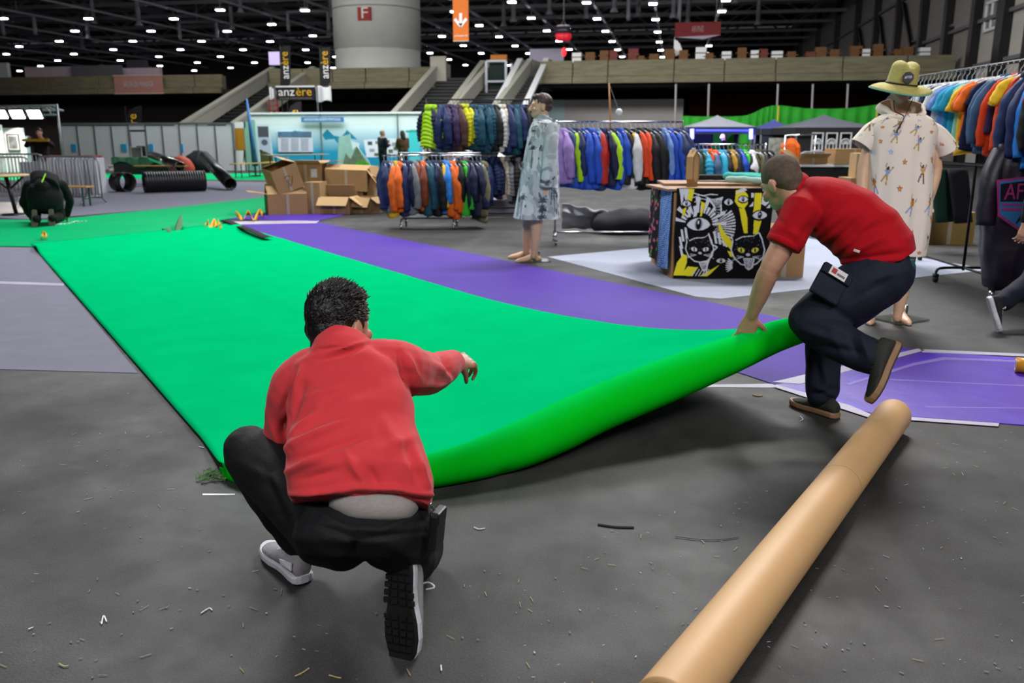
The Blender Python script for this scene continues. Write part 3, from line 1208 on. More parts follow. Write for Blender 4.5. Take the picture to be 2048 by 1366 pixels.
# ---- kneeling man in the red sweatshirt
P0 = S(700, 1165, 2.3)
man1 = thing('person', 'man kneeling in red sweatshirt and black jeans, back turned, arm pointing right', 'person', C(-.5, 2.35, 0))
k_neck = S(688, 700, 2.40)
k_pel = Vector((-.387, 2.14, .36))
k_hipL, k_hipR = Vector((-.485, 2.17, .35)), Vector((-.322, 2.15, .345))
k_kneeL, k_ankL = S(500, 905, 2.44), Vector((-.685, 2.55, .115))
k_kneeR, k_ankR = Vector((-.31, 2.58, .085)), Vector((-.285, 2.20, .235))
k_shL, k_shR = S(592, 772, 2.40), S(795, 738, 2.44)
k_elL, k_wrL = S(562, 880, 2.44), S(590, 905, 2.68)
k_elR, k_wrR = S(856, 750, 2.68), S(908, 724, 2.90)
k_hd = head_frame(S(679, 652, 2.49), (.50, .82, -.12), (-.06, .10, .99))
mb = MB(CAMX)
head(mb, k_hd, k_neck, 1.0, .058)
mb.loft([ring(k_pel, (.14, 0, 0), (0, .08, .03)), ring(S(725, 960, 2.22), (.13, 0, 0), (0, .08, .03)), ring(S(700, 810, 2.36), (.15, 0, 0), (0, .08, .05)), ring(S(690, 730, 2.40), (.11, 0, 0), (0, .06, .05))])
bent_limb(mb, [k_shL, k_elL, k_wrL], [.045, .04, .03])
bent_limb(mb, [k_shR, k_elR, k_wrR], [.045, .04, .03])
bent_limb(mb, [k_hipL, k_kneeL, k_ankL], [.07, .05, .04])
bent_limb(mb, [k_hipR, k_kneeR, k_ankR], [.07, .05, .04])
for a in (k_shL, k_shR):
    mb.tube([S(690, 760, 2.4), a], [.06, .05], 12, round_caps=True)
fd = (S(932, 722, 2.965) - k_wrR).normalized()
hand(mb, k_wrR + fd * .012, fd, (.35, -.35, .85), 1, curl=(.75, .72, .68, .62), spread=.05, thumb=(.35, .95), bend2=.55)
hand(mb, k_wrL, (k_wrL - k_elL), (-.3, 0, 1), -1)
body1 = mb.build('body', skin_a, man1, True)
remesh(body1, .0045, 3)
eyes(k_hd, man1)

red_sweat = mat('red_sweatshirt', '#c9363c', .85, var=.06, scale=10, bump=.12, bscale=500, spec=.25, sheen=.15)
mb = MB(CAMX)
ux = Vector((.97, .05, -.05))
rings = []
for px, py, d, hw, hd_, tilt in ((724, 1012, 2.130, .186, .116, -.02), (722, 985, 2.150, .196, .125, 0), (720, 950, 2.175, .200, .135, .0), (712, 900, 2.235, .190, .130, .01), (704, 850, 2.295, .182, .128, .02),
                                 (700, 800, 2.345, .180, .122, .035), (695, 760, 2.38, .172, .112, .045), (690, 735, 2.395, .150, .10, .05), (688, 715, 2.405, .105, .085, .05), (688, 700, 2.41, .078, .075, .05)):
    c = S(px, py, d)
    rings.append(ring(c, Vector((1, 0, tilt * 1.2)) * hw, Vector((0, .72, -.55)).normalized() * hd_, 32, 2.5))
mb.loft(rings)
mb.tube([S(684, 716, 2.40), S(685, 700, 2.415), S(687, 687, 2.435), S(689, 680, 2.445)], [.098, .090, .083, .078], 28)
mb.tube(polyline([S(640, 745, 2.41), k_shL, S(576, 822, 2.42), k_elL], 12), [.08, .082, .08, .077, .074, .072, .069, .067, .065, .063, .061, .058], 18, round_caps=True)
mb.tube([k_elL, k_elL.lerp(k_wrL, .5), k_wrL], [.064, .058, .046], 16, round_caps=True)
mb.tube(polyline([S(740, 738, 2.42), k_shR, S(828, 744, 2.56), k_elR], 12), [.085, .09, .09, .088, .086, .083, .08, .078, .076, .074, .071, .068], 18, round_caps=True)
mb.tube([k_elR, k_elR.lerp(k_wrR, .5), k_wrR.lerp(k_elR, .06)], [.068, .060, .047], 16, round_caps=True)
mb.tube([k_wrR.lerp(k_elR, .14), k_wrR.lerp(k_elR, -.01)], [.049, .044], 16, round_caps=False)
sw = mb.build('sweatshirt', red_sweat, man1, True)
remesh(sw, .006, 7)


def wp(px, py, d):
    return C(*S(px, py, d))


creases(sw, [  # read off the photograph
    (556, 905, 700, 838, .020, 9), (566, 925, 730, 872, -.016, 8), (572, 885, 650, 800, .016, 9), (566, 948, 668, 902, .018, 8), (566, 865, 606, 770, -.020, 9), (600, 800, 700, 768, .010, 9),
    (690, 905, 735, 975, .012, 9), (735, 930, 760, 985, -.010, 8), (825, 890, 858, 985, .016, 9), (808, 880, 835, 960, -.012, 9), (760, 830, 820, 930, .009, 14), (640, 820, 800, 790, .008, 20),
    (575, 990, 660, 985, .018, 6), (650, 985, 720, 975, .018, 6), (710, 975, 800, 978, .018, 6), (790, 978, 866, 992, .018, 6), (578, 998, 700, 994, -.015, 6), (700, 986, 860, 1000, -.015, 6),
    (798, 708, 826, 790, -.020, 6), (812, 710, 838, 760, .012, 7), (592, 738, 562, 830, -.016, 6), (604, 735, 580, 800, .010, 7), (862, 722, 905, 762, .015, 7), (885, 712, 905, 758, -.015, 6), (840, 772, 892, 768, .014, 7),
    (640, 722, 735, 690, -.015, 5), (635, 712, 738, 682, .009, 4), (542, 850, 572, 905, .015, 8), (560, 840, 576, 890, -.015, 7), (600, 960, 680, 940, -.012, 9), (760, 900, 840, 870, .010, 12), (590, 845, 660, 800, -.014, 8)])
rumple(sw, .004, 14, (1, 1, 1.6), 3)
# ribbed hem and collar seam
black_jean = mat('black_denim', '#0f1014', .75, var=.2, scale=30, bump=.2, bscale=300, spec=.3)
mb = MB(CAMX)
rings = []
for px, py, d, hw, hd_ in ((715, 1118, 2.12, .150, .125), (715, 1090, 2.105, .172, .148), (722, 1060, 2.115, .174, .142), (728, 1040, 2.13, .168, .116), (730, 1022, 2.15, .160, .096)):
    rings.append(ring(S(px, py, d), Vector((1, 0, -.06)) * hw, Vector((0, .85, -.5)).normalized() * hd_, 30, 2.6))
mb.loft(rings)
mb.tube(polyline([k_hipL, k_hipL.lerp(k_kneeL, .5), k_kneeL], 9), [.125, .122, .116, .11, .105, .10, .095, .09, .083], 20, round_caps=True)
mb.tube(polyline([k_kneeL, k_kneeL.lerp(k_ankL, .5) + Vector((.0, -.01, 0)), k_ankL], 9), [.083, .082, .08, .078, .075, .072, .07, .068, .066], 20, round_caps=True)
mb.tube(polyline([k_hipR, k_hipR.lerp(k_kneeR, .5), k_kneeR], 7), [.11, .108, .11, .105, .10, .09, .08], 20, round_caps=True)
mb.tube(polyline([k_kneeR, k_kneeR.lerp(k_ankR, .5), k_ankR], 7), [.08, .085, .085, .082, .078, .074, .068], 20, round_caps=True)
tr = mb.build('trousers', black_jean, man1, True)
remesh(tr, .007, 6)
creases(tr, [(480, 925, 570, 975, .008, 10), (552, 955, 590, 1040, .012, 9), (535, 950, 572, 1060, -.011, 9), (600, 1008, 700, 1058, .010, 6), (700, 1058, 770, 1060, .010, 6), (765, 1060, 862, 1020, .010, 6),
            (600, 1036, 715, 1080, -.008, 5), (715, 1080, 850, 1062, -.008, 5), (712, 1080, 700, 1130, -.014, 9), (500, 1000, 540, 1060, .010, 9), (540, 1030, 600, 1035, -.006, 5), (620, 1090, 690, 1120, .008, 12), (790, 1100, 850, 1120, .010, 10), (490, 960, 520, 1040, -.008, 10)])
rumple(tr, .004, 16, (1, 1, 1), 5)
# waistband, grey undershirt, belt pouch
undershirt = MB(CAMX)
undershirt.loft([ring(S(755, 1046, 2.085), Vector((.075, 0, 0)), Vector((0, .06, -.035)), 24), ring(S(755, 1036, 2.085), Vector((.096, 0, 0)), Vector((0, .07, -.04)), 24), ring(S(748, 1015, 2.10), Vector((.118, 0, 0)), Vector((0, .075, -.045)), 24), ring(S(742, 985, 2.15), Vector((.115, 0, 0)), Vector((0, .08, -.05)), 24)])
o = undershirt.build('undershirt', mat('heather_grey_jersey', '#8b8684', .9, var=.12, scale=60, stretch=(1, 1, 3)), man1, True)
o['label'] = 'grey undershirt showing above the waistband'
pc = MB(CAMX)
M = frame(S(874, 1056, 2.09), (.30, .95, 0), (0.02, -.3, 1))
pc.box((0, 0, 0), (.11, .145, .03), None) if False else None
for sx, sy, sz, cx, cz in ((.07, .105, .024, 0, 0), (.062, .04, .028, 0, .036)):
    pc.box(M @ Vector((cx, cz, 0)), (sx, sy, sz), M.to_3x3())
o = pc.build('belt_pouch', black_plastic, man1, bevel=.006)
o['label'] = 'small black pouch clipped to the belt'
kc = MB(CAMX)
kc.tube(polyline([S(858, 1008, 2.08), S(868, 1018, 2.08), S(872, 1035, 2.08)], 8), .004, 6)
kc.tube(polyline([S(862, 1006, 2.07), S(858, 1022, 2.07), S(862, 1034, 2.07)], 8), .003, 6)
kc.build('keys', chrome, man1, True)

grey_mesh = mat('grey_shoe_mesh', '#8f8d92', .7, var=.1, scale=60, bump=.2, bscale=200)
white_rub = mat('white_rubber', '#c9c7d2', .5, var=.05)
black_rub = mat('black_rubber', '#0d0d0e', .55, var=.2, scale=40)
white_lace = mat('white_lace', '#d8d8dc', .7, var=.05)
shoe(man1, Vector((-.668, 2.475, .0)), (-.62, .78, 0), (0, 0, 1), 1.02, grey_mesh, white_rub, black_rub, white_lace, strap_m=white_lace)
shoe(man1, Vector((-.308, 2.105, .292)), (.0, -.10, -.99), (.36, .93, -.05), 1.1, grey_mesh, white_rub, black_rub, white_lace, lugs=True)

rng = random.Random(3)
black_hair = mat('black_hair', '#0b0a0b', .38, var=.2, scale=60, bump=.5, bscale=160, spec=.5)
mb = MB(CAMX)
R = k_hd.to_3x3()
mb.ell(k_hd @ Vector((0, -.018, .042)), (.081, .098, .091), R, 20, 14)
mb.ell(k_hd @ Vector((0, -.045, -.005)), (.075, .066, .062), R, 20, 14)
mb.ell(k_hd @ Vector((0, -.055, -.055)), (.055, .045, .045), R, 16, 10)
for s in (-1, 1):
    mb.ell(k_hd @ Vector((s * .068, .012, .012)), (.012, .02, .035), R, 10, 8)
hr = mb.build('hair', black_hair, man1, True)
remesh(hr, .005, 3)
rumple(hr, .004, 60, (1, 1, .5))
mb = MB(CAMX)
hair_tufts(mb, k_hd, 1.0, 2400, .023, rng, .0, (.15, .95, .45))
o = mb.build('hair_tufts', black_hair, hr)
o['kind'] = 'stuff'
o = MB(CAMX).ell(k_hd @ Vector((-.028, -.052, .105)), (.013, .012, .012), R, 12, 8).build('scalp_patch', mat('scalp', '#8a6d5c', .5, var=.1), hr, True)

# ---- striding man in the red polo shirt
man2 = thing('person', 'man striding and bending in red polo shirt and navy work trousers', 'person', C(1.62, 4.2, 0))
b_hipR, b_hipL = S(1768, 548, 4.15), S(1762, 552, 3.96)
b_kneeR, b_ankR = S(1650, 655, 4.37), Vector((1.605, 4.22, .11))
b_kneeL, b_ankL = S(1618, 640, 3.96), S(1752, 718, 3.72)
b_neck = S(1592, 384, 4.24)
b_shL, b_shR = S(1603, 425, 4.08), S(1590, 415, 4.40)
b_elL, b_wrL = S(1538, 540, 4.06), S(1503, 632, 4.16)
b_elR, b_wrR = S(1690, 470, 4.34), S(1700, 535, 4.30)
b_lat = Vector((-.40, -.92, 0))
b_hd = head_frame(S(1563, 366, 4.26), (-.46, .78, -.42), (-.24, .20, .94))
mb = MB(CAMX)
head(mb, b_hd, b_neck, 1.05, .060)
spine = [S(1765, 540, 4.06), S(1735, 490, 4.1), S(1690, 440, 4.16), S(1640, 410, 4.22), b_neck]


def across(i, pts):
    t = (pts[min(i + 1, len(pts) - 1)] - pts[max(i - 1, 0)]).normalized()
    d = b_lat - t * b_lat.dot(t)
    d.normalize()
    return d, t.cross(d)


mb.loft([ring(spine[i], across(i, spine)[0] * w, across(i, spine)[1] * h) for i, (w, h) in enumerate(((.15, .09), (.14, .09), (.16, .1), (.16, .09), (.07, .06)))])
bent_limb(mb, [b_hipR, b_kneeR, b_ankR], [.07, .055, .04])
bent_limb(mb, [b_hipL, b_kneeL, b_ankL], [.07, .055, .04])
for a in (b_shL, b_shR):
    mb.tube([spine[3], a], [.06, .055], 12, round_caps=True)
for s_, e_, w_ in ((b_shL, b_elL, b_wrL), (b_shR, b_elR, b_wrR)):
    d = (e_ - s_).normalized()
    mb.tube(polyline([s_, s_.lerp(e_, .4), s_.lerp(e_, .8), e_], 8), [.058, .059, .059, .058, .056, .053, .05, .046], 18, round_caps=True)
    mb.tube(polyline([e_, e_.lerp(w_, .3), e_.lerp(w_, .7), w_], 8), [.046, .050, .050, .047, .043, .037, .032, .028], 18, round_caps=True)
hd_ = (S(1492, 665, 4.19) - b_wrL).normalized()
hand(mb, b_wrL, hd_, (-.15, -.95, .1), -1, curl=(.30, .35, .40, .25), spread=.24, thumb=(1.0, .2), bend2=.5, k=1.2)
hand(mb, b_wrR, b_wrR - b_elR, (0, -1, 0), 1)
body2 = mb.build('body', skin_b, man2, True)
remesh(body2, .0055, 3)
eyes(b_hd, man2, 1.05)

red_polo = mat('red_polo_pique', '#a80f1b', .85, var=.05, scale=10, bump=.1, bscale=500, spec=.12, sheen=.03)
mb = MB(CAMX)
sp = [(1772, 528, 4.045, .205, .150), (1760, 505, 4.06, .212, .165), (1735, 470, 4.09, .205, .165), (1700, 440, 4.13, .203, .160), (1665, 418, 4.17, .205, .150), (1632, 402, 4.20, .190, .130), (1610, 390, 4.22, .14, .10), (1598, 384, 4.23, .082, .078)]
pts = [S(a, b, c) for a, b, c, _, _ in sp]
mb.loft([ring(pts[i], across(i, pts)[0] * sp[i][3], across(i, pts)[1] * sp[i][4], 32, 2.5) for i in range(len(sp))])
for s_, e_ in ((b_shL, b_elL), (b_shR, b_elR)):
    mb.tube([s_.lerp(spine[3], .55), s_, s_.lerp(e_, .30), s_.lerp(e_, .55)], [.11, .098, .088, .084], 20, round_caps=False)
d = (b_neck - pts[-2]).normalized()
po = mb.build('polo_shirt', red_polo, man2, True)
remesh(po, .0075, 7)
creases(po, [(1600, 520, 1690, 455, .016, 9), (1630, 512, 1720, 440, -.016, 9), (1598, 480, 1655, 415, -.011, 9), (1605, 500, 1700, 415, .014, 8), (1690, 512, 1765, 475, .018, 8), (1690, 524, 1810, 505, -.015, 7),
            (1680, 492, 1760, 430, .012, 10), (1620, 455, 1690, 395, .011, 9), (1650, 522, 1705, 480, .015, 7), (1560, 440, 1600, 478, .014, 8), (1710, 470, 1790, 440, -.009, 10), (1545, 430, 1590, 465, -.012, 7), (1640, 400, 1720, 395, .007, 12), (1662, 528, 1720, 520, .016, 5), (1730, 522, 1815, 518, .011, 5)])
rumple(po, .006, 9, (1, 1, 1.3), 8)
# sleeve cuff and collar
for s_, e_ in ((b_shL, b_elL), (b_shR, b_elR)):
    MB(CAMX).tube([s_.lerp(e_, .47), s_.lerp(e_, .50), s_.lerp(e_, .57), s_.lerp(e_, .585)], [.082, .088, .086, .080], 22).build('sleeve_cuff', red_polo, man2, True)
cl = MB(CAMX)
nd = (b_hd @ Vector((0, -.02, -.06)) - b_neck).normalized()
cl.tube([b_neck - nd * .03, b_neck + nd * .0, b_neck + nd * .03, b_neck + nd * .045], [.092, .084, .074, .070], 24, cap=False)
cl.build('collar', red_polo, man2, True, solid=.005)

navy = mat('navy_work_trousers', '#141a2a', .8, var=.18, scale=16, bump=.25, bscale=150, spec=.3)
mb = MB(CAMX)
tp = [(1745, 560, 4.07, .17, .13), (1760, 548, 4.06, .185, .15), (1770, 530, 4.05, .180, .145), (1774, 518, 4.045, .175, .135)]
pp = [S(a, b, c) for a, b, c, _, _ in tp]
mb.loft([ring(pp[i], across(i, pp)[0] * tp[i][3], across(i, pp)[1] * tp[i][4], 30) for i in range(len(tp))])
mb.tube(polyline([b_hipL, b_hipL.lerp(b_kneeL, .5), b_kneeL], 9), [.145, .145, .142, .138, .132, .125, .118, .108, .098], 22, round_caps=True)
mb.tube(polyline([b_kneeL, b_kneeL.lerp(b_ankL, .5) + Vector((0, 0, -.02)), b_ankL], 9), [.098, .10, .10, .098, .094, .09, .086, .083, .08], 22, round_caps=True)
mb.tube(polyline([b_hipR, b_hipR.lerp(b_kneeR, .5), b_kneeR], 9), [.14, .14, .138, .132, .126, .118, .11, .102, .096], 22, round_caps=True)
mb.tube(polyline([b_kneeR, b_kneeR.lerp(b_ankR, .5), b_ankR], 9), [.096, .098, .096, .094, .09, .087, .086, .086, .084], 22, round_caps=True)
tr2 = mb.build('trousers', navy, man2, True)
remesh(tr2, .008, 6)
creases(tr2, [(1595, 655, 1700, 690, .014, 8), (1615, 690, 1725, 705, -.014, 8), (1630, 640, 1745, 690, .012, 9), (1640, 600, 1700, 640, -.010, 9), (1625, 772, 1672, 792, .016, 6), (1625, 790, 1672, 778, -.014, 6), (1640, 720, 1660, 780, .011, 8),
             (1715, 660, 1740, 720, .014, 7), (1700, 670, 1715, 715, -.012, 7), (1740, 560, 1815, 540, .008, 8), (1700, 600, 1780, 560, -.008, 9), (1590, 620, 1640, 580, .008, 9), (1660, 660, 1690, 720, .008, 8), (1630, 700, 1640, 760, -.008, 8)])
rumple(tr2, .006, 12, (1, 1, 1), 2)
# cargo pocket with white badge, belt end
M = frame(S(1674, 552, 3.85), S(1702, 563, 3.835) - S(1640, 525, 3.85), (0, .35, 1))
pk = MB(CAMX).box(M @ Vector((.0, -.055, -.030)), (.145, .125, .03), M.to_3x3()).build('cargo_pocket', navy, man2, bevel=.01)
MB(CAMX).box(M @ Vector((.0, .012, -.017)), (.15, .05, .03), M.to_3x3()).build('pocket_flap', navy, pk, bevel=.006)
bd = MB(CAMX).box(M @ Vector((.0, .012, .0)), (.085, .042, .004), M.to_3x3()).build('white_badge', mat('white_badge', '#cfc9cc', .6, var=.05), pk)
bd['label'] = 'white printed badge on the cargo pocket'
MB(CAMX).box(M @ Vector((-.022, .014, .0025)), (.024, .024, .002), M.to_3x3()).build('red_mark', red_sign, pk)
MB(CAMX).box(M @ Vector((.015, .008, .0025)), (.04, .010, .002), M.to_3x3()).build('grey_mark', mat('grey_print', '#66646c', .6, var=0), pk)
MB(CAMX).box(S(1820, 530, 4.0), (.03, .03, .06)).build('belt_tool', mat('teal_plastic', '#1e5a5c', .5, var=0), man2, bevel=.005)
tg = MB(CAMX)
Mt = frame(S(1713, 501, 3.872), (.95, -.1, -.3), (0, -.3, 1))
tg.box(Mt @ Vector((0, 0, .004)), (.028, .010, .006), Mt.to_3x3())
tg.build('hem_tag', white_lace, man2)

dark_knit = mat('charcoal_shoe_knit', '#22241f', .8, var=.2, scale=50, bump=.3, bscale=200)
gum = mat('gum_rubber', '#8a6a4c', .6, var=.1)
shoe(man2, Vector((1.655, 4.12, .0)), (-.52, .85, 0), (0, 0, 1), 1.02, dark_knit, gum, mat('dark_outsole', '#3a332c', .6, var=.1), dark_knit)
hl = S(1800, 690, 3.70)
shoe(man2, hl, (S(1752, 795, 3.62) - hl), (-.86, .1, .42), 1.03, dark_knit, gum, mat('dark_outsole', '#3a332c', .6, var=.1), dark_knit)

buzz = mat('buzz_cut_hair', '#5e5147', .85, var=.25, scale=60, bump=.4, bscale=500, spec=.2)
mb = MB(CAMX)
R = b_hd.to_3x3()
mb.ell(b_hd @ Vector((0, -.014, .042)), (.0825, .1055, .0945), R, 22, 14)
mb.ell(b_hd @ Vector((0, -.047, .0)), (.074, .069, .063), R, 20, 12)
mb.ell(b_hd @ Vector((0, -.052, -.035)), (.055, .05, .045), R, 16, 10)
hr2 = mb.build('hair', buzz, man2, True)
remesh(hr2, .006, 4)

# ------------------------------------------------------------------ mannequins
mann_skin = mat('mannequin_plastic', '#d3ab8c', .45, var=.03)


def foot(mb, ankle, toe_dir, k=1.0):
    y = Vector(toe_dir).normalized()
    a = Vector(ankle)
    g = Vector((a.x, a.y, 0))
    heel = g - y * .055 * k + Vector((0, 0, .035))
    mb.tube([heel, g + Vector((0, 0, .055)) + y * .03 * k, g + y * .11 * k + Vector((0, 0, .03)), g + y * .18 * k + Vector((0, 0, .018)), g + y * .205 * k + Vector((0, 0, .014))],
            [.032 * k, .042 * k, .040 * k, .034 * k, .022 * k], 14, round_caps=True, flat=.8)
    mb.tube([a + Vector((0, 0, .05)), a, heel + y * .03], [.034 * k, .036 * k, .036 * k], 14, round_caps=True)


def base_plate(label, c, size, rot):
    t = label
    R = Matrix.Rotation(rot, 3, 'Z')
    MB(CAMX).box((c[0], c[1], .010), (size, size * .8, .010), R).build('glass_plate', mat('smoked_glass', '#5f6660', .08, var=0, alpha=.55), t)
    MB(CAMX).lathe([(.028, .015), (.028, .03), (.012, .032), (.012, .11), (.004, .112)], (c[0] + .06, c[1] + .04, 0), 14).build('support_peg', chrome, t, True)
    return t


def figure_print(cv, x, y, s, kind, rng):
    top, leg, hair, skin = [('#8ea3cf', '#b3932f', '#2a1d1a', '#6a4030'), ('#c7a06a', '#5a2c22', '#3a211c', '#8a5a3c'), ('#c9822e', '#7d95c4', '#8a3f1c', '#a06a44'), ('#b98a3a', '#6a2f22', '#5a2a1c', '#7a4a34')][kind]
    a = rng.uniform(-.5, .5)
    c, q = math.cos(a) * s, math.sin(a) * s

    def T(pts):
        return [(x + u * c - v * q, y + u * q + v * c) for u, v in pts]
    cv.line(T([(-.12, -.25), (-.45, -.75), (-.40, -1.0)]), .12 * s, skin)
    cv.line(T([(.12, -.25), (.42, -.55), (.5, -.95)]), .12 * s, skin)
    cv.poly(T([(-.22, -.35), (.24, -.35), (.18, .25), (-.18, .25)]), top)
    cv.poly(T([(-.30, -.35), (-.42, -.1), (-.22, .0), (-.18, -.35)]), top)
    cv.poly(T([(.30, -.35), (.42, -.1), (.22, .0), (.18, -.35)]), top)
    cv.line(T([(-.08, .2), (-.38, .75), (-.55, 1.15)]), .19 * s, leg)
    cv.line(T([(.08, .2), (.22, .7), (.28, 1.2)]), .19 * s, leg)
    cv.ell(x + (-.0) * c - (-.55) * q, y + (-.55) * c, .17 * s, .2 * s, hair)
    cv.ell(x + (.06) * c + .48 * q, y - .48 * c, .10 * s, .12 * s, skin)


def star_print(cv, x, y, s, col):
    cv.poly([(x + (s if i % 2 == 0 else s * .5) * math.sin(i * math.pi / 5), y - (s if i % 2 == 0 else s * .5) * math.cos(i * math.pi / 5)) for i in range(10)], col)


def dancer_canvas(w, h, n, seed, s):
    rng = random.Random(seed)
    cv = Canvas(w, h, '#ecdfd2')
    done = []
    tries = 0
    while len(done) < n and tries < 4000:
        tries += 1
        x, y = rng.uniform(0, w), rng.uniform(0, h)
        if all((x - a) ** 2 + (y - b) ** 2 > (s * 2.15) ** 2 for a, b in done):
            done.append((x, y))
            k = len(done)
            if k % 3:
                figure_print(cv, x, y, s, rng.randrange(4), rng)
            else:
                star_print(cv, x, y, s * .42, '#b5652f' if k % 2 else '#9db4e0')
                cv.ell(x, y, s * .12, s * .12, '#e2b24a' if k % 2 else '#c9d6f2')
    return cv


# ---- poncho mannequin
M2 = Vector((2.93, 6.42, 0))
man_p = thing('mannequin', 'flesh-coloured mannequin standing in a cream printed poncho and straw hat', 'mannequin', C(*M2))
ph = head_frame(S(1800, 172, 6.40), (-.22, -.95, -.12), (0, 0, 1))
mb = MB(CAMX)
head(mb, ph, S(1806, 235, 6.42), 1.05, .054)
mb.loft([ring(S(1798, y, 6.42), (w, 0, 0), (0, h, 0)) for y, w, h in ((235, .07, .06), (250, .17, .08), (290, .17, .1), (360, .13, .09), (420, .15, .1), (470, .15, .1))])
armL = [S(1752, 262, 6.42), S(1728, 330, 6.42), S(1724, 395, 6.36), S(1722, 420, 6.34)]
armR = [S(1850, 262, 6.42), S(1872, 330, 6.44), S(1860, 390, 6.40), S(1853, 412, 6.38)]
for a in (armL, armR):
    mb.tube(polyline(a, 12), [.05, .05, .048, .046, .044, .042, .04, .038, .034, .031, .028, .026], 16, round_caps=True)
hand(mb, armR[-1], (-.1, -.15, -1), (.9, -.35, 0), 1, curl=(.35, .4, .45, .5), spread=.03)
hand(mb, armL[-1], (.05, -.1, -1), (-.9, -.35, 0), -1)
for pts in ([S(1772, 470, 6.44), S(1752, 560, 6.5), S(1738, 632, 6.53)], [S(1818, 470, 6.42), S(1808, 560, 6.40), S(1794, 636, 6.38)]):
    mb.tube(polyline(pts, 10), [.08, .078, .072, .062, .055, .052, .05, .044, .036, .033], 16, round_caps=True)
foot(mb, Vector((*gs(1738, 640)[:2], .07)), (-.35, -.9, 0))
foot(mb, Vector((*gs(1796, 640)[:2], .07)), (-.05, -1, 0))
o = mb.build('body', mann_skin, man_p, True)
remesh(o, .006, 3)
base_plate(man_p, gs(1800, 640), .34, .5)

pon = thing('poncho', 'cream hooded poncho printed with dancing figures, worn by the mannequin', 'poncho', C(M2.x, M2.y, .55))
secs = [(1795, 1832, 222, .07), (1770, 1845, 228, .10), (1748, 1862, 240, .125), (1738, 1872, 258, .135), (1737, 1866, 290, .145), (1736, 1862, 330, .15), (1733, 1861, 380, .16), (1730, 1858, 430, .17), (1729, 1852, 475, .175), (1731, 1845, 508, .175)]
secs = secs[1:]
NU, NV = 300, 220
sec_c = polyline([(a, b, c) for a, b, c, d in secs], NV)
sec_d = polyline([(d, 0, 0) for a, b, c, d in secs], NV)
V, UV = [], []
for j in range(NV):
    a, b, y = sec_c[j]
    h = sec_d[j].x
    p0, p1 = S(a, y, 6.40), S(b, y, 6.40)
    c, hw = (p0 + p1) / 2, (p1.x - p0.x) / 2
    t = j / (NV - 1)
    for i in range(NU):
        th = 2 * math.pi * i / NU
        x, yy = math.cos(th), math.sin(th)
        k = (abs(x) ** 2.5 + abs(yy) ** 2.5) ** (-1 / 2.5)
        fold = 1 + (.02 + .10 * t) * (math.sin(th * 7 + 1.2) * .5 + math.sin(th * 12 + t * 2) * .35) * smoothstep(t * 2.5)
        V.append(Vector((c.x + hw * x * k, c.y + h * yy * k * fold, c.z)))
        UV.append((i / NU, t))
mb = MB(CAMX)
mb.v = [tuple(CAMX @ p) for p in V]
mb.f = [(j * NU + i, j * NU + (i + 1) % NU, (j + 1) * NU + (i + 1) % NU, (j + 1) * NU + i) for j in range(NV - 1) for i in range(NU)]
pon_m = mat('cream_printed_jersey', None, .9, var=.03, attr='print', spec=.2)
o = mb.build('poncho_body', pon_m, pon, True, solid=.004)
cv = dancer_canvas(1500, 1000, 120, 5, 48)
UV = np.array(UV)
paint(o, cv.sample(UV[:, 0], UV[:, 1]))
cv2 = dancer_canvas(500, 260, 9, 9, 42)
for s, ends in ((-1, [S(1775, 252, 6.42), S(1748, 262, 6.42), S(1733, 278, 6.42), S(1722, 292, 6.42)]), (1, [S(1835, 252, 6.42), S(1868, 268, 6.42), S(1886, 288, 6.42), S(1894, 303, 6.42)])):
    P = polyline(ends, 40)
    rad = [lerp(.075, .088, i / 39) for i in range(40)]
    mb = MB(CAMX)
    mb.tube(P, rad, 60, cap=False, flat=.9)
    o = mb.build('sleeve', pon_m, pon, True, solid=.004)
    n = len(o.data.vertices)
    idx = np.arange(n)
    paint(o, cv2.sample((idx % 60) / 60, (idx // 60) / 40))
# hood lying open around the neck
hd = MB(CAMX)
hc = S(1806, 226, 6.42)


def hood(u, v):
    th = math.pi * (-.62 + 2.24 * u)
    front = math.sin(th)
    r = lerp(.105, .17, math.sin(v * math.pi * .8)) * (1.0 + .08 * math.sin(th * 5))
    z = lerp(-.02, .055 + .05 * front, v) - (.07 * (1 - abs(2 * u - 1)) if False else 0) - .10 * (max(0, abs(2 * u - 1) - .55) / .45) ** 1.5
    return hc + Vector((r * math.cos(th) * .98, r * math.sin(th) * .85 + .02, z))


hd.grid(hood, 60, 16)
o = hd.build('hood', mat('cream_jersey', '#e8dbcf', .9, var=.04, spec=.2), pon, True, solid=.010)
st = MB(CAMX)
st.tube(polyline([S(1788, 200, 6.28), S(1790, 222, 6.26), S(1808, 233, 6.24), S(1800, 250, 6.22), S(1793, 262, 6.22), S(1799, 255, 6.21), S(1806, 240, 6.22)], 40), .004, 6)
st.tube(polyline([S(1826, 195, 6.28), S(1818, 215, 6.26), S(1810, 232, 6.24)], 20), .003, 6)
st.build('drawstring', mat('black_cord', '#111113', .7, var=0), pon, True)

hat = thing('straw_hat', 'wide-brimmed straw hat with dark round badge on the mannequin', 'hat', C(*S(1803, 172, 6.40)))
straw = mat('yellow_straw', '#b6ab62', .8, var=.18, scale=40, bump=.5, bscale=120, stretch=(1, 1, 4))
hcen = S(1803, 168, 6.40)
tilt = Matrix.Rotation(.10, 3, 'Y') @ Matrix.Rotation(.16, 3, 'X')
cr = MB(CAMX)


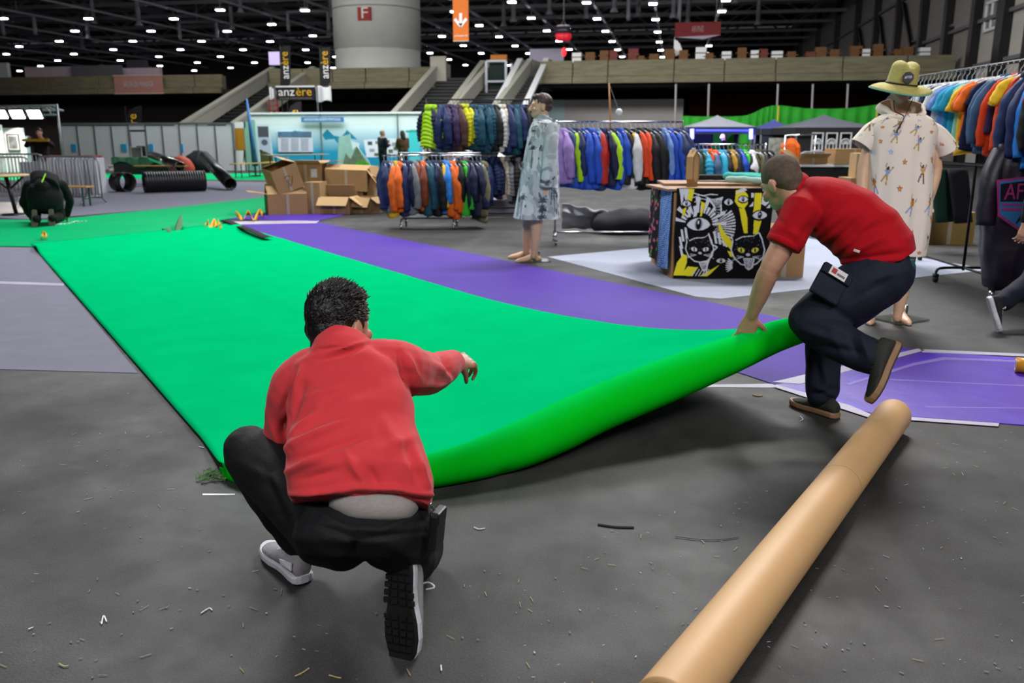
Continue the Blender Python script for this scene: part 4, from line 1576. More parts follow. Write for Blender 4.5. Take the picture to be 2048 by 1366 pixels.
def crown(u, v):
    th = 2 * math.pi * u
    if v < .6:
        r = lerp(.108, .098, v / .6)
        z = lerp(-.01, .105, v / .6)
    else:
        q = (v - .6) / .4
        r = .098 * math.cos(q * math.pi / 2) ** .6
        z = .105 + .055 * math.sin(q * math.pi / 2)
        z -= .035 * math.exp(-((r * math.cos(th)) / .025) ** 2) * (1 if True else 0) * smoothstep(q * 2)
    p = Vector((r * math.cos(th) * .93, r * math.sin(th) * 1.12, z))
    return hcen + tilt @ p


cr.grid(crown, 40, 26, True)
cr.build('crown', straw, hat, True, solid=.004)
br = MB(CAMX)


def brim(u, v):
    th = 2 * math.pi * u
    r = lerp(.104, .215, v)
    z = -.008 - .045 * v * v + .035 * v * math.cos(th) ** 2 * (1 if math.cos(th) > 0 else .25)
    return hcen + tilt @ Vector((r * math.cos(th) * .97, r * math.sin(th) * 1.08, z))


br.grid(brim, 60, 10, True)
br.build('brim', straw, hat, True, solid=.005)
ed = MB(CAMX)
ed.tube([brim(i / 60, 1.0) + Vector((0, 0, -.004)) for i in range(61)], .0045, 6, cap=False)
ed.build('brim_edge', mat('turquoise_edging', '#4fb0a4', .7, var=.1), hat, True)
ed = MB(CAMX)
ed.tube([hcen + tilt @ Vector((.108 * math.cos(a) * .95, .108 * math.sin(a) * 1.12, .004)) for a in [2 * math.pi * i / 40 for i in range(41)]], .006, 6, cap=False)
ed.build('hat_band', mat('black_cord', '#111113'), hat, True)
bc = hcen + tilt @ Vector((-.018, -.119, .055))
Mb = frame(CAMX @ bc, CAMX @ Vector((.99, -.12, .08)), (0, .1, 1))
MB().prism([(.040 * math.cos(math.pi / 8 + i * math.pi / 4), .040 * math.sin(math.pi / 8 + i * math.pi / 4)) for i in range(8)], .006, Mb).build('badge', mat('navy_badge', '#1b2030', .6, var=0), hat)
lettering('AFTER', .026, Mb @ Matrix.Translation((0, -.001, .008)), white_letter, hat, fit=.052)

# ---- robe mannequin in profile
M1 = Vector((.16, 9.78, 0))
man_r = thing('mannequin', 'flesh-coloured mannequin in profile wearing a grey palm-print coat', 'mannequin', C(*M1))
rh = head_frame(S(1082, 213, 9.78), (-.98, -.12, .02), (0, 0, 1))
mb = MB(CAMX)
head(mb, rh, S(1086, 246, 9.78), 1.12, .056)
mb.loft([ring(S(x, y, 9.78), (w, 0, 0), (0, h, 0)) for x, y, w, h in ((1086, 246, .06, .06), (1086, 256, .09, .15), (1084, 290, .1, .16), (1080, 340, .09, .12), (1078, 380, .11, .15), (1076, 400, .11, .15))])
hand(mb, S(1092, 372, 9.56), (-.1, 0, -1), (0, -1, 0), 1, curl=(.3, .35, .4, .45), spread=.03, k=1.1)
mb.tube([S(1098, 262, 9.6), S(1096, 320, 9.58), S(1092, 372, 9.56)], [.05, .042, .028], 14, round_caps=True)
for pts in ([S(1062, 395, 9.85), S(1056, 460, 9.88), S(1052, 505, 9.9)], [S(1078, 395, 9.68), S(1072, 460, 9.68), S(1067, 512, 9.68)]):
    mb.tube(polyline(pts, 10), [.085, .08, .075, .07, .066, .062, .056, .048, .04, .037], 16, round_caps=True)
foot(mb, Vector((*gs(1054, 516)[:2], .08)), (-.97, -.25, 0), 1.05)
foot(mb, Vector((*gs(1068, 523)[:2], .08)), (-.93, -.35, 0), 1.05)
o = mb.build('body', mann_skin, man_r, True)
remesh(o, .007, 3)
mb = MB(CAMX)
R = rh.to_3x3()
mb.ell(rh @ Vector((0, -.02, .05)), (.088, .112, .098), R, 20, 14)
mb.ell(rh @ Vector((0, -.055, .0)), (.082, .075, .065), R, 18, 12)
mb.ell(rh @ Vector((0, .055, .10)), (.06, .05, .035), R, 14, 10)
o = mb.build('hair', mat('molded_brown_hair', '#3c2a28', .5, var=.15, scale=40, bump=.4, bscale=80), man_r, True)
remesh(o, .007, 3)
rumple(o, .006, 40, (1, 1, .4))
base_plate(man_r, gs(1068, 522), .36, .1)

rob = thing('palm_print_coat', 'long pale grey hooded coat with palm-tree print on the mannequin', 'coat', C(M1.x, M1.y, .5))
secs = [(1072, 1096, 229, .07), (1070, 1099, 238, .10), (1064, 1106, 247, .19), (1058, 1112, 262, .225), (1052, 1115, 295, .235), (1044, 1117, 340, .24), (1036, 1118, 390, .25), (1028, 1119, 436, .26)]
sec_c = polyline([(a, b, c) for a, b, c, d in secs], 200)
sec_d = polyline([(d, 0, 0) for a, b, c, d in secs], 200)
NU, NV = 260, 200
V, UV = [], []
for j in range(NV):
    a, b, y = sec_c[j]
    h = sec_d[j].x
    t = j / (NV - 1)
    p0, p1 = S(a, y, 9.78), S(b, y, 9.78)
    c, hw = (p0 + p1) / 2, (p1.x - p0.x) / 2
    for i in range(NU):
        th = 2 * math.pi * i / NU
        x, yy = math.cos(th), math.sin(th)
        k = (abs(x) ** 2.4 + abs(yy) ** 2.4) ** (-1 / 2.4)
        fold = 1 + .09 * t * t * (math.sin(th * 6 + .5) * .6 + math.sin(th * 11) * .4)
        V.append(Vector((c.x + hw * x * k * (1 + .04 * t * math.sin(th * 5)), c.y + h * yy * k * fold, c.z)))
        UV.append((i / NU, t))
mb = MB(CAMX)
mb.v = [tuple(CAMX @ p) for p in V]
mb.f = [(j * NU + i, j * NU + (i + 1) % NU, (j + 1) * NU + (i + 1) % NU, (j + 1) * NU + i) for j in range(NV - 1) for i in range(NU)]
palm_m = mat('palm_print_cotton', None, .9, var=.06, attr='print', spec=.2)
o = mb.build('coat_body', palm_m, rob, True, solid=.004)


def palm_canvas(w, h, n, seed, s):
    rng = random.Random(seed)
    cv = Canvas(w, h, '#ccd3d8')
    for _ in range(n * 3):
        g = rng.choice(['#bcc5cb', '#acb6bd', '#d6dcdf', '#9aa5ad'])
        cv.ell(rng.uniform(0, w), rng.uniform(0, h), rng.uniform(.2, .9) * s, rng.uniform(.2, .9) * s, g, rng.uniform(0, 3))
    for _ in range(n):
        x, y = rng.uniform(0, w), rng.uniform(0, h)
        q = rng.random()
        col = rng.choice(['#4c5660', '#3d4852', '#606a72'])
        if q < .45:
            ln = rng.uniform(1.2, 2.2) * s
            dx = rng.uniform(-.4, .4) * s
            cv.line([(x, y), (x + dx * .5, y + ln * .5), (x + dx, y + ln)], .12 * s, col)
            for k in range(9):
                a = math.pi + k * math.pi / 8
                l = rng.uniform(.5, .8) * s
                cv.line([(x, y), (x + l * .6 * math.cos(a), y + l * .6 * math.sin(a)), (x + l * math.cos(a), y + l * math.sin(a) * .7 + .1 * s)], .14 * s, col, .05 * s)
        elif q < .75:
            cv.ell(x, y, .16 * s, .34 * s, col, rng.uniform(0, 3))
        else:
            cv.ell(x, y, .1 * s, .1 * s, '#39434c')
    return cv


UV = np.array(UV)
paint(o, palm_canvas(1200, 950, 190, 4, 66).sample(UV[:, 0], UV[:, 1]))
mb = MB(CAMX)
P = polyline([S(1104, 252, 9.66), S(1101, 290, 9.56), S(1097, 335, 9.53), S(1092, 372, 9.545)], 60)
mb.tube(P, [lerp(.085, .072, i / 59) for i in range(60)], 60, cap=False)
o = mb.build('sleeve', palm_m, rob, True, solid=.004)
idx = np.arange(len(o.data.vertices))
paint(o, palm_canvas(300, 400, 22, 8, 50).sample((idx % 60) / 60, (idx // 60) / 60))
mb = MB(CAMX)
mb.tube(polyline([S(1085, 246, 9.78), S(1087, 238, 9.78), S(1089, 232, 9.78)], 8), [.11, .105, .1, .095, .092, .09, .09, .088], 30, cap=False)
mb.build('collar', mat('grey_print_collar', '#a7b1b6', .9, var=.3, scale=30), rob, True, solid=.012)
cuff = MB(CAMX).tube([S(1092, 366, 9.545), S(1091.5, 374, 9.545)], [.074, .072], 24, cap=False)
cuff.build('cuff', mat('pale_cuff', '#c3c9cc', .9, var=.05), rob, True, solid=.006)

# ------------------------------------------------------------------ garments on racks
def garment_meshes(kind, var):
    """meshes of one garment hanging below its hook at the origin; thickness along x, shoulders along y; var makes it an individual"""
    rg = random.Random(len(kind) * 31 + ord(kind[0]) + 7 * var)
    long_ = {'jacket': .84, 'puffer': .80, 'parka': 1.0, 'tee': .70, 'longsleeve': .74}[kind] * (1 + .05 * (var - 1))
    thin = kind in ('tee', 'longsleeve')
    puff = kind == 'puffer'
    T = .042 if thin else .075
    ph, ph2 = rg.uniform(0, 6), rg.uniform(0, 6)
    b, sl, sr, co, ha = MB(), MB(), MB(), MB(), MB()
    NS, NA_ = (44 if puff else 22), 26

    def body(u, v):
        th = 2 * math.pi * u
        x, y = math.cos(th), math.sin(th)
        k = (abs(x) ** 2.3 + abs(y) ** 2.3) ** (-1 / 2.3)
        z = -.10 - (long_ - .10) * v
        sh = smoothstep(v / .16)
        wy = lerp(.055, .20, sh ** .8) + .03 * v
        tx = lerp(.028, T, sh) * (1 + .25 * v)
        if puff and v > .06:
            tx *= .80 + .32 * abs(math.sin(v * 9.5 * math.pi))
            wy *= .96 + .06 * abs(math.sin(v * 9.5 * math.pi))
        fold = 1 + (.16 if not puff else .04) * v * math.sin(4 * th + ph + 2 * v) + .08 * v * math.sin(7 * th + ph2)
        drop = .10 * (1 - sh) * 0 - .085 * sh * (abs(y) ** 2) * (1 - v)
        return Vector((x * k * tx * fold + .012 * math.sin(3 * v + ph), y * k * wy, z + drop + .018 * v * math.sin(2 * th + ph)))
    b.grid(body, NA_, NS, True)
    n = NA_
    b.f += [tuple(range(n - 1, -1, -1)), tuple((NS - 1) * n + j for j in range(n))]
    end = -.36 if kind == 'tee' else -long_ * .90
    for m_, s in ((sl, 1), (sr, -1)):
        bx, sw = rg.uniform(-.05, .06), rg.uniform(-.03, .03)
        NP = 10 if kind == 'tee' else (30 if puff else 18)
        P, R = [], []
        for i in range(NP):
            t = i / (NP - 1)
            y = lerp(.135, .245 if kind != 'tee' else .27, t ** .45) + (.025 * math.sin(t * math.pi) if kind != 'tee' else 0)
            P.append(Vector((bx * math.sin(t * math.pi * .8) + sw * t, y * s, lerp(-.145, end, t ** .93))))
            r = lerp(.030, .078 if not thin else .066, smoothstep(t / .28)) * (1 - (.30 if kind != 'tee' else -.05) * smoothstep((t - .35) / .65))
            if puff:
                r *= .82 + .28 * abs(math.sin(t * 8.5 * math.pi))
            else:
                r *= 1 + .07 * math.sin(t * 13 + ph) * (t > .2) + .05 * math.sin(t * 29 + ph2) * (t > .2)
            R.append(r)
        m_.tube(P, R, 14, up=(0, 1, .2), flat=.78)
    if kind == 'tee':
        co.tube([(0.03 * math.cos(a), .065 * math.sin(a), -.105 - .012 * math.cos(a)) for a in [2 * math.pi * i / 16 for i in range(17)]], .009, 6, cap=False)
    elif puff:
        co.loft([ring((0, 0, z), (tx, 0, 0), (0, wy, 0), 16) for z, tx, wy in ((-.16, .05, .11), (-.11, .058, .10), (-.075, .055, .09), (-.06, .04, .08))])
    elif thin:
        co.loft([ring((0, 0, z), (tx, 0, 0), (0, wy, 0), 16) for z, tx, wy in ((-.14, .03, .09), (-.10, .035, .07), (-.08, .03, .065))])
    else:  # soft hood falling back
        hx = .03 + .02 * var
        co.loft([ring((x, y, z), (tx, 0, 0), (0, wy, 0), 16) for x, y, z, tx, wy in ((hx * .4, 0, -.22, .055, .10), (hx, 0, -.17, .075, .13), (hx * 1.2, 0, -.12, .075, .125), (hx * .9, 0, -.08, .055, .10), (hx * .5, 0, -.065, .035, .07))])
    for m_ in (b, sl, sr, co):
        w = []
        for p in m_.v:
            q = Vector(p)
            a_ = .0 if puff else (.010 if not thin else .006)
            d = mnoise.noise_vector((q.x * 16 + ph, q.y * 14, q.z * 7 + ph2)) * a_ * smoothstep((-q.z - .12) / .1)
            w.append(tuple(q + d))
        m_.v = w
    hook = [(0, 0, -.10), (0, 0, -.045), (0, .012, -.03), (0, .02, -.008), (0, .012, .012), (0, -.006, .02), (0, -.022, .01)]
    ha.tube(polyline(hook, 16), .0035, 6)
    ha.tube([(0, -.17, -.150), (0, -.09, -.112), (0, 0, -.092), (0, .09, -.112), (0, .17, -.150)], [.006, .01, .012, .01, .006], 8)
    return {'body': b.mesh('garment_body', None, True), 'sleeve_a': sl.mesh('garment_sleeve', None, True), 'sleeve_b': sr.mesh('garment_sleeve', None, True),
            'collar': co.mesh('garment_collar', None, True), 'hanger': ha.mesh('hanger', None, True)}


GM = {(k, v): garment_meshes(k, v) for k in ('jacket', 'puffer', 'parka', 'tee', 'longsleeve') for v in range(3)}
for d in GM.values():
    for me in d.values():
        me.materials.append(None)
hanger_m = mat('pale_plastic_hanger', '#c4cad0', .4, var=0)
hanger_d = mat('dark_plastic_hanger', '#17181b', .4, var=0)
COLN = {}
NOUN = {'jacket': 'jacket', 'puffer': 'quilted jacket', 'parka': 'parka', 'tee': 'T-shirt', 'longsleeve': 'pullover'}
NAMEC = {'o': ('orange', '#e2661c'), 'O': ('red-orange', '#d8441c'), 'y': ('yellow', '#e0b42a'), 'Y': ('acid yellow', '#c8c81a'), 'l': ('lime green', '#a6d81c'), 'g': ('bright green', '#2fb52a'), 'n': ('navy blue', '#141a3c'),
         'b': ('royal blue', '#1d49b4'), 'B': ('bright blue', '#2a7fd6'), 't': ('teal blue', '#16495f'), 'T': ('turquoise', '#1f93b8'), 's': ('slate blue', '#3a5578'), 'k': ('black', '#101116'), 'w': ('white', '#cfd0d4'),
         'e': ('grey', '#77797f'), 'v': ('olive', '#66624c'), 'p': ('purple', '#3a2850'), 'r': ('red', '#b0281e'), 'c': ('cream', '#c9c0ae'), 'R': ('rust brown', '#7a3a20'), 'm': ('mint', '#8cc4a8'), 'i': ('light blue', '#6a8fd0'),
         'u': ('mustard', '#a07c1e'), 'G': ('dark green', '#14362a'), 'f': ('camouflage', '#4c4a30'), 'L': ('lavender', '#9a7cc0'), 'd': ('dark blue', '#1a2a58'), 'x': ('brown', '#4a3028')}


def garment(kind, code, pos, rotz, where, idx, group, hang=hanger_m, scale=1.0, sway=0.0):
    main, slv = code[0], (code[1] if len(code) > 1 else code[0])
    clr = code[2] if len(code) > 2 else main
    cn = NAMEC[main][0] if main == slv else NAMEC[main][0] + ' and ' + NAMEC[slv][0]
    nm = {'jacket': 'hanging_jacket', 'puffer': 'hanging_quilted_jacket', 'parka': 'hanging_parka', 'tee': 'hanging_shirt', 'longsleeve': 'hanging_pullover'}[kind]
    t = thing(nm, '%s %s, %s from the left on %s' % (cn, NOUN[kind], ORD[idx], where), 'jacket' if kind in ('jacket', 'puffer', 'parka') else 'shirt', pos, rotz, group)
    t.scale = (scale,) * 3
    t.rotation_euler = (sway, 0, rotz)
    shiny = .6 if kind in ('puffer', 'jacket') else .9
    for key, nm2, m in (('body', 'body', main), ('sleeve_a', 'sleeve', slv), ('sleeve_b', 'sleeve', slv), ('collar', 'collar' if kind in ('tee', 'puffer', 'longsleeve') else 'hood', clr), ('hanger', 'hanger', None)):
        o = bpy.data.objects.new(nm2, GM[(kind, idx % 3)][key])
        link(o, t)
        o.material_slots[0].link = 'OBJECT'
        o.material_slots[0].material = hang if m is None else cloth(NAMEC[m][1], shiny)
    return t


def rack_row(codes, A, B, z, where, group, turn=0.35, kinds=None, hang=hanger_m, scale=1.0, seed=1, jitter=.22):
    """codes: list of 'kind letter + colours'; from A (left in view) to B, points (right, ahead)"""
    rng = random.Random(seed)
    A, B = Vector((*A, z)), Vector((*B, z))
    d = (B - A)
    n = len(codes)
    ang = math.atan2(d.y, d.x)
    K = {'j': 'jacket', 'q': 'puffer', 'P': 'parka', 't': 'tee', 'l': 'longsleeve'}
    for i, c in enumerate(codes):
        p = A + d * ((i + .5) / n)
        garment(K[c[0]], c[1:], C(p.x, p.y, z), ang + YAW + turn + rng.uniform(-jitter, jitter), where, i, group, hang, scale * rng.uniform(.92, 1.07), rng.uniform(-.05, .05))


def castor(mb, p, k=1.0):
    p = Vector(p)
    mb.tube([p + Vector((0, 0, .11 * k)), p + Vector((0, 0, .06 * k))], .012 * k, 8)
    mb.tube([p + Vector((-.014 * k, 0, .035 * k)), p + Vector((.014 * k, 0, .035 * k))], .035 * k, 14)
    mb.box(p + Vector((0, 0, .07 * k)), (.04 * k, .05 * k, .03 * k))


def rail_rack(label, A, B, z, m, second=None, ends=True, base=True, posts=(0.0, 1.0), rail_r=.014, post_r=.014, over=.0):
    """clothes rack: rail, posts, feet bar and castors"""
    A, B = Vector((*A, 0)), Vector((*B, 0))
    d = (B - A)
    side = Vector((-d.y, d.x, 0)).normalized()
    t = thing('clothes_rack', label, 'clothes rack', C(*(A + d * .5)))
    u = d.normalized()
    MB(CAMX).tube([A - u * over + Vector((0, 0, z)), B + u * over + Vector((0, 0, z))], rail_r, 10).build('rail', m, t, True)
    if second:
        MB(CAMX).tube([A + Vector((0, 0, second)), B + Vector((0, 0, second))], rail_r, 10).build('lower_rail', m, t, True)
    for s in posts:
        q = A + d * s
        MB(CAMX).tube([q + Vector((0, 0, .12)), q + Vector((0, 0, z + .02))], post_r, 10).build('post', m, t, True)
        if base:
            ft = MB(CAMX)
            ft.tube(polyline([q - side * .26 + Vector((0, 0, .10)), q - side * .22 + Vector((0, 0, .14)), q + Vector((0, 0, .145)), q + side * .22 + Vector((0, 0, .14)), q + side * .26 + Vector((0, 0, .10))], 14), .014, 8)
            f_ = ft.build('foot_bar', m, t, True)
            for sg_ in (-1, 1):
                cs = MB(CAMX)
                castor(cs, q + side * (.26 * sg_))
                cs.build('castor', black_rub if m is black_metal else chrome, f_, True)
    if base:
        MB(CAMX).tube([A + d * posts[0] + Vector((0, 0, .145)), A + d * posts[-1] + Vector((0, 0, .145))], .012, 8).build('bottom_bar', m, t, True)
    return t


# front low rack (two parallel rails)
rail_rack('low chrome rack of mixed jackets in front of the cardboard boxes', (-2.02, 13.5), (-.48, 13.45), 1.115, chrome, posts=(.20, .73))
rk = MB(CAMX).tube([(-1.8, 13.95, 1.14), (-.5, 13.9, 1.14)], .014, 8).build('rack_rail', chrome, None, True)
tag(rk, 'spare chrome rail lying behind the low jacket rack', 'rail')
rack_row(['jd', 'jes', 'jyo', 'jo', 'jn', 'jd', 'jn', 'je', 'jR', 'joR', 'jt', 'jt', 'jd', 'jk', 'jBy', 'jB', 'jo', 'jo', 'jk', 'jg', 'jn', 'jn', 'jn', 'jn', 'Pv'], (-2.02, 13.5), (-.45, 13.45), 1.10,
         'the low front rack', 'jackets on the low front rack', .45, seed=3)
# black two-tier rack
rail_rack('tall black two-tier rack of quilted jackets left of the palm-coat mannequin', (-1.50, 15.5), (.30, 15.5), 2.03, black_metal, second=1.13)
rack_row(['qln', 'ql', 'jsd', 'jd', 'qp', 'qp', 'jp', 'jx', 'qY', 'qY', 'qt', 'qt', 'jt', 'jt', 'jt', 'qt', 'jk', 'qw', 'qc', 'jd', 'jt', 'jt', 'jd', 'jk', 'Pkkx'], (-1.50, 15.5), (.30, 15.5), 2.01,
         'the upper black rack', 'jackets on the upper tier of the black rack', .5, seed=5, hang=hanger_d)
rack_row(['jw', 'jL', 'jL', 'jw', 'jk', 'jk', 'qt', 'qt', 'jd', 'qd', 'qn', 'qc', 'qe', 'qk', 'qe', 'jk', 'jp'], (-1.20, 15.5), (.30, 15.5), 1.11,
         'the lower black rack', 'jackets on the lower tier of the black rack', .5, seed=6, hang=hanger_d)
# middle chrome rack
rail_rack('chrome rack of blue and neon jackets between mannequin and display box', (.58, 11.5), (2.24, 11.5), 1.585, chrome, posts=(.0, 1.0))
rack_row(['jL', 'js', 'jbl', 'jd', 'jb', 'jb', 'jb', 'ji', 'jdr', 'jn', 'jnl', 'jb', 'jb', 'jk', 'jwy', 'jkw', 'jkO', 'jkO', 'jk', 'jnk', 'jd', 'ji', 'jb', 'jb', 'jd', 'jd'], (.60, 11.5), (2.22, 11.5), 1.57,
         'the middle rack', 'jackets on the middle chrome rack', .55, seed=9)
# far right rack behind the display box
rail_rack('far chrome rack behind the towel display box', (2.75, 14.0), (4.10, 14.0), 1.275, chrome, posts=(.02, .98))
rack_row(['jb', 'jb', 'jG', 'jG', 'qT', 'qo', 'jOs', 'jT', 'jT', 'jk', 'ju', 'jk', 'jb', 'jg', 'jk', 'jw', 'jf', 'jf', 'jk', 'jk'], (2.78, 14.0), (4.10, 14.0), 1.26,
         'the far rack', 'jackets on the far rack behind the display box', .5, seed=12)
# black wall rack at right, near
rail_rack('long black two-tier rack of T-shirts at the right edge', (4.48, 10.0), (4.40, 6.6), 2.04, black_metal, second=1.14, posts=(.05, .5, .98))
rack_row(['tn', 'tw', 'tm', 'tl', 'tb', 'tm', 'tk', 'tw', 'tkw', 'twk', 'tn', 'tw', 'tx', 'ti', 'tT', 'tT', 'tm', 'ty', 'to', 'tno', 'tn', 'ls', 'ls', 'lO', 'lp', 'ty', 'jkO', 'jd', 'jd', 'jB', 'jk', 'tO', 'jd', 'jn'],
         (4.48, 9.95), (4.40, 6.75), 2.02, 'the right rack', 'shirts on the upper tier of the right rack', -.55, seed=21)

# ------------------------------------------------------------------ towel display, boxes
card = mat('brown_cardboard', '#9c7a52', .85, var=.08, scale=5, bump=.1, bscale=30)
card_d = mat('dark_cardboard', '#8a6a46', .85, var=.08, scale=5)
card_in = mat('pale_cardboard', '#b8976a', .85, var=.06, scale=5)
packing = mat('clear_packing_tape', '#a89c88', .25, var=.05, spec=.6)
paper_lbl = mat('paper_label', '#c9c9d4', .7, var=.05)


def carton(label, c, size, rotz, tilt=(0, 0, 0), flaps=(), m=None, tape=True, lbl=(), z=0.0, group=None, open_top=True):
    """cardboard box: four walls, bottom, flaps (side, angle), tape, labels; c = (right, ahead)"""
    m = m or card
    t = thing('cardboard_box', label, 'box', C(c[0], c[1], z), YAW + rotz, group)
    t.rotation_euler = (tilt[0], tilt[1], YAW + rotz)
    L, W, H = size
    th = .006
    w = MB()
    for cx, cy, sx, sy in ((0, -W / 2, L, th), (0, W / 2, L, th), (-L / 2, 0, th, W), (L / 2, 0, th, W)):
        w.box((cx, cy, H / 2), (sx + (th if sx > th else 0), sy, H))
    w.box((0, 0, th / 2), (L, W, th))
    if not open_top:
        w.box((0, 0, H - th / 2), (L, W, th))
    w.build('box_walls', m, t, local=True)
    for side, ang in flaps:
        fl = MB()
        ln = (L, L, W, W)[side]
        dp = (W if side < 2 else L) * .48
        base, out = [((0, -W / 2), (0, -1)), ((0, W / 2), (0, 1)), ((-L / 2, 0), (-1, 0)), ((L / 2, 0), (1, 0))][side]
        o_, al = Vector((*out, 0)), Vector((-out[1], out[0], 0))
        d = o_ * math.cos(ang) + Vector((0, 0, math.sin(ang)))
        b = Vector((*base, H))
        nn = d.cross(al).normalized() * .003
        fl.add([b + al * ln / 2 + nn, b - al * ln / 2 + nn, b - al * ln / 2 + d * dp + nn, b + al * ln / 2 + d * dp + nn, b + al * ln / 2 - nn, b - al * ln / 2 - nn, b - al * ln / 2 + d * dp - nn, b + al * ln / 2 + d * dp - nn],
               [(0, 1, 2, 3), (7, 6, 5, 4), (0, 4, 5, 1), (1, 5, 6, 2), (2, 6, 7, 3), (3, 7, 4, 0)])
        fl.build('flap', card_in, t, local=True)
    if tape:
        MB().box((0, -W / 2 - .004, H * .5), (.05, .003, H * .98)).build('packing_tape', packing, t, local=True)
    for (sx, sz, px, pz, face) in lbl:
        if face == 0:
            MB().box((px, -W / 2 - .005, pz), (sx, .002, sz)).build('paper_label', paper_lbl, t, local=True)
        else:
            MB().box((L / 2 + .005, px, pz), (.002, sx, sz)).build('paper_label', paper_lbl, t, local=True)
    return t


# the pile of cartons (left to right, bottom to top)
carton('open cardboard box at the lower left of the pile', (-4.20, 15.95), (.70, .55, .38), .38, flaps=((2, .15), (1, 2.4), (0, 2.6)))
carton('tilted cardboard box with scribbled face on top of the left box', (-4.17, 15.98), (.50, .52, .46), .55, (.12, -.34, 0), flaps=((1, 2.9), (3, 2.6)), lbl=((.10, .09, .12, .14, 1), (.12, .10, -.05, .28, 1)), z=.46)
carton('tall upright cardboard box at the back of the pile', (-3.95, 16.85), (.62, .46, .50), -.05, flaps=((0, .3), (1, .2), (3, .2)), lbl=((.12, .16, .16, .32, 0),), z=.395)
carton('cardboard box under the tall box in the pile', (-3.88, 16.85), (.62, .46, .39), -.05, open_top=False)
carton('small cardboard box in the middle of the pile', (-3.66, 16.1), (.28, .45, .58), -.1, open_top=False)
carton('open cardboard box with folded flaps at the front of the pile', (-3.24, 16.05), (.58, .46, .32), -.18, flaps=((0, -.75), (3, -.6), (1, 2.0)))
carton('wide open cardboard box lying on top of the pile', (-3.15, 16.8), (.82, .52, .40), -.12, (.03, .03, 0), flaps=((1, .15), (3, -.9), (0, 2.8)), z=.39)
carton('cardboard box under the wide box in the pile', (-3.2, 16.85), (.70, .50, .37), -.1, open_top=False)
carton('short cardboard box right of the front box', (-2.72, 16.15), (.38, .45, .30), -.35, flaps=((3, -.6), (0, -.9)))
carton('cardboard box leaning sideways at the right of the pile', (-2.62, 16.75), (.34, .42, .62), -.25, (0, .22, 0), flaps=((3, .9), (2, 1.2)), z=.04)
carton('narrow cardboard box at the right end of the pile', (-2.32, 16.9), (.34, .40, .40), -.2, flaps=((1, .2), (3, .3)))
# scribbled face
sc_m = mat('marker_ink', '#5a4630', .8, var=0)
bx = [o for o in bpy.data.objects if o.get('label', '').startswith('tilted cardboard box with scribbled')][0]
sk = MB()
for pts in ([(-.05, .30), (-.02, .33), (.03, .33), (.06, .30)], [(-.02, .24), (.0, .20), (.02, .24), (.0, .27), (-.02, .24)], [(0, .20), (.02, .13), (.08, .22), (.10, .30)], [(.0, .20), (-.03, .12)]):
    sk.tube([(x, -.268, z - .04) for x, z in pts], .005, 5)
sk.build('marker_drawing', sc_m, bx, local=True)

# towel display box
disp = thing('display_box', 'tall cardboard display box draped with printed towels', 'box', C(2.1, 9.1, 0))
MB(CAMX).box((2.08, 9.14, .43), (.95, 1.24, .86)).build('box_body', card, disp, bevel=.006)
for cx, cy, sx, sy, r in ((2.02, 8.98, 1.06, .86, .10), (2.16, 9.34, 1.10, .70, -.06)):
    tp = MB(CAMX).box((cx, cy, .885 + (.026 if r < 0 else 0)), (sx, sy, .024), Matrix.Rotation(r, 3, 'Z')).build('loose_board', mat('brown_hardboard', '#8d6641', .6, var=.08, scale=4), None, bevel=.003)
    tag(tp, 'brown board lying on the %s of the display box' % ('front' if r > 0 else 'back'), 'board')
carton('plain cardboard box standing right of the towel display', (2.76, 8.86), (.40, .55, .50), .02, open_top=False, m=card)

# cat and eye towel, drawn as print
cv = Canvas(1040, 970, '#0c0c0e')
W_, Y_, K_, Gy = '#d6d9e2', '#e8dc2a', '#0c0c0e', '#8d93a3'


def P_(pts):
    return [(x - 280, y - 280) for x, y in pts]


cv.poly(P_([(305, 285), (360, 285), (345, 420), (330, 470)]), W_)
cv.poly(P_([(345, 285), (410, 285), (400, 400), (365, 400)]), W_)
cv.poly(P_([(400, 285), (470, 290), (440, 420), (385, 395), (410, 330)]), Y_)
for k, a in enumerate(np.linspace(-2.9, -.05, 15)):                      # rays around the big eye
    r0, r1 = 130, (210 if k % 2 else 300)
    cx, cy = 535, 670
    w0, w1 = .055, .075
    cv.poly(P_([(cx + r0 * 1.15 * math.cos(a - w0), cy + r0 * math.sin(a - w0)), (cx + r1 * math.cos(a - w1), cy + r1 * math.sin(a - w1)), (cx + r1 * math.cos(a + w1), cy + r1 * math.sin(a + w1)), (cx + r0 * 1.15 * math.cos(a + w0), cy + r0 * math.sin(a + w0))]), W_)
for k, a in enumerate(np.linspace(-.65, .75, 13)):                       # long rays to the right
    cx, cy = 640, 700
    cv.poly(P_([(cx + 60 * math.cos(a), cy + 60 * math.sin(a)), (cx + 300 * math.cos(a - .03), cy + 300 * math.sin(a - .03)), (cx + 300 * math.cos(a + .035), cy + 300 * math.sin(a + .035))]), W_)
for k, (x, y) in enumerate(((345, 720), (330, 800), (335, 900), (385, 700), (700, 740), (745, 750), (790, 770))):
    cv.poly(P_([(x, y), (x + 24, y), (x + 50, y + 130), (x + 24, y + 130)]), W_)


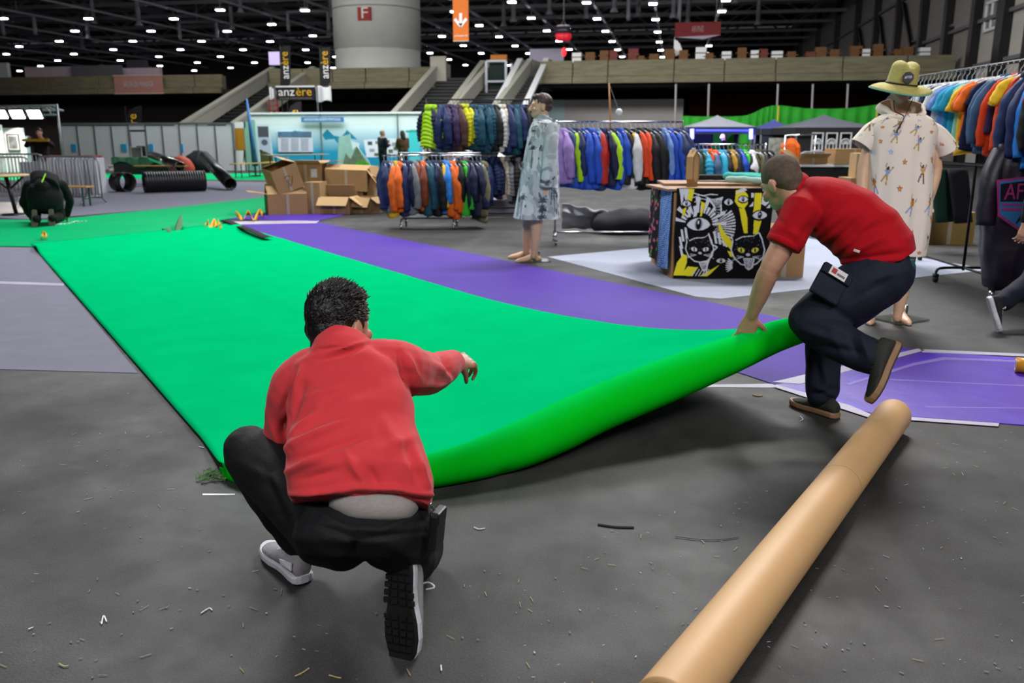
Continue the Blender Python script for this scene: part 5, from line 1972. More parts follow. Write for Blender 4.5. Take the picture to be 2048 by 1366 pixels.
def eye_(x, y, w, h, iris='#eef0f4', rot=0.0):
    cv.ell(x - 280, y - 280, w * 1.12, h * 1.25, K_, rot)
    pts = [(x + w * math.cos(t), y - h * math.sin(t) * abs(math.sin(t)) ** .4) for t in np.linspace(0, math.pi, 14)] + [(x - w * math.cos(t), y + h * .8 * math.sin(t) ** 1.4) for t in np.linspace(0, math.pi, 14)]
    cv.poly(P_(pts), W_)
    cv.ell(x - 280, y - 280 - h * .1, w * .34, h * .85, Gy)
    cv.ell(x - 280, y - 280 - h * .1, w * .22, h * .8, K_)
    cv.ell(x - 280 - w * .03, y - 280 - h * .35, w * .08, h * .25, W_)


for pts in ([(540, 420), (590, 440), (575, 500), (555, 590), (540, 590), (548, 480)], [(735, 640), (770, 670), (830, 760), (945, 880), (945, 980), (860, 900), (820, 850), (790, 800)], [(860, 950), (940, 970), (920, 1020), (890, 1010)],
            [(915, 305), (985, 285), (1045, 350), (1050, 440), (1010, 500), (945, 475), (905, 420)], [(955, 490), (1020, 500), (1060, 600), (1080, 760), (1040, 760), (1000, 640)], [(1120, 330), (1195, 330), (1190, 530), (1115, 540)],
            [(1135, 610), (1220, 610), (1190, 770), (1140, 770)], [(275, 1220), (310, 1080), (380, 990), (420, 1000), (415, 1080), (390, 1170), (430, 1120), (540, 1130), (480, 1225)], [(620, 1190), (780, 1100), (700, 1180), (650, 1225), (560, 1225)], [(350, 500), (390, 480), (375, 560), (345, 580)]):
    cv.poly(P_(pts), Y_)
for pts in ([(1210, 335), (1260, 335), (1225, 430), (1195, 420)], [(1080, 330), (1115, 330), (1110, 380), (1085, 380)], [(1185, 440), (1250, 380), (1300, 340), (1310, 400), (1240, 470)], [(1060, 480), (1110, 420), (1110, 470)], [(1250, 490), (1295, 440), (1290, 490)],
            [(470, 520), (520, 380), (540, 380), (500, 590), (470, 590)], [(405, 440), (435, 440), (440, 590), (410, 590)], [(780, 560), (830, 500), (800, 560)], [(830, 580), (870, 540), (860, 580)], [(905, 340), (960, 290), (1010, 280), (1040, 300), (960, 330)]):
    cv.poly(P_(pts), W_)
eye_(385, 445, 45, 34)
eye_(535, 670, 125, 75)
eye_(838, 430, 48, 36)
eye_(995, 400, 52, 34)
eye_(1190, 570, 78, 48)
eye_(790, 1060, 52, 28)
eye_(1280, 355, 26, 24)
# open jaws at the top
cv.poly(P_([(610, 400), (700, 390), (780, 370), (760, 420), (775, 560), (735, 575), (700, 520), (660, 450)]), W_)
for k in range(6):
    cv.line(P_([(650 + k * 20, 400), (700 + k * 9, 470), (715 + k * 8, 555)]), 7, K_)
cv.line(P_([(450, 330), (560, 360), (640, 345), (720, 350)]), 10, W_)
cv.line(P_([(450, 380), (540, 350), (640, 390)]), 7, W_)
cv.line(P_([(470, 430), (520, 390), (620, 400)]), 8, W_)


def cat_(cx, cy, s, eyec, mouth):
    out = [(-1.0, -.85), (-.75, -.55), (-.35, -.75), (.3, -.8), (.6, -1.0), (.8, -.6), (.95, 0), (.85, .45), (.5, .8), (.15, .95), (-.4, .85), (-.8, .5), (-1.0, 0), (-.9, -.5)]
    cv.poly(P_([(cx + x * s * 1.08, cy + y * s * 1.08) for x, y in out]), W_)
    cv.poly(P_([(cx + x * s, cy + y * s) for x, y in out]), K_)
    rg = random.Random(int(cx))
    for _ in range(46):
        a, r = rg.uniform(0, 6.28), rg.uniform(.3, .85)
        x, y = cx + s * r * math.cos(a), cy - s * .25 + s * r * .6 * math.sin(a)
        cv.line(P_([(x, y), (x + s * .10 * math.cos(a + .4), y + s * .08 * math.sin(a))]), s * .02, rg.choice(['#5c6170', '#7c8290', '#3c404a']))
    for sx in (-1, 1):
        cv.ell(cx + sx * s * .42 - 280, cy + s * .02 - 280, s * .22, s * .15, eyec, -.35 * sx)
        cv.ell(cx + sx * s * .42 - 280, cy + s * .02 - 280, s * .05, s * .14, K_)
        for q in range(4):
            cv.line(P_([(cx + sx * s * .25, cy + s * .42), (cx + sx * s * (.75 + q * .1), cy + s * (.35 + .12 * q))]), s * .02, W_)
    cv.ell(cx - 280, cy + s * .3 - 280, s * .13, s * .09, '#c9ccd6')
    if mouth:
        cv.poly(P_([(cx - s * .3, cy + s * .5), (cx + s * .4, cy + s * .5), (cx + s * .3, cy + s * 1.1), (cx + s * .05, cy + s * 1.25), (cx - s * .15, cy + s * 1.1)]), W_)
        for q in range(5):
            cv.line(P_([(cx - s * .2 + q * s * .12, cy + s * .55), (cx - s * .08 + q * s * .06, cy + s * 1.1)]), s * .04, K_)


cat_(560, 930, 150, '#d6d9e2', False)
cv.poly(P_([(540, 1070), (650, 1050), (625, 1160), (600, 1175), (580, 1150)]), W_)
for q in range(4):
    cv.line(P_([(565 + q * 20, 1075), (592 + q * 9, 1150)]), 6, K_)
cat_(1090, 940, 180, '#d8d24a', True)
cv.line(P_([(650, 760), (690, 880), (750, 910), (690, 960), (640, 1100), (630, 1200)]), 14, W_)
for q in range(7):
    a = 2.5 + q * .22
    cv.ell(950 + 70 * math.cos(a) - 280, 1110 + 80 * math.sin(a) - 280, 40, 8, W_, a)
for q in range(5):
    cv.line(P_([(480 + q * 35, 1225), (520 + q * 35, 1150)]), 9, W_)
NU, NV = 240, 220
V, UV = [], []
for j in range(NV):
    for i in range(NU):
        u, v = i / (NU - 1), j / (NV - 1)
        x = lerp(1.625, 2.575, u) + .006 * math.sin(v * 9)
        z = lerp(.905, .012, v)
        y = 8.497 + .010 * math.sin(u * 9 + v * 2) * (.2 + v) - .02 * v
        V.append(Vector((x, y, z)))
        UV.append((u, v))
mb = MB(CAMX)
mb.add(V, [(j * NU + i, j * NU + i + 1, (j + 1) * NU + i + 1, (j + 1) * NU + i) for j in range(NV - 1) for i in range(NU - 1)])
print_m = mat('printed_towel', None, .9, var=.02, attr='print', spec=.2)
o = mb.build('printed_towel', print_m, None, True, solid=.004)
UV = np.array(UV)
paint(o, cv.sample(UV[:, 0], UV[:, 1]))
tag(o, 'black, white and yellow towel with cats and eyes on the display front', 'towel')

# blue wave towel and black floral towel on the side
cv = Canvas(300, 700, '#174fa4')
for k in range(42):
    y = k * 17
    cv.line([(x, y + 5 * math.sin(x * .09 + k * .7) + 3 * math.sin(x * .21)) for x in range(0, 301, 10)], 5.5, '#a8ccf2')
cv2 = Canvas(300, 500, '#15161c')
rg = random.Random(2)
for _ in range(75):
    x, y, q = rg.uniform(0, 300), rg.uniform(0, 500), rg.random()
    if q < .45:
        for k in range(5):
            cv2.ell(x + 8 * math.cos(k * 1.26), y + 8 * math.sin(k * 1.26), 7, 5, '#d05a86', k * 1.26)
    else:
        for k in range(4):
            cv2.ell(x + 9 * math.cos(k * .6 + 3), y + 9 * math.sin(k * .6 + 3), 10, 3.5, '#58a048', k * .6 + 3)
for nm, lab, d0, d1, zt, zb, c_, bul in (('wave_towel', 'blue wave-patterned towel hanging at the corner of the display', 8.50, 9.08, .90, .05, cv, .05), ('floral_towel', 'black floral towel hanging on the side of the display', 9.06, 9.78, .88, .09, cv2, .03)):
    NU, NV = 110, 170
    V, UV = [], []
    for j in range(NV):
        for i in range(NU):
            u, v = i / (NU - 1), j / (NV - 1)
            V.append(Vector((1.59 - bul * (.3 + math.sin(u * 3.1) ** 2 * v) - .014 * math.sin(u * 12 + v * 3) * v, lerp(d1, d0, u), lerp(zt, zb + (.05 * u if bul > .04 else 0), v))))
            UV.append((u, v))
    mb = MB(CAMX)
    mb.add(V, [(j * NU + i, j * NU + i + 1, (j + 1) * NU + i + 1, (j + 1) * NU + i) for j in range(NV - 1) for i in range(NU - 1)])
    o = mb.build(nm, print_m, None, True, solid=.006)
    UV = np.array(UV)
    paint(o, c_.sample(UV[:, 0], UV[:, 1]))
    tag(o, lab, 'towel')


def rolled_towel(label, a, b, r, col, name='rolled_towel'):
    mb = MB(CAMX)
    P = polyline([a, Vector(a).lerp(Vector(b), .33) + Vector((0, .01, .006)), Vector(a).lerp(Vector(b), .66), b], 20)
    mb.tube(P, [r * (1 + .08 * math.sin(i * 1.1)) for i in range(20)], 16, round_caps=True)
    return tag(mb.build(name, mat('terry_' + col, col, .95, var=.08, scale=40, bump=.6, bscale=150), None, True), label, 'towel')


TZ = .938
rolled_towel('rolled turquoise towel on the display box beside the bending man', (2.32, 9.35, TZ + .045), (2.62, 8.78, TZ + .04), .042, '#3fb0a8')
rolled_towel('rolled pale mint towel on the display box in front of the turquoise one', (2.24, 8.95, TZ + .03), (2.60, 8.66, TZ + .026), .032, '#9fc4ba')
fo = MB(CAMX).box((2.55, 9.45, TZ + .04), (.36, .36, .07), Matrix.Rotation(.2, 3, 'Z')).build('folded_towel', mat('terry_sea_green', '#1c8f72', .95, var=.15, scale=30, bump=.5, bscale=100), None, bevel=.03)
tag(fo, 'folded sea-green towel at the back of the display box', 'towel')
fo = MB(CAMX).box((2.22, 9.50, TZ + .03), (.42, .22, .05), Matrix.Rotation(-.15, 3, 'Z')).build('folded_towel', mat('neon_splash_cloth', '#1a1c16', .95, var=.9, scale=25, bump=.5, bscale=60), None, bevel=.02)
tag(fo, 'folded black neon-splash towel at the back of the display box', 'towel')
hx = thing('hexagonal_stand', 'brown cardboard hexagonal stand with slot on the display box', 'stand', C(1.86, 8.92, .90))
Mh = frame(CAMX @ Vector((1.86, 8.92, 1.085)), CAMX @ Vector((.55, .83, 0)), (0, 0, 1))
hexo = [(0, -.185), (.085, -.11), (.085, .115), (0, .185), (-.085, .115), (-.085, -.11)]
hexi = [(x * .72, y * .72) for x, y in hexo]
mb = MB()
n = 6
V = [Mh @ Vector((x, y, z)) for z in (-.035, .035) for x, y in hexo]
mb.add(V, [tuple(range(5, -1, -1)), tuple(range(6, 12))] + [(i, (i + 1) % n, n + (i + 1) % n, n + i) for i in range(n)])
mb.build('stand_body', card_in, hx)
mb = MB()
for sgn in (-1, 1):
    for i in range(n):
        a, b = Vector(hexo[i]), Vector(hexo[(i + 1) % n])
        mb.bar(Mh @ Vector((a.x * .9, a.y * .9, .037 * sgn)), Mh @ Vector((b.x * .9, b.y * .9, .037 * sgn)), .016, .006, Mh.to_3x3() @ Vector((0, 0, 1)))
mb.build('rim', card_d, hx)
MB().box(Mh @ Vector((-.0, .02, -.038)), (.05, .13, .006), Mh.to_3x3()).build('slot', card_d, hx)
MB().box(Mh @ Vector((0, -.165, 0)), (.07, .05, .09), Mh.to_3x3()).build('foot', card_d, hx)
MB().box(Mh @ Vector((0, .19, 0)), (.03, .025, .03), Mh.to_3x3()).build('white_cap', white_paint, hx)

# cartons at right behind the poncho mannequin
carton('cardboard box on the floor right of the poncho mannequin', (5.82, 11.55), (.62, .55, .43), -.12, open_top=False, m=mat('olive_cardboard', '#8d7440', .8, var=.1))
k = 0
for c, sz, z, lab in (((5.35, 13.4), (.60, .50, .42), 0, 'large cardboard box at the bottom of the stack under the right rack'), ((6.05, 13.5), (.55, .5, .42), 0, 'cardboard box at the right of the stack under the right rack'),
                      ((5.40, 13.4), (.50, .45, .36), .425, 'middle cardboard box in the stack behind the poncho mannequin'), ((5.98, 13.45), (.50, .45, .34), .425, 'middle right cardboard box in the stack under the right rack'),
                      ((5.55, 13.4), (.55, .45, .36), .79, 'top cardboard box in the stack behind the poncho mannequin'), ((6.15, 13.5), (.42, .42, .40), .77, 'shiny taped box on top at the right of the stack'),
                      ((6.85, 17.7), (.80, .5, .30), .86, 'cardboard box on the white counter behind the bending man')):
    carton(lab, c, sz, (.1, -.15, .05)[k % 3], z=z, open_top=False, m=(card, card_in, card)[k % 3])
    k += 1
cn = thing('white_counter', 'long white counter table behind the bending man', 'table', C(6.25, 17.9, 0))
MB(CAMX).box((6.25, 17.9, .83), (2.4, .9, .05)).build('table_top', white_paint, cn)
MB(CAMX).box((6.25, 17.5, .42), (2.35, .06, .78)).build('black_skirt', cloth('#141416'), cn)
for sx in (-1.1, 1.1):
    for sy in (.0, .38):
        MB(CAMX).box((6.25 + sx, 17.9 + sy, .4), (.05, .05, .8)).build('leg', black_metal, cn)
carton('flat open cardboard tray on the white counter', (6.05, 17.7), (.60, .4, .12), .1, z=.86, flaps=((0, .5), (2, .6)))

# folded dark garments in front of the stack, dried flowers
for i, (cx, cy, col, lab) in enumerate(((5.22, 10.6, '#16352a', 'dark green trousers hanging low at the right rack'), (5.40, 10.5, '#12141c', 'black trousers hanging low at the right rack'))):
    mb = MB(CAMX)
    mb.loft([ring((cx + .03 * k_, cy, 1.02 - .13 * k_), (.12 + .008 * k_, .02 * k_, 0), (0, .05, 0), 18, 3) for k_ in range(6)])
    o = mb.build('hanging_trousers', cloth(col), None, True)
    tag(o, lab, 'trousers')

# ------------------------------------------------------------------ background booths, banners, tents
def rectv(x0, y0, x1, y1, v):
    a, b = onv(x0, (y0 + y1) / 2, v), onv(x1, (y0 + y1) / 2, v)
    t, c = onv((x0 + x1) / 2, y0, v), onv((x0 + x1) / 2, y1, v)
    return (a.x + b.x) / 2, (t.z + c.z) / 2, b.x - a.x, t.z - c.z


def board(name, px, v, m, label, cat, th=.06, parent=None, part='panel', bevel=0.0):
    cx, cz, w, h = rectv(*px, v)
    o = MB().box((cx, v, cz), (w, th, h)).build(part if parent else name, m, parent, bevel=bevel)
    if not parent:
        tag(o, label, cat)
    return o


# white booth wall of panels
VB = 33.0
bw = thing('booth_wall', 'long white booth wall of panels between grey posts', 'booth wall', onv(300, 340, VB))
bw.location.z = 0
ROOTM[bw.name] = Matrix.Translation((bw.location.x, VB, 0))
panel_m = mat('white_booth_panel', '#c6c6cc', .6, var=.03)
post_m = mat('grey_booth_post', '#7e8088', .4, .5, var=.03)
seams = [128, 160, 194, 228, 262, 296, 329, 363, 398, 434, 469]
for a, b in zip(seams[:-1], seams[1:]):
    xa, xb = onv(a, 300, VB).x, onv(b, 300, VB).x
    if a == 262:
        MB().box(((xa + xb) / 2, VB, 1.78), (xb - xa - .08, .05, .22)).build('door_header', mat('white_door', '#c9c9d2', .5, var=0), bw)
        dr = MB().box(((xa + xb) / 2, VB - .01, .80), (xb - xa - .14, .05, 1.58)).build('door', mat('white_door', '#c9c9d2'), bw)
        MB().box((xb - .16, VB - .06, .85), (.05, .05, .12)).build('handle', post_m, dr)
    else:
        MB().box(((xa + xb) / 2, VB, .93), (xb - xa - .06, .05, 1.80)).build('panel', panel_m, bw)
for a in seams:
    MB().box((onv(a, 300, VB).x, VB, .95), (.07, .09, 1.9)).build('post', post_m, bw)
xa, xb = onv(128, 300, VB).x, onv(469, 300, VB).x
MB().box(((xa + xb) / 2, VB, 1.91), (xb - xa, .09, .09)).build('top_rail', post_m, bw)
for i, (x, w) in enumerate(((148, 9), (248, 11), (302, 9), (364, 5))):
    o = board('blue_sign', (x - w / 2, 288, x + w / 2, 303), VB - .036, mat('cyan_sign', '#2f8fbe', .5, var=.02), 'small blue flag sign on the white booth wall, %s from the left' % ORD[i], 'sign', .02)
yb = thing('booth_corner', 'pale green booth corner with yellow door right of the white wall', 'booth', onv(490, 300, VB + .2))
yb.location.z = 0
ROOTM[yb.name] = Matrix.Translation((yb.location.x, VB + .2, 0))
board('', (470, 244, 491, 256), VB + .2, white_paint, '', '', .05, yb, 'header')
board('', (471, 257, 489, 300), VB + .2, mat('yellow_door', '#a8741c', .5, var=.05), '', '', .05, yb, 'door')
board('', (471, 301, 489, 341), VB + .2, white_paint, '', '', .05, yb, 'lower_panel')
board('', (491, 244, 502, 341), VB + .2, mat('pale_mint_panel', '#7fae9f', .6, var=.03), '', '', .05, yb, 'side_panel')
board('', (503, 240, 513, 341), VB + .2, mat('pale_mint_panel', '#7fae9f'), '', '', .05, yb, 'side_panel')

# teal mountain-club poster wall
VP = 34.0
cx, cz, w, h = rectv(505, 232, 845, 341, VP)
h = 2.30
CW, CH_ = 1020, 330
cv = Canvas(CW, CH_, '#ffffff')
t0, t1 = np.array(lin('#cfe3e8')), np.array(lin('#1590b4'))
for j in range(CH_):
    f = min(1, max(0, (j - 70) / 150))
    cv.a[j, :] = t0 + (t1 - t0) * f
cv.a[:70, :] = lin('#cbdcdc')
cv.poly([(30, 60), (110, 60), (130, 330), (30, 330)], '#bcd2d6')
cv.poly([(38, 70), (105, 70), (105, 135), (38, 135)], '#4a4a58')
cv.poly([(38, 135), (108, 135), (112, 240), (42, 200)], '#a9b8c8')
cv.ell(75, 165, 20, 18, '#4c5a70')
cv.poly([(42, 205), (120, 240), (128, 330), (45, 330)], '#4c4a22')
for p in ([(220, 110), (265, 95), (300, 100), (325, 125), (290, 150)], [(430, 120), (462, 88), (500, 125), (545, 135), (580, 90), (640, 150), (560, 135), (540, 190), (500, 145), (445, 150)]):
    cv.poly(p, '#12809e')
cv.poly([(545, 170), (590, 150), (650, 170), (640, 290), (540, 310)], '#c4dcdf')
cv.poly([(675, 150), (870, 140), (880, 245), (690, 250)], '#d3dde6')
rg = random.Random(4)
for (x, y) in ((700, 160), (745, 155), (800, 150), (840, 165), (710, 200), (760, 195), (820, 205), (850, 190), (735, 225), (800, 230)):
    cv.poly([(x, y), (x + 28, y), (x + 28, y + 20), (x, y + 20)], rg.choice(['#5a6450', '#3d4650', '#7a8468', '#8c96a4', '#2f3a30']))
cv.poly([(690, 250), (890, 245), (895, 330), (690, 330)], '#1587a8')
cv.poly([(940, 105), (1000, 105), (1000, 330), (945, 330)], '#3fc0c4')
cv.poly([(925, 95), (1005, 90), (1005, 105), (925, 108)], '#2a9a8e')
NU, NV = 340, 110
V, UV = [], []
for j in range(NV):
    for i in range(NU):
        u, v = i / (NU - 1), j / (NV - 1)
        V.append(Vector((cx - w / 2 + w * u, VP, lerp(h, .02, v))))
        UV.append((u, v))
mb = MB()
mb.add(V, [(j * NU + i, (j + 1) * NU + i, (j + 1) * NU + i + 1, j * NU + i + 1) for j in range(NV - 1) for i in range(NU - 1)])
pw = thing('poster_wall', 'teal and white mountain poster wall behind the cardboard boxes', 'booth wall', (cx, VP, 0))
o = mb.build('printed_panel', mat('printed_vinyl', None, .5, var=.02, attr='print'), pw)
UV = np.array(UV)
paint(o, cv.sample(UV[:, 0], UV[:, 1]))
MB().box((cx, VP + .08, h / 2), (w, .1, h)).build('backing', white_paint, pw)
for x in (644, 797):
    MB().box((onv(x, 290, VP).x, VP - .03, h / 2), (.04, .04, h)).build('post', post_m, pw)
MB().box((cx, VP + .02, h + .03), (w, .14, .07)).build('top_rail', white_paint, pw)
sg = thing('name_sign', 'blue strip sign with white capital lettering on the poster wall', 'sign', onv(645, 240, VP - .15))
ca, cb_, w_, h_ = rectv(602, 234, 687, 244.5, VP - .15)
MB().box((ca, VP - .12, cb_), (w_, .04, h_)).build('sign_board', mat('steel_blue_sign', '#3a78ac', .5, var=.03), sg)
lettering('ASSOCIATION GENÈVE MONTAGNE', .14, frame((ca - .0, VP - .145, cb_), (1, 0, 0), (0, 0, 1)), white_letter, sg, fit=w_ * .86)
ib = thing('info_board', 'white information board with dark header on the poster wall', 'sign', onv(590, 300, VP - .1))
board('', (556, 263, 625, 304), VP - .02, mat('pale_notice', '#c6c9d8', .6, var=.03), '', '', .03, ib, 'notice_sheet')
board('', (556, 263, 623, 274), VP - .04, mat('header_photo', '#4f6f8c', .6, var=.4, scale=3), '', '', .01, ib, 'header_picture')
for k in range(7):
    for q in range(3):
        board('', (562 + q * 20, 277.5 + k * 3.6, 577 + q * 20, 278.5 + k * 3.6), VP - .04, mat('grey_text_line', '#9a9cb0', .6, var=0), '', '', .006, ib, 'text_line')

mt = thing('mountain_cutout', 'cut-out mountain picture board with green meadow before the teal wall', 'display board', onv(712, 345, 32.5))
mt.location.z = 0
ROOTM[mt.name] = Matrix.Translation((mt.location.x, 32.5, 0))


def cut(pts, v, m, name, parent, th=.03):
    P = [onv(x, y, v) for x, y in pts]
    M = Matrix(((1, 0, 0, 0), (0, 0, -1, v), (0, 1, 0, 0), (0, 0, 0, 1)))
    poly = [(p.x, p.z) for p in P]
    a = sum(poly[i][0] * poly[(i + 1) % len(poly)][1] - poly[(i + 1) % len(poly)][0] * poly[i][1] for i in range(len(poly)))
    if a < 0:
        poly = poly[::-1]
    return MB().prism(poly, th, M).build(name, m, parent)


cut([(675, 343), (678, 275), (700, 268), (706, 300), (714, 292), (738, 322), (745, 343)], 32.5, mat('pale_ice_print', '#a9c2c4', .6, var=.15, scale=3), 'ice_panel', mt)
cut([(686, 330), (692, 306), (702, 318), (714, 292), (724, 310), (738, 330), (742, 343), (690, 343)], 32.44, mat('rock_print', '#6d7266', .7, var=.35, scale=5), 'rock_panel', mt)
cut([(704, 345), (710, 326), (722, 320), (738, 326), (747, 346), (735, 351), (712, 351)], 32.38, mat('meadow_print', '#4f9c26', .7, var=.3, scale=6), 'meadow_panel', mt)

# folding tables and benches
beer_top = mat('varnished_pine', '#b08a44', .4, var=.08, stretch=(8, 1, 1))
beer_leg = mat('green_tube_leg', '#1e4a38', .5, var=.05)


def beer_table(label, a, b, z, dep, legs_m=beer_leg, top_m=None, name='folding_bench', cat='bench'):
    """a, b: floor spots of the two ends (right, ahead)"""
    a, b = Vector((*a, 0)), Vector((*b, 0))
    u = (b - a).normalized()
    s = Vector((-u.y, u.x, 0))
    t = thing(name, label, cat, C(*((a + b) / 2)))
    MB(CAMX).bar(a + Vector((0, 0, z)), b + Vector((0, 0, z)), dep, .03).build('top', top_m or beer_top, t, bevel=.004)
    for f in (.14, .86):
        q = a.lerp(b, f)
        for sg_ in (-1, 1):
            MB(CAMX).bar(q + s * (dep * .4 * sg_) + Vector((0, 0, .01)), q + s * (dep * .4 * sg_) + Vector((0, 0, z)), .03, .03).build('leg', legs_m, t)
        MB(CAMX).bar(q - s * dep * .4 + Vector((0, 0, z * .4)), q + s * dep * .4 + Vector((0, 0, z * .4)), .025, .025).build('crossbar', legs_m, t)
    return t


g1, g2 = gs(468, 357), gs(535, 352)
beer_table('yellow folding bench with green legs left of the blue pole', (g1.x, g1.y), (g2.x, g2.y), .48, .3)
b2_ = beer_table('second yellow folding bench upturned behind the first', (g1.x + .2, g1.y + .9), (g2.x + .2, g2.y + .9), .48, .3)
for k, (x, dy) in enumerate(((463, 0), (478, .2), (500, .1), (512, .3))):
    p = gs(x, 357)
    o = MB(CAMX).bar((p.x, p.y + dy + .45, .53), (p.x + .05, p.y + dy + .45, .95), .03, .03).build('leg', beer_leg, b2_)
g1, g2 = gs(530, 357), gs(655, 353)
beer_table('long grey folding table behind the cardboard boxes', (g1.x, g1.y), (g2.x, g2.y), .78, .6, black_metal, mat('grey_table_top', '#8c8478', .5, var=.05), 'folding_table', 'table')
pb = gs(176, 413)
beer_table('small yellow folding bench standing against the barrier', (pb.x - .75, pb.y + .1), (pb.x + .1, pb.y), .40, .28)

# blue flag pole
fp = thing('flag_pole', 'tall thin blue feather flag pole left of the poster wall', 'flag pole', C(*gs(512, 352)))
b0 = gs(512, 352)
MB(CAMX).tube([(b0.x, b0.y, .35), (b0.x - .14, b0.y, S(508, 198, b0.y).z)], [.11, .03], 10).build('furled_flag', mat('blue_flag', '#2d62a2', .7, var=.1), fp, True)
MB(CAMX).tube([(b0.x, b0.y, .02), (b0.x, b0.y, .4)], .025, 8).build('pole', black_metal, fp, True)
MB(CAMX).box((b0.x, b0.y, .02), (.3, .3, .03)).build('base', black_metal, fp)


# crowd barriers
def barrier(label, a, b, hgt=1.0, n=18, feet=True):
    a, b = Vector((*a, 0)), Vector((*b, 0))
    u = (b - a).normalized()
    s = Vector((-u.y, u.x, 0))
    L = (b - a).length
    t = thing('crowd_barrier', label, 'barrier', C(*((a + b) / 2)))
    r = .12
    up = Vector((0, 0, 1))
    z0 = .14
    pts = [a + up * z0, a + up * (hgt - r), a + u * r * .3 + up * (hgt - r * .3), a + u * r + up * hgt, b - u * r + up * hgt, b - u * r * .3 + up * (hgt - r * .3), b + up * (hgt - r), b + up * z0, a + up * z0]
    MB(CAMX).tube(pts, .021, 8, cap=False).build('frame', grey_steel, t, True)
    for i in range(n):
        q = a + u * (L * (i + 1) / (n + 1))
        MB(CAMX).tube([q + up * z0, q + up * (hgt - .005)], .009, 6).build('bar', grey_steel, t, True)
    if feet:
        for q in (a + u * .25, b - u * .25):
            MB(CAMX).tube(polyline([q - s * .35 + up * .012, q - s * .2 + up * .13, q + up * .15, q + s * .2 + up * .13, q + s * .35 + up * .012], 14), .017, 8).build('foot', grey_steel, t, True)
    return t


p0, p1 = gs(86, 404), gs(206, 408)
barrier('steel crowd barrier leaning between the kneeling man and the pipes', (p0.x, p0.y), (p1.x, p1.y), .98)
p0, p1 = gs(-60, 410), gs(70, 408)
barrier('steel crowd barrier at the left edge behind the round table', (p0.x, p0.y), (p1.x, p1.y), .98)
p0, p1 = gs(-40, 396), gs(96, 394)
barrier('further steel crowd barrier behind the first at the left edge', (p0.x, p0.y), (p1.x, p1.y), 1.0)
p0, p1 = (4.95, 17.2), (6.25, 17.25)
barrier('steel barrier in front of the arched white panels at right', S(1597, 330, 20)[:2], S(1715, 330, 20)[:2], 1.05)

tb = thing('bistro_table', 'round table on one black leg at the left edge', 'table', C(*gs(33, 430)))
q = gs(33, 430)
MB(CAMX).lathe([(.0, .70), (.42, .70), (.43, .715), (.42, .73), (0, .73)], (q.x - .15, q.y, 0), 28).build('table_top', mat('pale_wood_top', '#c9ad7c', .35, var=.05), tb, True)
MB(CAMX).tube([(q.x, q.y, .02), (q.x - .1, q.y, .70)], .035, 10).build('pole', black_metal, tb, True)
for a in range(3):
    MB(CAMX).bar((q.x - .07, q.y, .45), (q.x - .07 + .28 * math.cos(a * 2.1), q.y + .28 * math.sin(a * 2.1), .69), .03, .03).build('strut', black_metal, tb)
MB(CAMX).lathe([(.25, 0), (.25, .02), (.05, .035), (.0, .035)], (q.x, q.y, 0), 20).build('foot_plate', black_metal, tb, True)

# things behind the barriers
wc = gs(52, 380)
carton('white storage crate behind the left barriers', (wc.x + .1, wc.y + 1), (1.1, .7, .72), 0, m=mat('white_crate', '#b9bccb', .6, var=.04), open_top=False, tape=False)
ws = gs(150, 388)
st = thing('panel_stack', 'stack of white slatted panels standing behind the barrier', 'panel stack', C(ws.x, ws.y, 0))
for k in range(11):
    MB(CAMX).box((ws.x - .62 + k * .115, ws.y + .3 + .02 * (k % 3), .44), (.075, .45, .88)).build('slat', mat('white_slat', '#c3c3ca', .5, var=.03), st, bevel=.004)
for i, (x, lab) in enumerate(((112, 'red plastic crate behind the left barriers'), (186, 'dark red plastic crate at the right end of the white slats'))):
    q = gs(x, 375)
    t = thing('plastic_crate', lab, 'crate', C(q.x, q.y, 0))
    MB(CAMX).box((q.x, q.y, .42), (.5, .4, .84)).build('crate_body', mat('red_plastic', '#8c2a2c', .5, var=.05), t, bevel=.02)
    MB(CAMX).box((q.x, q.y - .01, .86), (.54, .44, .05)).build('crate_rim', mat('red_plastic', '#8c2a2c'), t, bevel=.01)

# picture booth and truss with floodlights, far left
pbv = 27.0
bk = thing('picture_booth', 'white lit booth wall with framed picture at the far left', 'booth', onv(30, 340, pbv))
bk.location.z = 0
ROOTM[bk.name] = Matrix.Translation((bk.location.x, pbv, 0))
board('', (9, 256, 51, 345), pbv, white_paint, '', '', .1, bk, 'wall_panel')
board('', (-60, 250, 8, 345), pbv - .3, white_paint, '', '', .1, bk, 'wall_panel')
board('', (52, 272, 60, 345), pbv + .1, mat('grey_blue_panel', '#6d7a80', .6, var=.03), '', '', .1, bk, 'side_panel')
pf = thing('framed_picture', 'framed black and white photograph on the lit booth wall', 'picture', onv(27, 285, pbv - .1))
board('', (15, 268, 38.5, 302), pbv - .10, black_plastic, '', '', .04, pf, 'frame')
board('', (16.5, 270, 37, 300), pbv - .125, mat('passepartout', '#bdb8b4', .6, var=0), '', '', .01, pf, 'mount')
board('', (18.5, 273, 34, 297), pbv - .135, mat('grey_photo_print', '#6b6b6b', .6, var=.9, scale=5), '', '', .01, pf, 'photo_print')
tv = 26.0
ts = thing('lighting_truss', 'silver lattice truss on a thin post carrying three floodlights', 'truss', onv(120, 340, tv))
ts.location.z = 0
ROOTM[ts.name] = Matrix.Translation((ts.location.x, tv, 0))
A, B = onv(-70, 206, tv), onv(114, 213, tv)
zt = B.z + .03
for dz, dy in ((0, 0), (-.30, 0), (-.15, .28)):
    MB().tube([(A.x, tv + dy, zt + dz), (B.x, tv + dy, zt + dz)], .028, 8).build('chord', grey_steel, ts, True)
n = 16
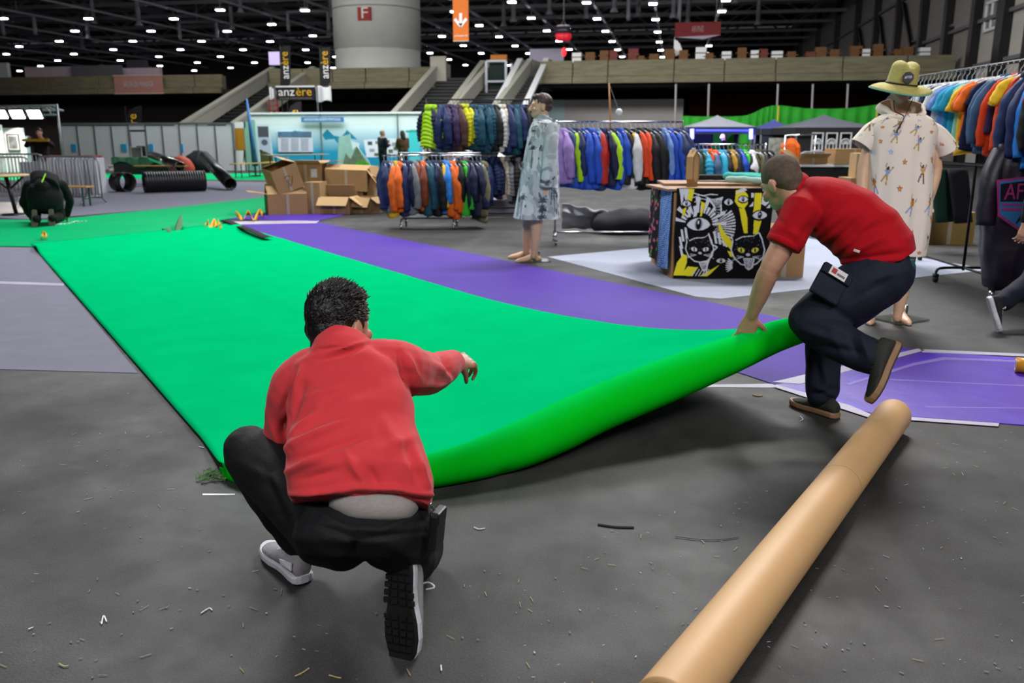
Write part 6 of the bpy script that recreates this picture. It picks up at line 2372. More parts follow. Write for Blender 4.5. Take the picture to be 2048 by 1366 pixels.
for k in range(n):
    xa, xb = lerp(A.x, B.x, k / n), lerp(A.x, B.x, (k + 1) / n)
    MB().tube([(xa, tv, zt - (.3 if k % 2 else 0)), (xb, tv, zt - (0 if k % 2 else .3))], .013, 6).build('lattice_brace', grey_steel, ts)
    MB().tube([(xa, tv, zt), (xb, tv + .28, zt - .15)], .011, 6).build('lattice_brace', grey_steel, ts)
MB().tube([(B.x, tv, 0), (B.x, tv, zt + .05)], .035, 8).build('post', grey_steel, ts, True)
flood_m = mat('warm_flood_glow', '#fff0e2', .5, var=0, emit=22)
for i, x in enumerate((4, 38, 73)):
    p = onv(x, 229, tv)
    t = thing('floodlight', 'bright square floodlight on the silver truss, %s from the left' % ORD[i], 'lamp', p)
    M = frame((p.x, tv - .08, p.z), (1, .0, 0), (0, -.45, .9))
    MB().box(M @ Vector((0, 0, -.06)), (.52, .34, .10), M.to_3x3()).build('housing', black_metal, t)
    MB().box(M @ Vector((0, 0, 0)), (.46, .28, .03), M.to_3x3()).build('lens', flood_m, t)
    MB().tube([(p.x, tv, p.z + .15), (p.x, tv, zt - .28)], .02, 6).build('bracket', black_metal, t)
    L_ = bpy.data.lights.new('floodlight_beam', 'SPOT')
    L_.energy = 110
    L_.spot_size = 1.9
    L_.color = (1, .94, .88)
    lo = bpy.data.objects.new('floodlight_beam', L_)
    COL.objects.link(lo)
    lo.parent = t
    lo.location = (0, -.2, -.15)
    lo.rotation_euler = (.45, 0, 0)

# covered table, screens, pipes
gt = gs(250, 352)
cvt = thing('covered_table', 'long table under green and black cloths behind the pipes', 'table', C(gt.x, gt.y + 1.5, 0))
mb = MB(CAMX)
mb.grid(lambda u, v: Vector((gt.x - 1.0 + 2.1 * u, gt.y + 1.2 + (.9 * v), .62 + .05 * mnoise.noise((u * 6, v * 4, 0)))), 30, 12)
mb.grid(lambda u, v: Vector((gt.x - 1.0 + 2.1 * u, gt.y + 1.2 + .05 * math.sin(u * 26), lerp(.62, .36 + .12 * math.sin(u * 9), v) + .05 * mnoise.noise((u * 6, 0, 0)) * (1 - v))), 60, 8)
mb.build('green_cloth', mat('green_tarpaulin', '#123f2c', .7, var=.2, scale=6), cvt, True, solid=.01)
MB(CAMX).box((gt.x + .05, gt.y + 1.7, .28), (2.1, .8, .55)).build('black_cloth', cloth('#08080a'), cvt, bevel=.04)
sx = gs(273, 340)
for i, (x, dy, s, lab) in enumerate(((273, .0, .42, 'black flat screen standing on the covered table'), (283, .5, .36, 'second black screen behind the first on the covered table'))):
    z0 = .68
    q = S(x, 305, gt.y + 1.7 + dy)
    t = thing('computer_screen', lab, 'screen', C(q.x, q.y, z0))
    MB(CAMX).box((q.x, q.y, q.z + (.05 if i else 0)), (s, .03, .40)).build('screen_frame', grey_steel, t)
    MB(CAMX).box((q.x, q.y - .018, q.z + (.05 if i else 0)), (s - .04, .01, .36)).build('display', black_plastic, t)
    MB(CAMX).box((q.x, q.y + .03, (z0 + q.z) / 2 - .05), (.06, .03, q.z - z0)).build('stand', black_metal, t)


def pipe(name, label, a, b, r, m, ribs=0, wall=.02):
    a, b = Vector(a), Vector(b)
    d = (b - a).normalized()
    R = d.to_track_quat('Z', 'Y').to_matrix()
    L = (b - a).length
    n = 32
    prof = [(r - wall, L), (r, L)]
    if ribs:
        for k in range(ribs):
            t0 = L * (1 - k / ribs)
            s = L / ribs
            prof += [(r, t0 - s * .15), (r * 1.0, t0 - s * .45), (r * .93, t0 - s * .55), (r * .93, t0 - s * .9)]
    prof += [(r, 0), (r - wall, 0), (r - wall, L)]
    mb = MB(CAMX)
    mb.loft([[a + R @ Vector((q * math.cos(2 * math.pi * j / n), q * math.sin(2 * math.pi * j / n), h)) for j in range(n)] for q, h in prof], cap=False)
    o = mb.build(name, m, None, True)
    return tag(o, label, 'pipe')


blk = mat('black_pe_pipe', '#17181b', .35, var=.08)
ga, gb = gs(290, 386), gs(424, 383)
pipe('corrugated_pipe', 'large black corrugated plastic pipe lying on the grey carpet', (ga.x, ga.y, .27), (gb.x - .25, gb.y + .2, .27), .27, blk, 24)
ge = gs(462, 381)
pipe('smooth_pipe', 'long smooth black pipe sloping down to the floor behind the corrugated one', (ge.x, ge.y, .17), (ge.x - 1.55, ge.y + 2.6, .82), .165, blk)
gc = gs(252, 384)
pipe('pipe_ring', 'short black pipe ring left of the corrugated pipe', (gc.x + .08, gc.y, .25), (gc.x - .32, gc.y + .25, .25), .245, blk)
q0, q1 = S(305, 312, 27), S(360, 333, 25.0)
pipe('metal_pipe', 'shiny metal pipe resting on the covered table', q0, q1, .15, mat('polished_tube', '#8f8f88', .2, .9, var=.05))
q = S(322, 332, 25.2)
o = MB(CAMX).box((q.x, q.y, q.z), (1.5, .3, .03), Matrix.Rotation(-.05, 3, 'Z')).build('loose_plank', beer_top)
tag(o, 'yellow wooden plank lying across the pipes', 'plank')
q = S(362, 320, 28)
mb = MB(CAMX).ell((q.x, q.y, .40), (.40, .3, .40), None, 20, 12)
o = mb.build('orange_bag', mat('orange_nylon', '#a83a24', .7, var=.1), None, True)
rumple(o, .04, 7)
tag(o, 'orange cloth bundle on the table beside the black bag', 'bundle')
q = gs(398, 345)
mb = MB(CAMX).ell((q.x, q.y, .35), (.55, .4, .5), None, 24, 14)
o = mb.build('black_sack', cloth('#0c0c0f', .6), None, True)
rumple(o, .08, 5)
tag(o, 'black cloth-covered heap right of the covered table', 'sack')

# banners at the mezzanine
blkb = mat('black_banner', '#0c0c0e', .7, var=.05)
gold = mat('gold_lettering', '#d8a81c', .6, var=0)


def feather(label, px, v, txt_y, fit, round_top=True, letters=(('anz', white_letter), ('ère', gold)), bottom_cut=True):
    x0, y0, x1, y1 = px
    w = x1 - x0
    if round_top:
        pts = [(x0, y0 + w * .35), (x0 + w * .15, y0 + w * .1), (x1, y0), (x1, y1 - w * .5), (x1 - w * .25, y1 - w * .15), (x0, y1)]
    else:
        pts = [(x0, y0 + w * .9), (x0 + w * .2, y0 + w * .35), (x0 + w * .6, y0 + .06 * w), (x1, y0), (x1, y1), (x0, y1)]
    P = [onv(a, b, v) for a, b in pts]
    t = thing('feather_banner', label, 'banner', (P[-1].x, v, P[-1].z))
    cut(pts, v, blkb, 'banner_cloth', t, .03)
    MB().tube([(onv(x0, y1, v).x - .04, v + .02, max(0, onv(x0, y1, v).z - 6) if v < 44 else 4.4), (onv(x0, y0, v).x - .04, v + .02, onv(x0, y0, v).z)], .03, 6).build('pole', black_metal, t)
    c = onv((x0 + x1) / 2, txt_y, v)
    tot = sum(len(a) for a, _ in letters)
    hgt = fit
    pos = c.z - hgt / 2
    for s, m in letters:
        L = hgt * len(s) / tot
        lettering(s, .6, frame((c.x, v - .05, pos + L / 2), (0, 0, 1), (-1, 0, 0)), m, t, fit=L * .96)
        pos += L
    return t


feather('tall black banner with vertical lettering left above the horizontal banner', (561, 91, 581, 177), 43, 131, 1.35)
feather('tall black banner with vertical lettering right above the white cloth', (640, 94, 661, 175), 43, 130, 1.35)
feather('black feather banner with yellow letter behind the poster wall', (576, 203, 603, 236), 37, 226, .28, False, (('e', gold),))
feather('black feather banner with yellow letters behind the white booth wall', (251, 212, 283, 247), 35, 238, .42, False, (('re', gold),))
hb = thing('name_banner', 'wide black banner with white and yellow lettering below the tall banners', 'banner', onv(591, 200, 42.5))
ca, cb_, w_, h_ = rectv(553, 173, 630, 200, 42.5)
MB().box((ca, 42.5, cb_), (w_, .04, h_)).build('banner_cloth', blkb, hb)
MB().box((ca, 42.48, cb_ + h_ / 2), (w_, .06, .08)).build('top_bar', white_paint, hb)
lettering('anz', .6, frame((ca - w_ * .23, 42.46, cb_ + .06), (1, 0, 0), (0, 0, 1)), white_letter, hb, fit=w_ * .42)
lettering('ère', .6, frame((ca + w_ * .22, 42.46, cb_ + .06), (1, 0, 0), (0, 0, 1)), gold, hb, fit=w_ * .40)
lettering('VALAIS SWITZERLAND', .1, frame((ca, 42.46, cb_ - h_ * .38), (1, 0, 0), (0, 0, 1)), mat('dim_lettering', '#8a8478', .6, var=0), hb, fit=w_ * .85)
MB().bar((ca - w_ / 2 - .1, 42.55, 0), (ca - w_ / 2 - .1, 42.55, cb_ + h_ / 2), .06, .06).build('post', grey_steel, hb)
MB().bar((ca + w_ / 2 + .1, 42.55, 0), (ca + w_ / 2 + .1, 42.55, cb_ + h_ / 2), .06, .06).build('post', grey_steel, hb)
for i, (px, lab) in enumerate((((539, 175, 551, 199), 'white cloth hanging left of the wide black banner'), ((632, 173, 662, 203), 'white crumpled cloth hanging right of the wide black banner'))):
    ca, cb_, w_, h_ = rectv(*px, 42.6)
    mb = MB().grid(lambda u, v: Vector((ca - w_ / 2 + w_ * u, 42.6 + .06 * math.sin(u * 9), cb_ + h_ / 2 - h_ * v + .05 * math.sin(u * 7 + v * 3))), 24, 12)
    o = mb.build('white_cloth', white_paint, None, True, solid=.01)
    tag(o, lab, 'cloth')
ld = thing('red_scaffold', 'small red scaffold ladder behind the poster wall', 'scaffold', onv(546, 232, 38))
ld.location.z = 0
ROOTM[ld.name] = Matrix.Translation((ld.location.x, 38, 0))
redp = mat('red_painted_steel', '#7a2418', .5, var=.05)
xa, xb = onv(538, 210, 38).x, onv(555, 210, 38).x
ztop = onv(545, 201, 38).z
for x in (xa, xb):
    MB().bar((x, 38, 0), (x, 38, ztop), .05, .05).build('upright', redp, ld)
k = 0
while k * .22 < ztop:
    MB().bar((xa, 38, ztop - k * .22), (xb, 38, ztop - k * .22), .05, .05).build('rung', redp, ld)
    k += 1

sm = thing('fair_banner', 'pinkish brown banner with pale lettering on the left parapet', 'banner', onv(278, 188, 53.7))
ca, cb_, w_, h_ = rectv(229, 151, 326, 187, 53.7)
MB().box((ca, 53.7, cb_), (w_, .05, h_)).build('banner_cloth', mat('dusty_pink_banner', '#a5746a', .8, var=.04), sm)
for s in (-1, 1):
    MB().box((ca, 53.68, cb_ + s * h_ / 2), (w_ + .05, .09, .07)).build('banner_bar', mat('beige_bar', '#b7a294', .6, var=0), sm)
lettering('SALON DU MARIAGE', .5, frame((ca, 53.65, cb_), (1, 0, 0), (0, 0, 1)), mat('pale_grey_lettering', '#b9b2be', .6, var=0), sm, fit=w_ * .62)
ob = thing('arrow_banner', 'orange hanging banner with white down arrow', 'banner', onv(921, 83, 46))
ca, cb_, w_, h_ = rectv(906, -30, 937, 82, 46)
MB().box((ca, 46, cb_), (w_, .05, h_)).build('banner_cloth', mat('orange_banner', '#d8701c', .7, var=.05), ob)
MB().box((ca, 45.98, cb_ - h_ / 2), (w_, .09, .06)).build('banner_bar', mat('beige_bar', '#b7a294'), ob)
a0 = onv(921, 26, 45.9)
a1 = onv(921, 52, 45.9)
ar = MB()
ar.bar((a0.x, 45.94, a0.z), (a1.x, 45.94, a1.z + .05), .16, .03, (0, 1, 0))
for s in (-1, 1):
    ar.bar((a1.x + s * .0, 45.94, a1.z), (a1.x + s * .32, 45.94, a1.z + .36), .15, .03, (0, 1, 0))
ar.build('arrow', white_letter, ob)
c = onv(921, 71, 45.9)
lettering('palexpo.ch', .16, frame((c.x, 45.95, c.z), (1, 0, 0), (0, 0, 1)), white_letter, ob, fit=.72)

rsn = thing('hanging_sign', 'dark red hanging sign board with pale lettering under the roof', 'sign', onv(1395, 75, 54))
ca, cb_, w_, h_ = rectv(1350, 45, 1441, 75, 54)
MB().box((ca, 54, cb_), (w_, .3, h_)).build('sign_board', mat('deep_red_sign', '#7c1518', .7, var=.05), rsn)
lettering('ARVINIS', .5, frame((ca, 53.82, cb_ + .02), (1, 0, 0), (0, 0, 1)), mat('pink_grey_lettering', '#b98d92', .6, var=0), rsn, fit=w_ * .26)
cut([(1350, 76), (1441, 71), (1406, 80)], 53.9, mat('pale_underside', '#b4a8b8', .6, var=.03), 'sign_underside', rsn, .4)
for x in (1360, 1432):
    p = onv(x, 44, 54)
    MB().tube([(p.x, 54, p.z), (p.x, 54, 12)], .02, 6).build('hanging_wire', grey_steel, rsn)
wf = thing('white_flag', 'white rounded flag on the right mezzanine', 'flag', onv(1349, 108, 49.5))
cut([(1348, 112), (1348, 79), (1354, 81), (1360, 88), (1364, 99), (1364, 112)], 49.5, white_paint, 'flag_cloth', wf)
p = onv(1348, 112, 49.5)
MB().tube([(p.x, 49.5, 4.5), (p.x, 49.5, p.z + 1.0)], .03, 6).build('pole', grey_steel, wf)

gd = thing('cable_car_cabin', 'red cable-car cabin hanging under the roof', 'cable car', onv(1127, 82, 52))
g0, g1 = onv(1111, 82, 52), onv(1143, 50, 52)
gx, gw, gh = (g0.x + g1.x) / 2, (g1.x - g0.x), g1.z - g0.z
red_lit = mat('self_lit_red_cabin', '#e0283c', .4, var=.03, emit=.25)  # a faint glow is put into the cabin's red so it looks lit


def gring(z, k):
    return ring((gx, 52, g0.z + gh * z), (gw / 2 * k, 0, 0), (0, gw / 2 * k, 0), 20, 4)


MB().loft([gring(0, .70), gring(.06, .88), gring(.25, 1.0), gring(.44, .98)]).build('lower_body', red_lit, gd, True)
MB().loft([gring(.445, .97), gring(.90, .80)]).build('window_band', mat('dark_violet_pane', '#3a3040', .15, var=.05), gd, True)
MB().loft([gring(.90, .84), gring(.97, .80), gring(1.0, .5)]).build('roof', white_paint, gd, True)
MB().tube([(gx - .15, 52, g0.z + gh), (gx, 52, g0.z + gh * 1.35), (gx + .15, 52, g0.z + gh)], .03, 6).build('hanger_arm', grey_steel, gd)
MB().tube([(gx, 52, g0.z + gh * 1.35), (gx, 52, 12)], .02, 6).build('cable', grey_steel, gd)
rl = thing('red_lantern', 'small glowing red lantern below the cable-car cabin', 'lantern', onv(1128, 112, 50))
p = onv(1128, 104, 50)
MB().ell(p, (.14, .14, .24), None, 12, 8).build('lantern_body', mat('red_glow', '#ff2a30', .5, var=0, emit=1.6), rl, True)
MB().tube([p + Vector((0, 0, .2)), Vector((p.x, p.y, 15.05))], .015, 6).build('cord', black_metal, rl)

# clutter along the mezzanine edge
wood_d = mat('rough_brown_wood', '#6a4726', .8, var=.2)
rgc = random.Random(11)
for i in range(26):
    u = -5.5 + i * .72 + rgc.uniform(-.2, .2)
    if 12.6 < u:
        break
    h = rgc.uniform(.35, .75)
    q = rgc.random()
    nm, m, lab, ct = (('wooden_crate', wood_d, 'brown wooden crate on the right mezzanine edge, place %s' , 'crate') if q < .55 else ('red_box', mat('dull_red_box', '#6a2320', .7, var=.1), 'dull red box on the right mezzanine edge', 'box') if q < .8 else ('white_box', white_paint, 'white box on the right mezzanine edge', 'box'))
    t = thing(nm, (lab % '' if '%' in lab else lab).replace(', place ', '') + ', ' + ORD[i] + ' item from the left', ct, (u, 49.3, 4.455), 0, 'boxes and crates on the right mezzanine edge')
    MB().box((u, 49.3, 4.46 + (.85 + h) / 2), (rgc.uniform(.4, .62), .5, .85 + h)).build('box_body', m, t)
    MB().box((u, 49.3, 4.46 + .85 + h * .6), (.64, .54, .05)).build('band', wood_d, t)
for px, v, m, lab in (((-20, 126, 18, 158), 57, white_paint, 'white booth frame on the left mezzanine'), ((52, 134, 144, 147), 58, mat('pinkish_panel', '#c9b4c4', .6, var=.1), 'long pinkish panel on the left mezzanine'),
                      ((145, 131, 243, 152), 57.5, mat('grey_partition_panel', '#63646c', .7, var=.04), 'grey partition on the left mezzanine'), ((243, 136, 322, 150), 58.5, mat('pinkish_panel', '#c9b4c4'), 'pink-white stand on the left mezzanine above the pink banner'),
                      ((255, 120, 294, 138), 61, mat('dim_partition', '#46444c', .7, var=.05), 'dim partition behind the pink-white stand'), ((540, 104, 561, 130), 46, mat('lavender_screen', '#b4a8d2', .5, var=.03, emit=.5), 'lavender hanging screen left of the tall black banner'),
                      ((862, 113, 893, 158), 49.2, concrete_l, 'square concrete post at the top of the escalator'), ((982, 110, 1014, 120), 52, mat('orange_awning', '#c87a2c', .7, var=.05), 'small orange awning behind the stairs'),
                      ((1060, 98, 1128, 113), 55, mat('pale_violet_panel', '#a9a3bb', .6, var=.05), 'pale violet counter on the mezzanine below the cabin')):
    cx, cz, w, h = rectv(*px, v)
    zt_ = cz + h / 2
    zb_ = cz - h / 2 if v == 46 else 4.455
    o = tag(MB().box((cx, v, (zt_ + zb_) / 2), (w, .3, zt_ - zb_)).build('mezzanine_panel', m), lab, 'panel')
lf = thing('lift_shaft', 'glazed steel lift shaft between the escalators and stairs', 'lift', onv(985, 200, 47))
lf.location.z = 0
ROOTM[lf.name] = Matrix.Translation((lf.location.x, 47, 0))
xa, xb = onv(973, 160, 47).x, onv(1012, 160, 47).x
zt_ = onv(990, 122, 47).z
for x in (xa, xb):
    for y in (47, 48.6):
        MB().bar((x, y, 0), (x, y, zt_), .12, .12).build('post', grey_steel, lf)
for z in (zt_, zt_ - 1.05, zt_ - 1.8, zt_ - 2.6):
    MB().bar((xa, 47, z), (xb, 47, z), .1, .1).build('cross_rail', grey_steel, lf)
MB().box(((xa + xb) / 2, 47.4, zt_ / 2), (xb - xa - .12, .04, zt_ - .1)).build('glass_pane', mat('dark_green_pane', '#1c2a26', .15, var=.05), lf)

# tents and green drape at the right
gv = 44.0
gdp = mat('green_drape', '#1c8a1a', .85, var=.1, stretch=(4, 1, .5))
mb = MB()
pts = [(1365, 232), (1420, 233), (1490, 231), (1530, 215), (1560, 211), (1620, 217), (1700, 216), (1760, 208)]
top = polyline([onv(x, y, gv) for x, y in pts], 80)
mb.grid(lambda u, v: Vector((top[int(round(u * 79))].x, gv + .10 * math.sin(u * 120), lerp(top[int(round(u * 79))].z, .02, v))), 80, 6)
o = mb.build('green_drape', gdp, None, True, solid=.02)
tag(o, 'long bright green drape hanging behind the tents', 'drape')
for i, x in enumerate((1352, 1418, 1556, 1626, 1696)):
    a, b = onv(x, 168, 45.5), onv(x, 236, 45.5)
    o = MB().tube([(a.x, 45.5, a.z), (b.x, 45.5, 0)], .05, 8).build('support_pole', mat('pale_pole', '#9a9498', .5, var=.03))
    tag(o, 'thin pale support pole before the dark red curtain, %s from the left' % ORD[i], 'pole')
for i, x in enumerate((1557, 1755)):
    a, b = onv(x, 212, 43), onv(x, 240, 43)
    o = MB().tube([(a.x, 43, a.z), (b.x, 43, 0)], .045, 8).build('yellow_pole', mat('yellow_pole', '#b8a82a', .5, var=.03))
    tag(o, 'short yellow pole rising %s' % ('above the blue tent' if i == 0 else 'beside the poncho mannequin'), 'pole')


def tent(label, x0, x1, y_peak, y_eave, d, col, wall_col, open_front=True):
    e0, e1, pk = S(x0, y_eave, d), S(x1, y_eave, d), S((x0 + x1) / 2, y_peak, d)
    w = e1.x - e0.x
    t = thing('canopy_tent', label, 'tent', C((e0.x + e1.x) / 2, d + w / 2, 0))
    cx_, cy_ = (e0.x + e1.x) / 2, d + w / 2
    fab = mat('tent_' + col, col, .7, var=.06, scale=2)
    wal = mat('tent_' + wall_col, wall_col, .8, var=.06, scale=2)

    def roof(u, v):
        th = 2 * math.pi * u
        x, y = math.cos(th), math.sin(th)
        k = 1 / max(abs(x), abs(y))
        r = v * w / 2
        return Vector((cx_ + x * k * r, cy_ + y * k * r, lerp(pk.z, e0.z, v ** .75)))
    MB(CAMX).grid(roof, 48, 10, True).build('roof', fab, t, True, solid=.02)
    vz = .26
    for (ax, ay, bx_, by_) in ((-1, -1, 1, -1), (1, -1, 1, 1), (1, 1, -1, 1), (-1, 1, -1, -1)):
        a, b = Vector((cx_ + ax * w / 2, cy_ + ay * w / 2, e0.z - vz / 2)), Vector((cx_ + bx_ * w / 2, cy_ + by_ * w / 2, e0.z - vz / 2))
        MB(CAMX).bar(a, b, .03, vz).build('valance', wal, t)
    for ax in (-1, 1):
        for ay in (-1, 1):
            MB(CAMX).bar((cx_ + ax * w / 2 * .97, cy_ + ay * w / 2 * .97, 0), (cx_ + ax * w / 2 * .97, cy_ + ay * w / 2 * .97, e0.z), .06, .06).build('leg', grey_steel, t)
    MB(CAMX).box((cx_, cy_ + w / 2 * .95, e0.z / 2), (w * .95, .03, e0.z)).build('back_wall', wal, t)
    if not open_front:
        MB(CAMX).box((cx_, cy_ - w / 2 * .95, e0.z / 2), (w * .95, .03, e0.z)).build('front_wall', wal, t)
    return t, cx_, cy_, w, e0.z


T1, tx, ty, tw, tz = tent('grey canopy tent with violet light tubes', 1384, 1513, 229, 254, 33, '#6a6c74', '#161d3a')
tent('small blue canopy tent between the grey tents', 1522, 1592, 238, 257, 36, '#3a3e78', '#14162c', False)
tent('wide grey and black canopy tent beside the arched panels', 1592, 1760, 227, 255, 33, '#4c4f58', '#0c0c10', False)
glow = mat('violet_tube_glow', '#5a5cff', .5, var=0, emit=9)
for i, (x, lab) in enumerate(((1384, 'glowing violet light tube on the left leg of the grey tent'), (1502, 'glowing violet light tube on the right leg of the grey tent'))):
    a, b = S(x, 258, 32.8), S(x, 278, 32.8)
    o = MB(CAMX).tube([a, b], .07, 8).build('light_tube', glow, None, True)
    tag(o, lab, 'lamp')
a, b = S(1392, 261, 32.8), S(1500, 261, 32.8)
o = MB(CAMX).tube([a, b], .03, 8).build('light_strip', mat('blue_strip_glow', '#3038d0', .5, var=0, emit=3), None, True)
tag(o, 'thin blue light strip along the front of the grey tent', 'lamp')
vl = bpy.data.lights.new('violet_tube_light', 'POINT')
vl.energy = 60
vl.color = (.3, .3, 1)
vo = bpy.data.objects.new('violet_tube_light', vl)
COL.objects.link(vo)
vo.location = C(tx, ty - tw * .3, 1.5)
gs_ = MB(CAMX).box((tx + tw * .22, ty + tw * .42, .9), (tw * .35, .04, 1.7)).build('green_screen_panel', gdp)
tag(gs_, 'bright green panel inside the grey tent', 'panel')

# arched window panels
aw = thing('arched_panel_row', 'row of three white panels with arched fan windows beside the tents', 'partition', C(*S(1662, 330, 22)))
for k in range(3):
    xl, xr = 1620.5 + k * 28.3, 1620.5 + (k + 1) * 28.3 - 1
    a, b = S(xl, 314, 22), S(xr, 266, 22)
    w_, z0, z1 = b.x - a.x, a.z, b.z
    fr = MB(CAMX)
    c = Vector(((a.x + b.x) / 2, 22, 0))
    for dx in (-w_ / 2 + .015, w_ / 2 - .015):
        fr.box((c.x + dx, 22, (z0 + z1) / 2), (.03, .03, z1 - z0))
    for z in (z0, z1, lerp(z0, z1, .28), lerp(z0, z1, .56)):
        fr.box((c.x, 22, z), (w_, .03, .03))
    f_ = fr.build('panel_frame', white_paint, aw)
    r = w_ / 2 - .03
    zc = lerp(z0, z1, .56)
    fan = MB(CAMX)
    fan.tube([(c.x + r * math.cos(q * math.pi / 16), 22, zc + r * math.sin(q * math.pi / 16)) for q in range(17)], .015, 6)
    for q in range(1, 6):
        fan.tube([(c.x, 22, zc), (c.x + r * math.cos(q * math.pi / 6), 22, zc + r * math.sin(q * math.pi / 6))], .009, 5)
    fan.build('arched_fan', white_paint, f_)
    for dx in (-w_ / 6, w_ / 6):
        MB(CAMX).box((c.x + dx, 22, lerp(z0, z1, .28)), (.02, .02, (z1 - z0) * .56)).build('glazing_bar', white_paint, f_)
    for dx in (-w_ / 2 + .04, w_ / 2 - .04):
        MB(CAMX).box((c.x + dx, 22, z0 / 2), (.03, .03, z0)).build('leg', grey_steel, aw)
q = S(1583, 270.5, 19.3)
garment('jacket', 'o', C(q.x, q.y, q.z - .015), YAW + 1.2, 'a stand beside the arched panels', 0, 'stand beside the arched panels', scale=.72)
q = S(1555, 295, 19.5)
mb = MB(CAMX).box((q.x, q.y, q.z), (.40, .03, .42))
o = mb.build('patterned_sheet', mat('grey_white_pattern', '#8f948c', .8, var=.7, scale=9), None)
tag(o, 'grey and white patterned sheet hanging left of the orange jacket', 'sheet')
a, b = S(1571, 271, 19.3), S(1632, 269, 19.3)
sr = thing('stand_rail', 'chrome display rail left of the arched white panels', 'clothes rack', C(a.x, a.y, 0))
MB(CAMX).tube([a, b], .018, 8).build('rail', chrome, sr, True)
for q in (a, b):
    MB(CAMX).tube([q, (q.x, q.y, 0)], .016, 8).build('post', chrome, sr, True)

# wooden pole with string and ball, above the middle rack
wp_ = thing('wooden_pole', 'wooden pole with hanging string and ball above the middle rack', 'pole', C(*S(1221, 243, 12.2)))
MB(CAMX).tube([S(1218, 166, 11.53), S(1221, 243, 11.53), (S(1221, 243, 11.53).x, 11.53, .9)], [.010, .012, .012], 8).build('stick', mat('orange_wood', '#a8743c', .6, var=.1), wp_, True)
MB(CAMX).tube([S(1218, 167, 11.53), S(1228, 195, 11.53), S(1237, 220, 11.53)], .005, 5).build('string', grey_steel, wp_)
MB(CAMX).ell(S(1238, 224, 11.53), (.045, .045, .045), None, 12, 8).build('ball', white_paint, wp_, True)

# under the middle rack: crumpled white sheet and dark cover
d0 = 12.6
mb = MB(CAMX)
a, b = gs(1112, 441), gs(1192, 440)
mb.grid(lambda u, v: Vector((lerp(a.x, b.x, u), 12.9 + .16 * mnoise.noise((u * 3, v * 3, 5)) + .12 * (1 - v), lerp(.03, .42 - .12 * u, v) + .03 * mnoise.noise((u * 5, 2, v * 5)))), 40, 30)
o = mb.build('white_sheet', mat('crumpled_white_paper', '#c2c2ca', .6, var=.05), None, True, solid=.006)
tag(o, 'crumpled white sheet standing under the middle jacket rack', 'sheet')
mb = MB(CAMX).ell((1.72, 12.8, .13), (.55, .42, .22), None, 28, 16)
o = mb.build('dark_cover', cloth('#1a1b20'), None, True)
rumple(o, .05, 4)
tag(o, 'dark cloth-covered heap on the floor under the middle rack', 'cover')
o = MB(CAMX).box((-.05, 16.1, .14), (1.3, .45, .26)).build('storage_box', mat('lilac_grey_box', '#8d8a9c', .6, var=.05), None, bevel=.02)
tag(o, 'long lilac grey box under the black two-tier rack', 'box')

# ------------------------------------------------------------------ the other people
def simple_person(label, base, joints, cols, skin=skin_b, hair='#1a1412', long_hair=False, name='person', vox=.012, heading=(0, 1, 0), hd_up=(0, 0, 1), k=1.0, shoe_col='#141416'):
    """joints: dict of (right, ahead, up); parts: body, jacket, trousers, hair"""
    J = {a: Vector(b) for a, b in joints.items()}
    t = thing(name, label, 'person', C(base[0], base[1], 0))
    H = head_frame(J['head'], heading, hd_up)
    mb = MB(CAMX)
    head(mb, H, J['neck'], k)
    mb.tube([J['neck'], J['chest'], J['pelvis']], [.07, .12, .12], 14, round_caps=True)
    for s in 'LR':
        bent_limb(mb, [J['sh' + s], J['el' + s], J['wr' + s]], [.05, .042, .032])
        hand(mb, J['wr' + s], J['wr' + s] - J['el' + s], (0, -1, .3), 1 if s == 'R' else -1)
        bent_limb(mb, [J['hip' + s], J['kn' + s], J['an' + s]], [.08, .055, .042])
    o = mb.build('body', skin, t, True)
    remesh(o, vox * .7, 2)
    mb = MB(CAMX)
    lat = (J['shR'] - J['shL']).normalized()
    sp = [J['pelvis'], J['pelvis'].lerp(J['chest'], .5), J['chest'], J['chest'].lerp(J['neck'], .6), J['neck']]
    rings = []
    for i, (w, d) in enumerate(((.185, .14), (.18, .135), (.20, .14), (.18, .11), (.08, .075))):
        tt_ = (sp[min(i + 1, 4)] - sp[max(i - 1, 0)]).normalized()
        l2 = (lat - tt_ * lat.dot(tt_)).normalized()
        rings.append(ring(sp[i], l2 * w, tt_.cross(l2) * d))
    mb.loft(rings)
    for s in 'LR':
        bent_limb(mb, [J['sh' + s], J['el' + s], J['wr' + s].lerp(J['el' + s], .1)], [.08, .066, .05])
        mb.tube([J['chest'].lerp(J['neck'], .5), J['sh' + s]], [.1, .08], 12, round_caps=True)
    o = mb.build('jacket', cloth(cols[0]), t, True)
    remesh(o, vox, 4)
    rumple(o, .012, 9)
    mb = MB(CAMX)
    mb.tube([J['pelvis'] + (J['chest'] - J['pelvis']) * .15, J['pelvis']], [.15, .15], 14, round_caps=True)
    for s in 'LR':
        bent_limb(mb, [J['hip' + s], J['kn' + s], J['an' + s]], [.115, .085, .07])
    o = mb.build('trousers', cloth(cols[1]), t, True)
    remesh(o, vox, 4)
    rumple(o, .008, 10)
    R = H.to_3x3()
    mb = MB(CAMX)
    mb.ell(H @ Vector((0, -.016, .042)), (.081, .1, .09), R, 18, 12)
    mb.ell(H @ Vector((0, -.048, -.005)), (.074, .065, .06), R, 16, 10)
    if long_hair:
        mb.tube([H @ Vector((0, -.05, 0)), H @ Vector((0, -.075, -.15)), H @ Vector((0, -.08, -.32))], [.085, .09, .05], 14, round_caps=True)
    o = mb.build('hair', mat('hair_' + hair, hair, .6, var=.2, scale=40), t, True)
    remesh(o, .009, 2)
    return t, J


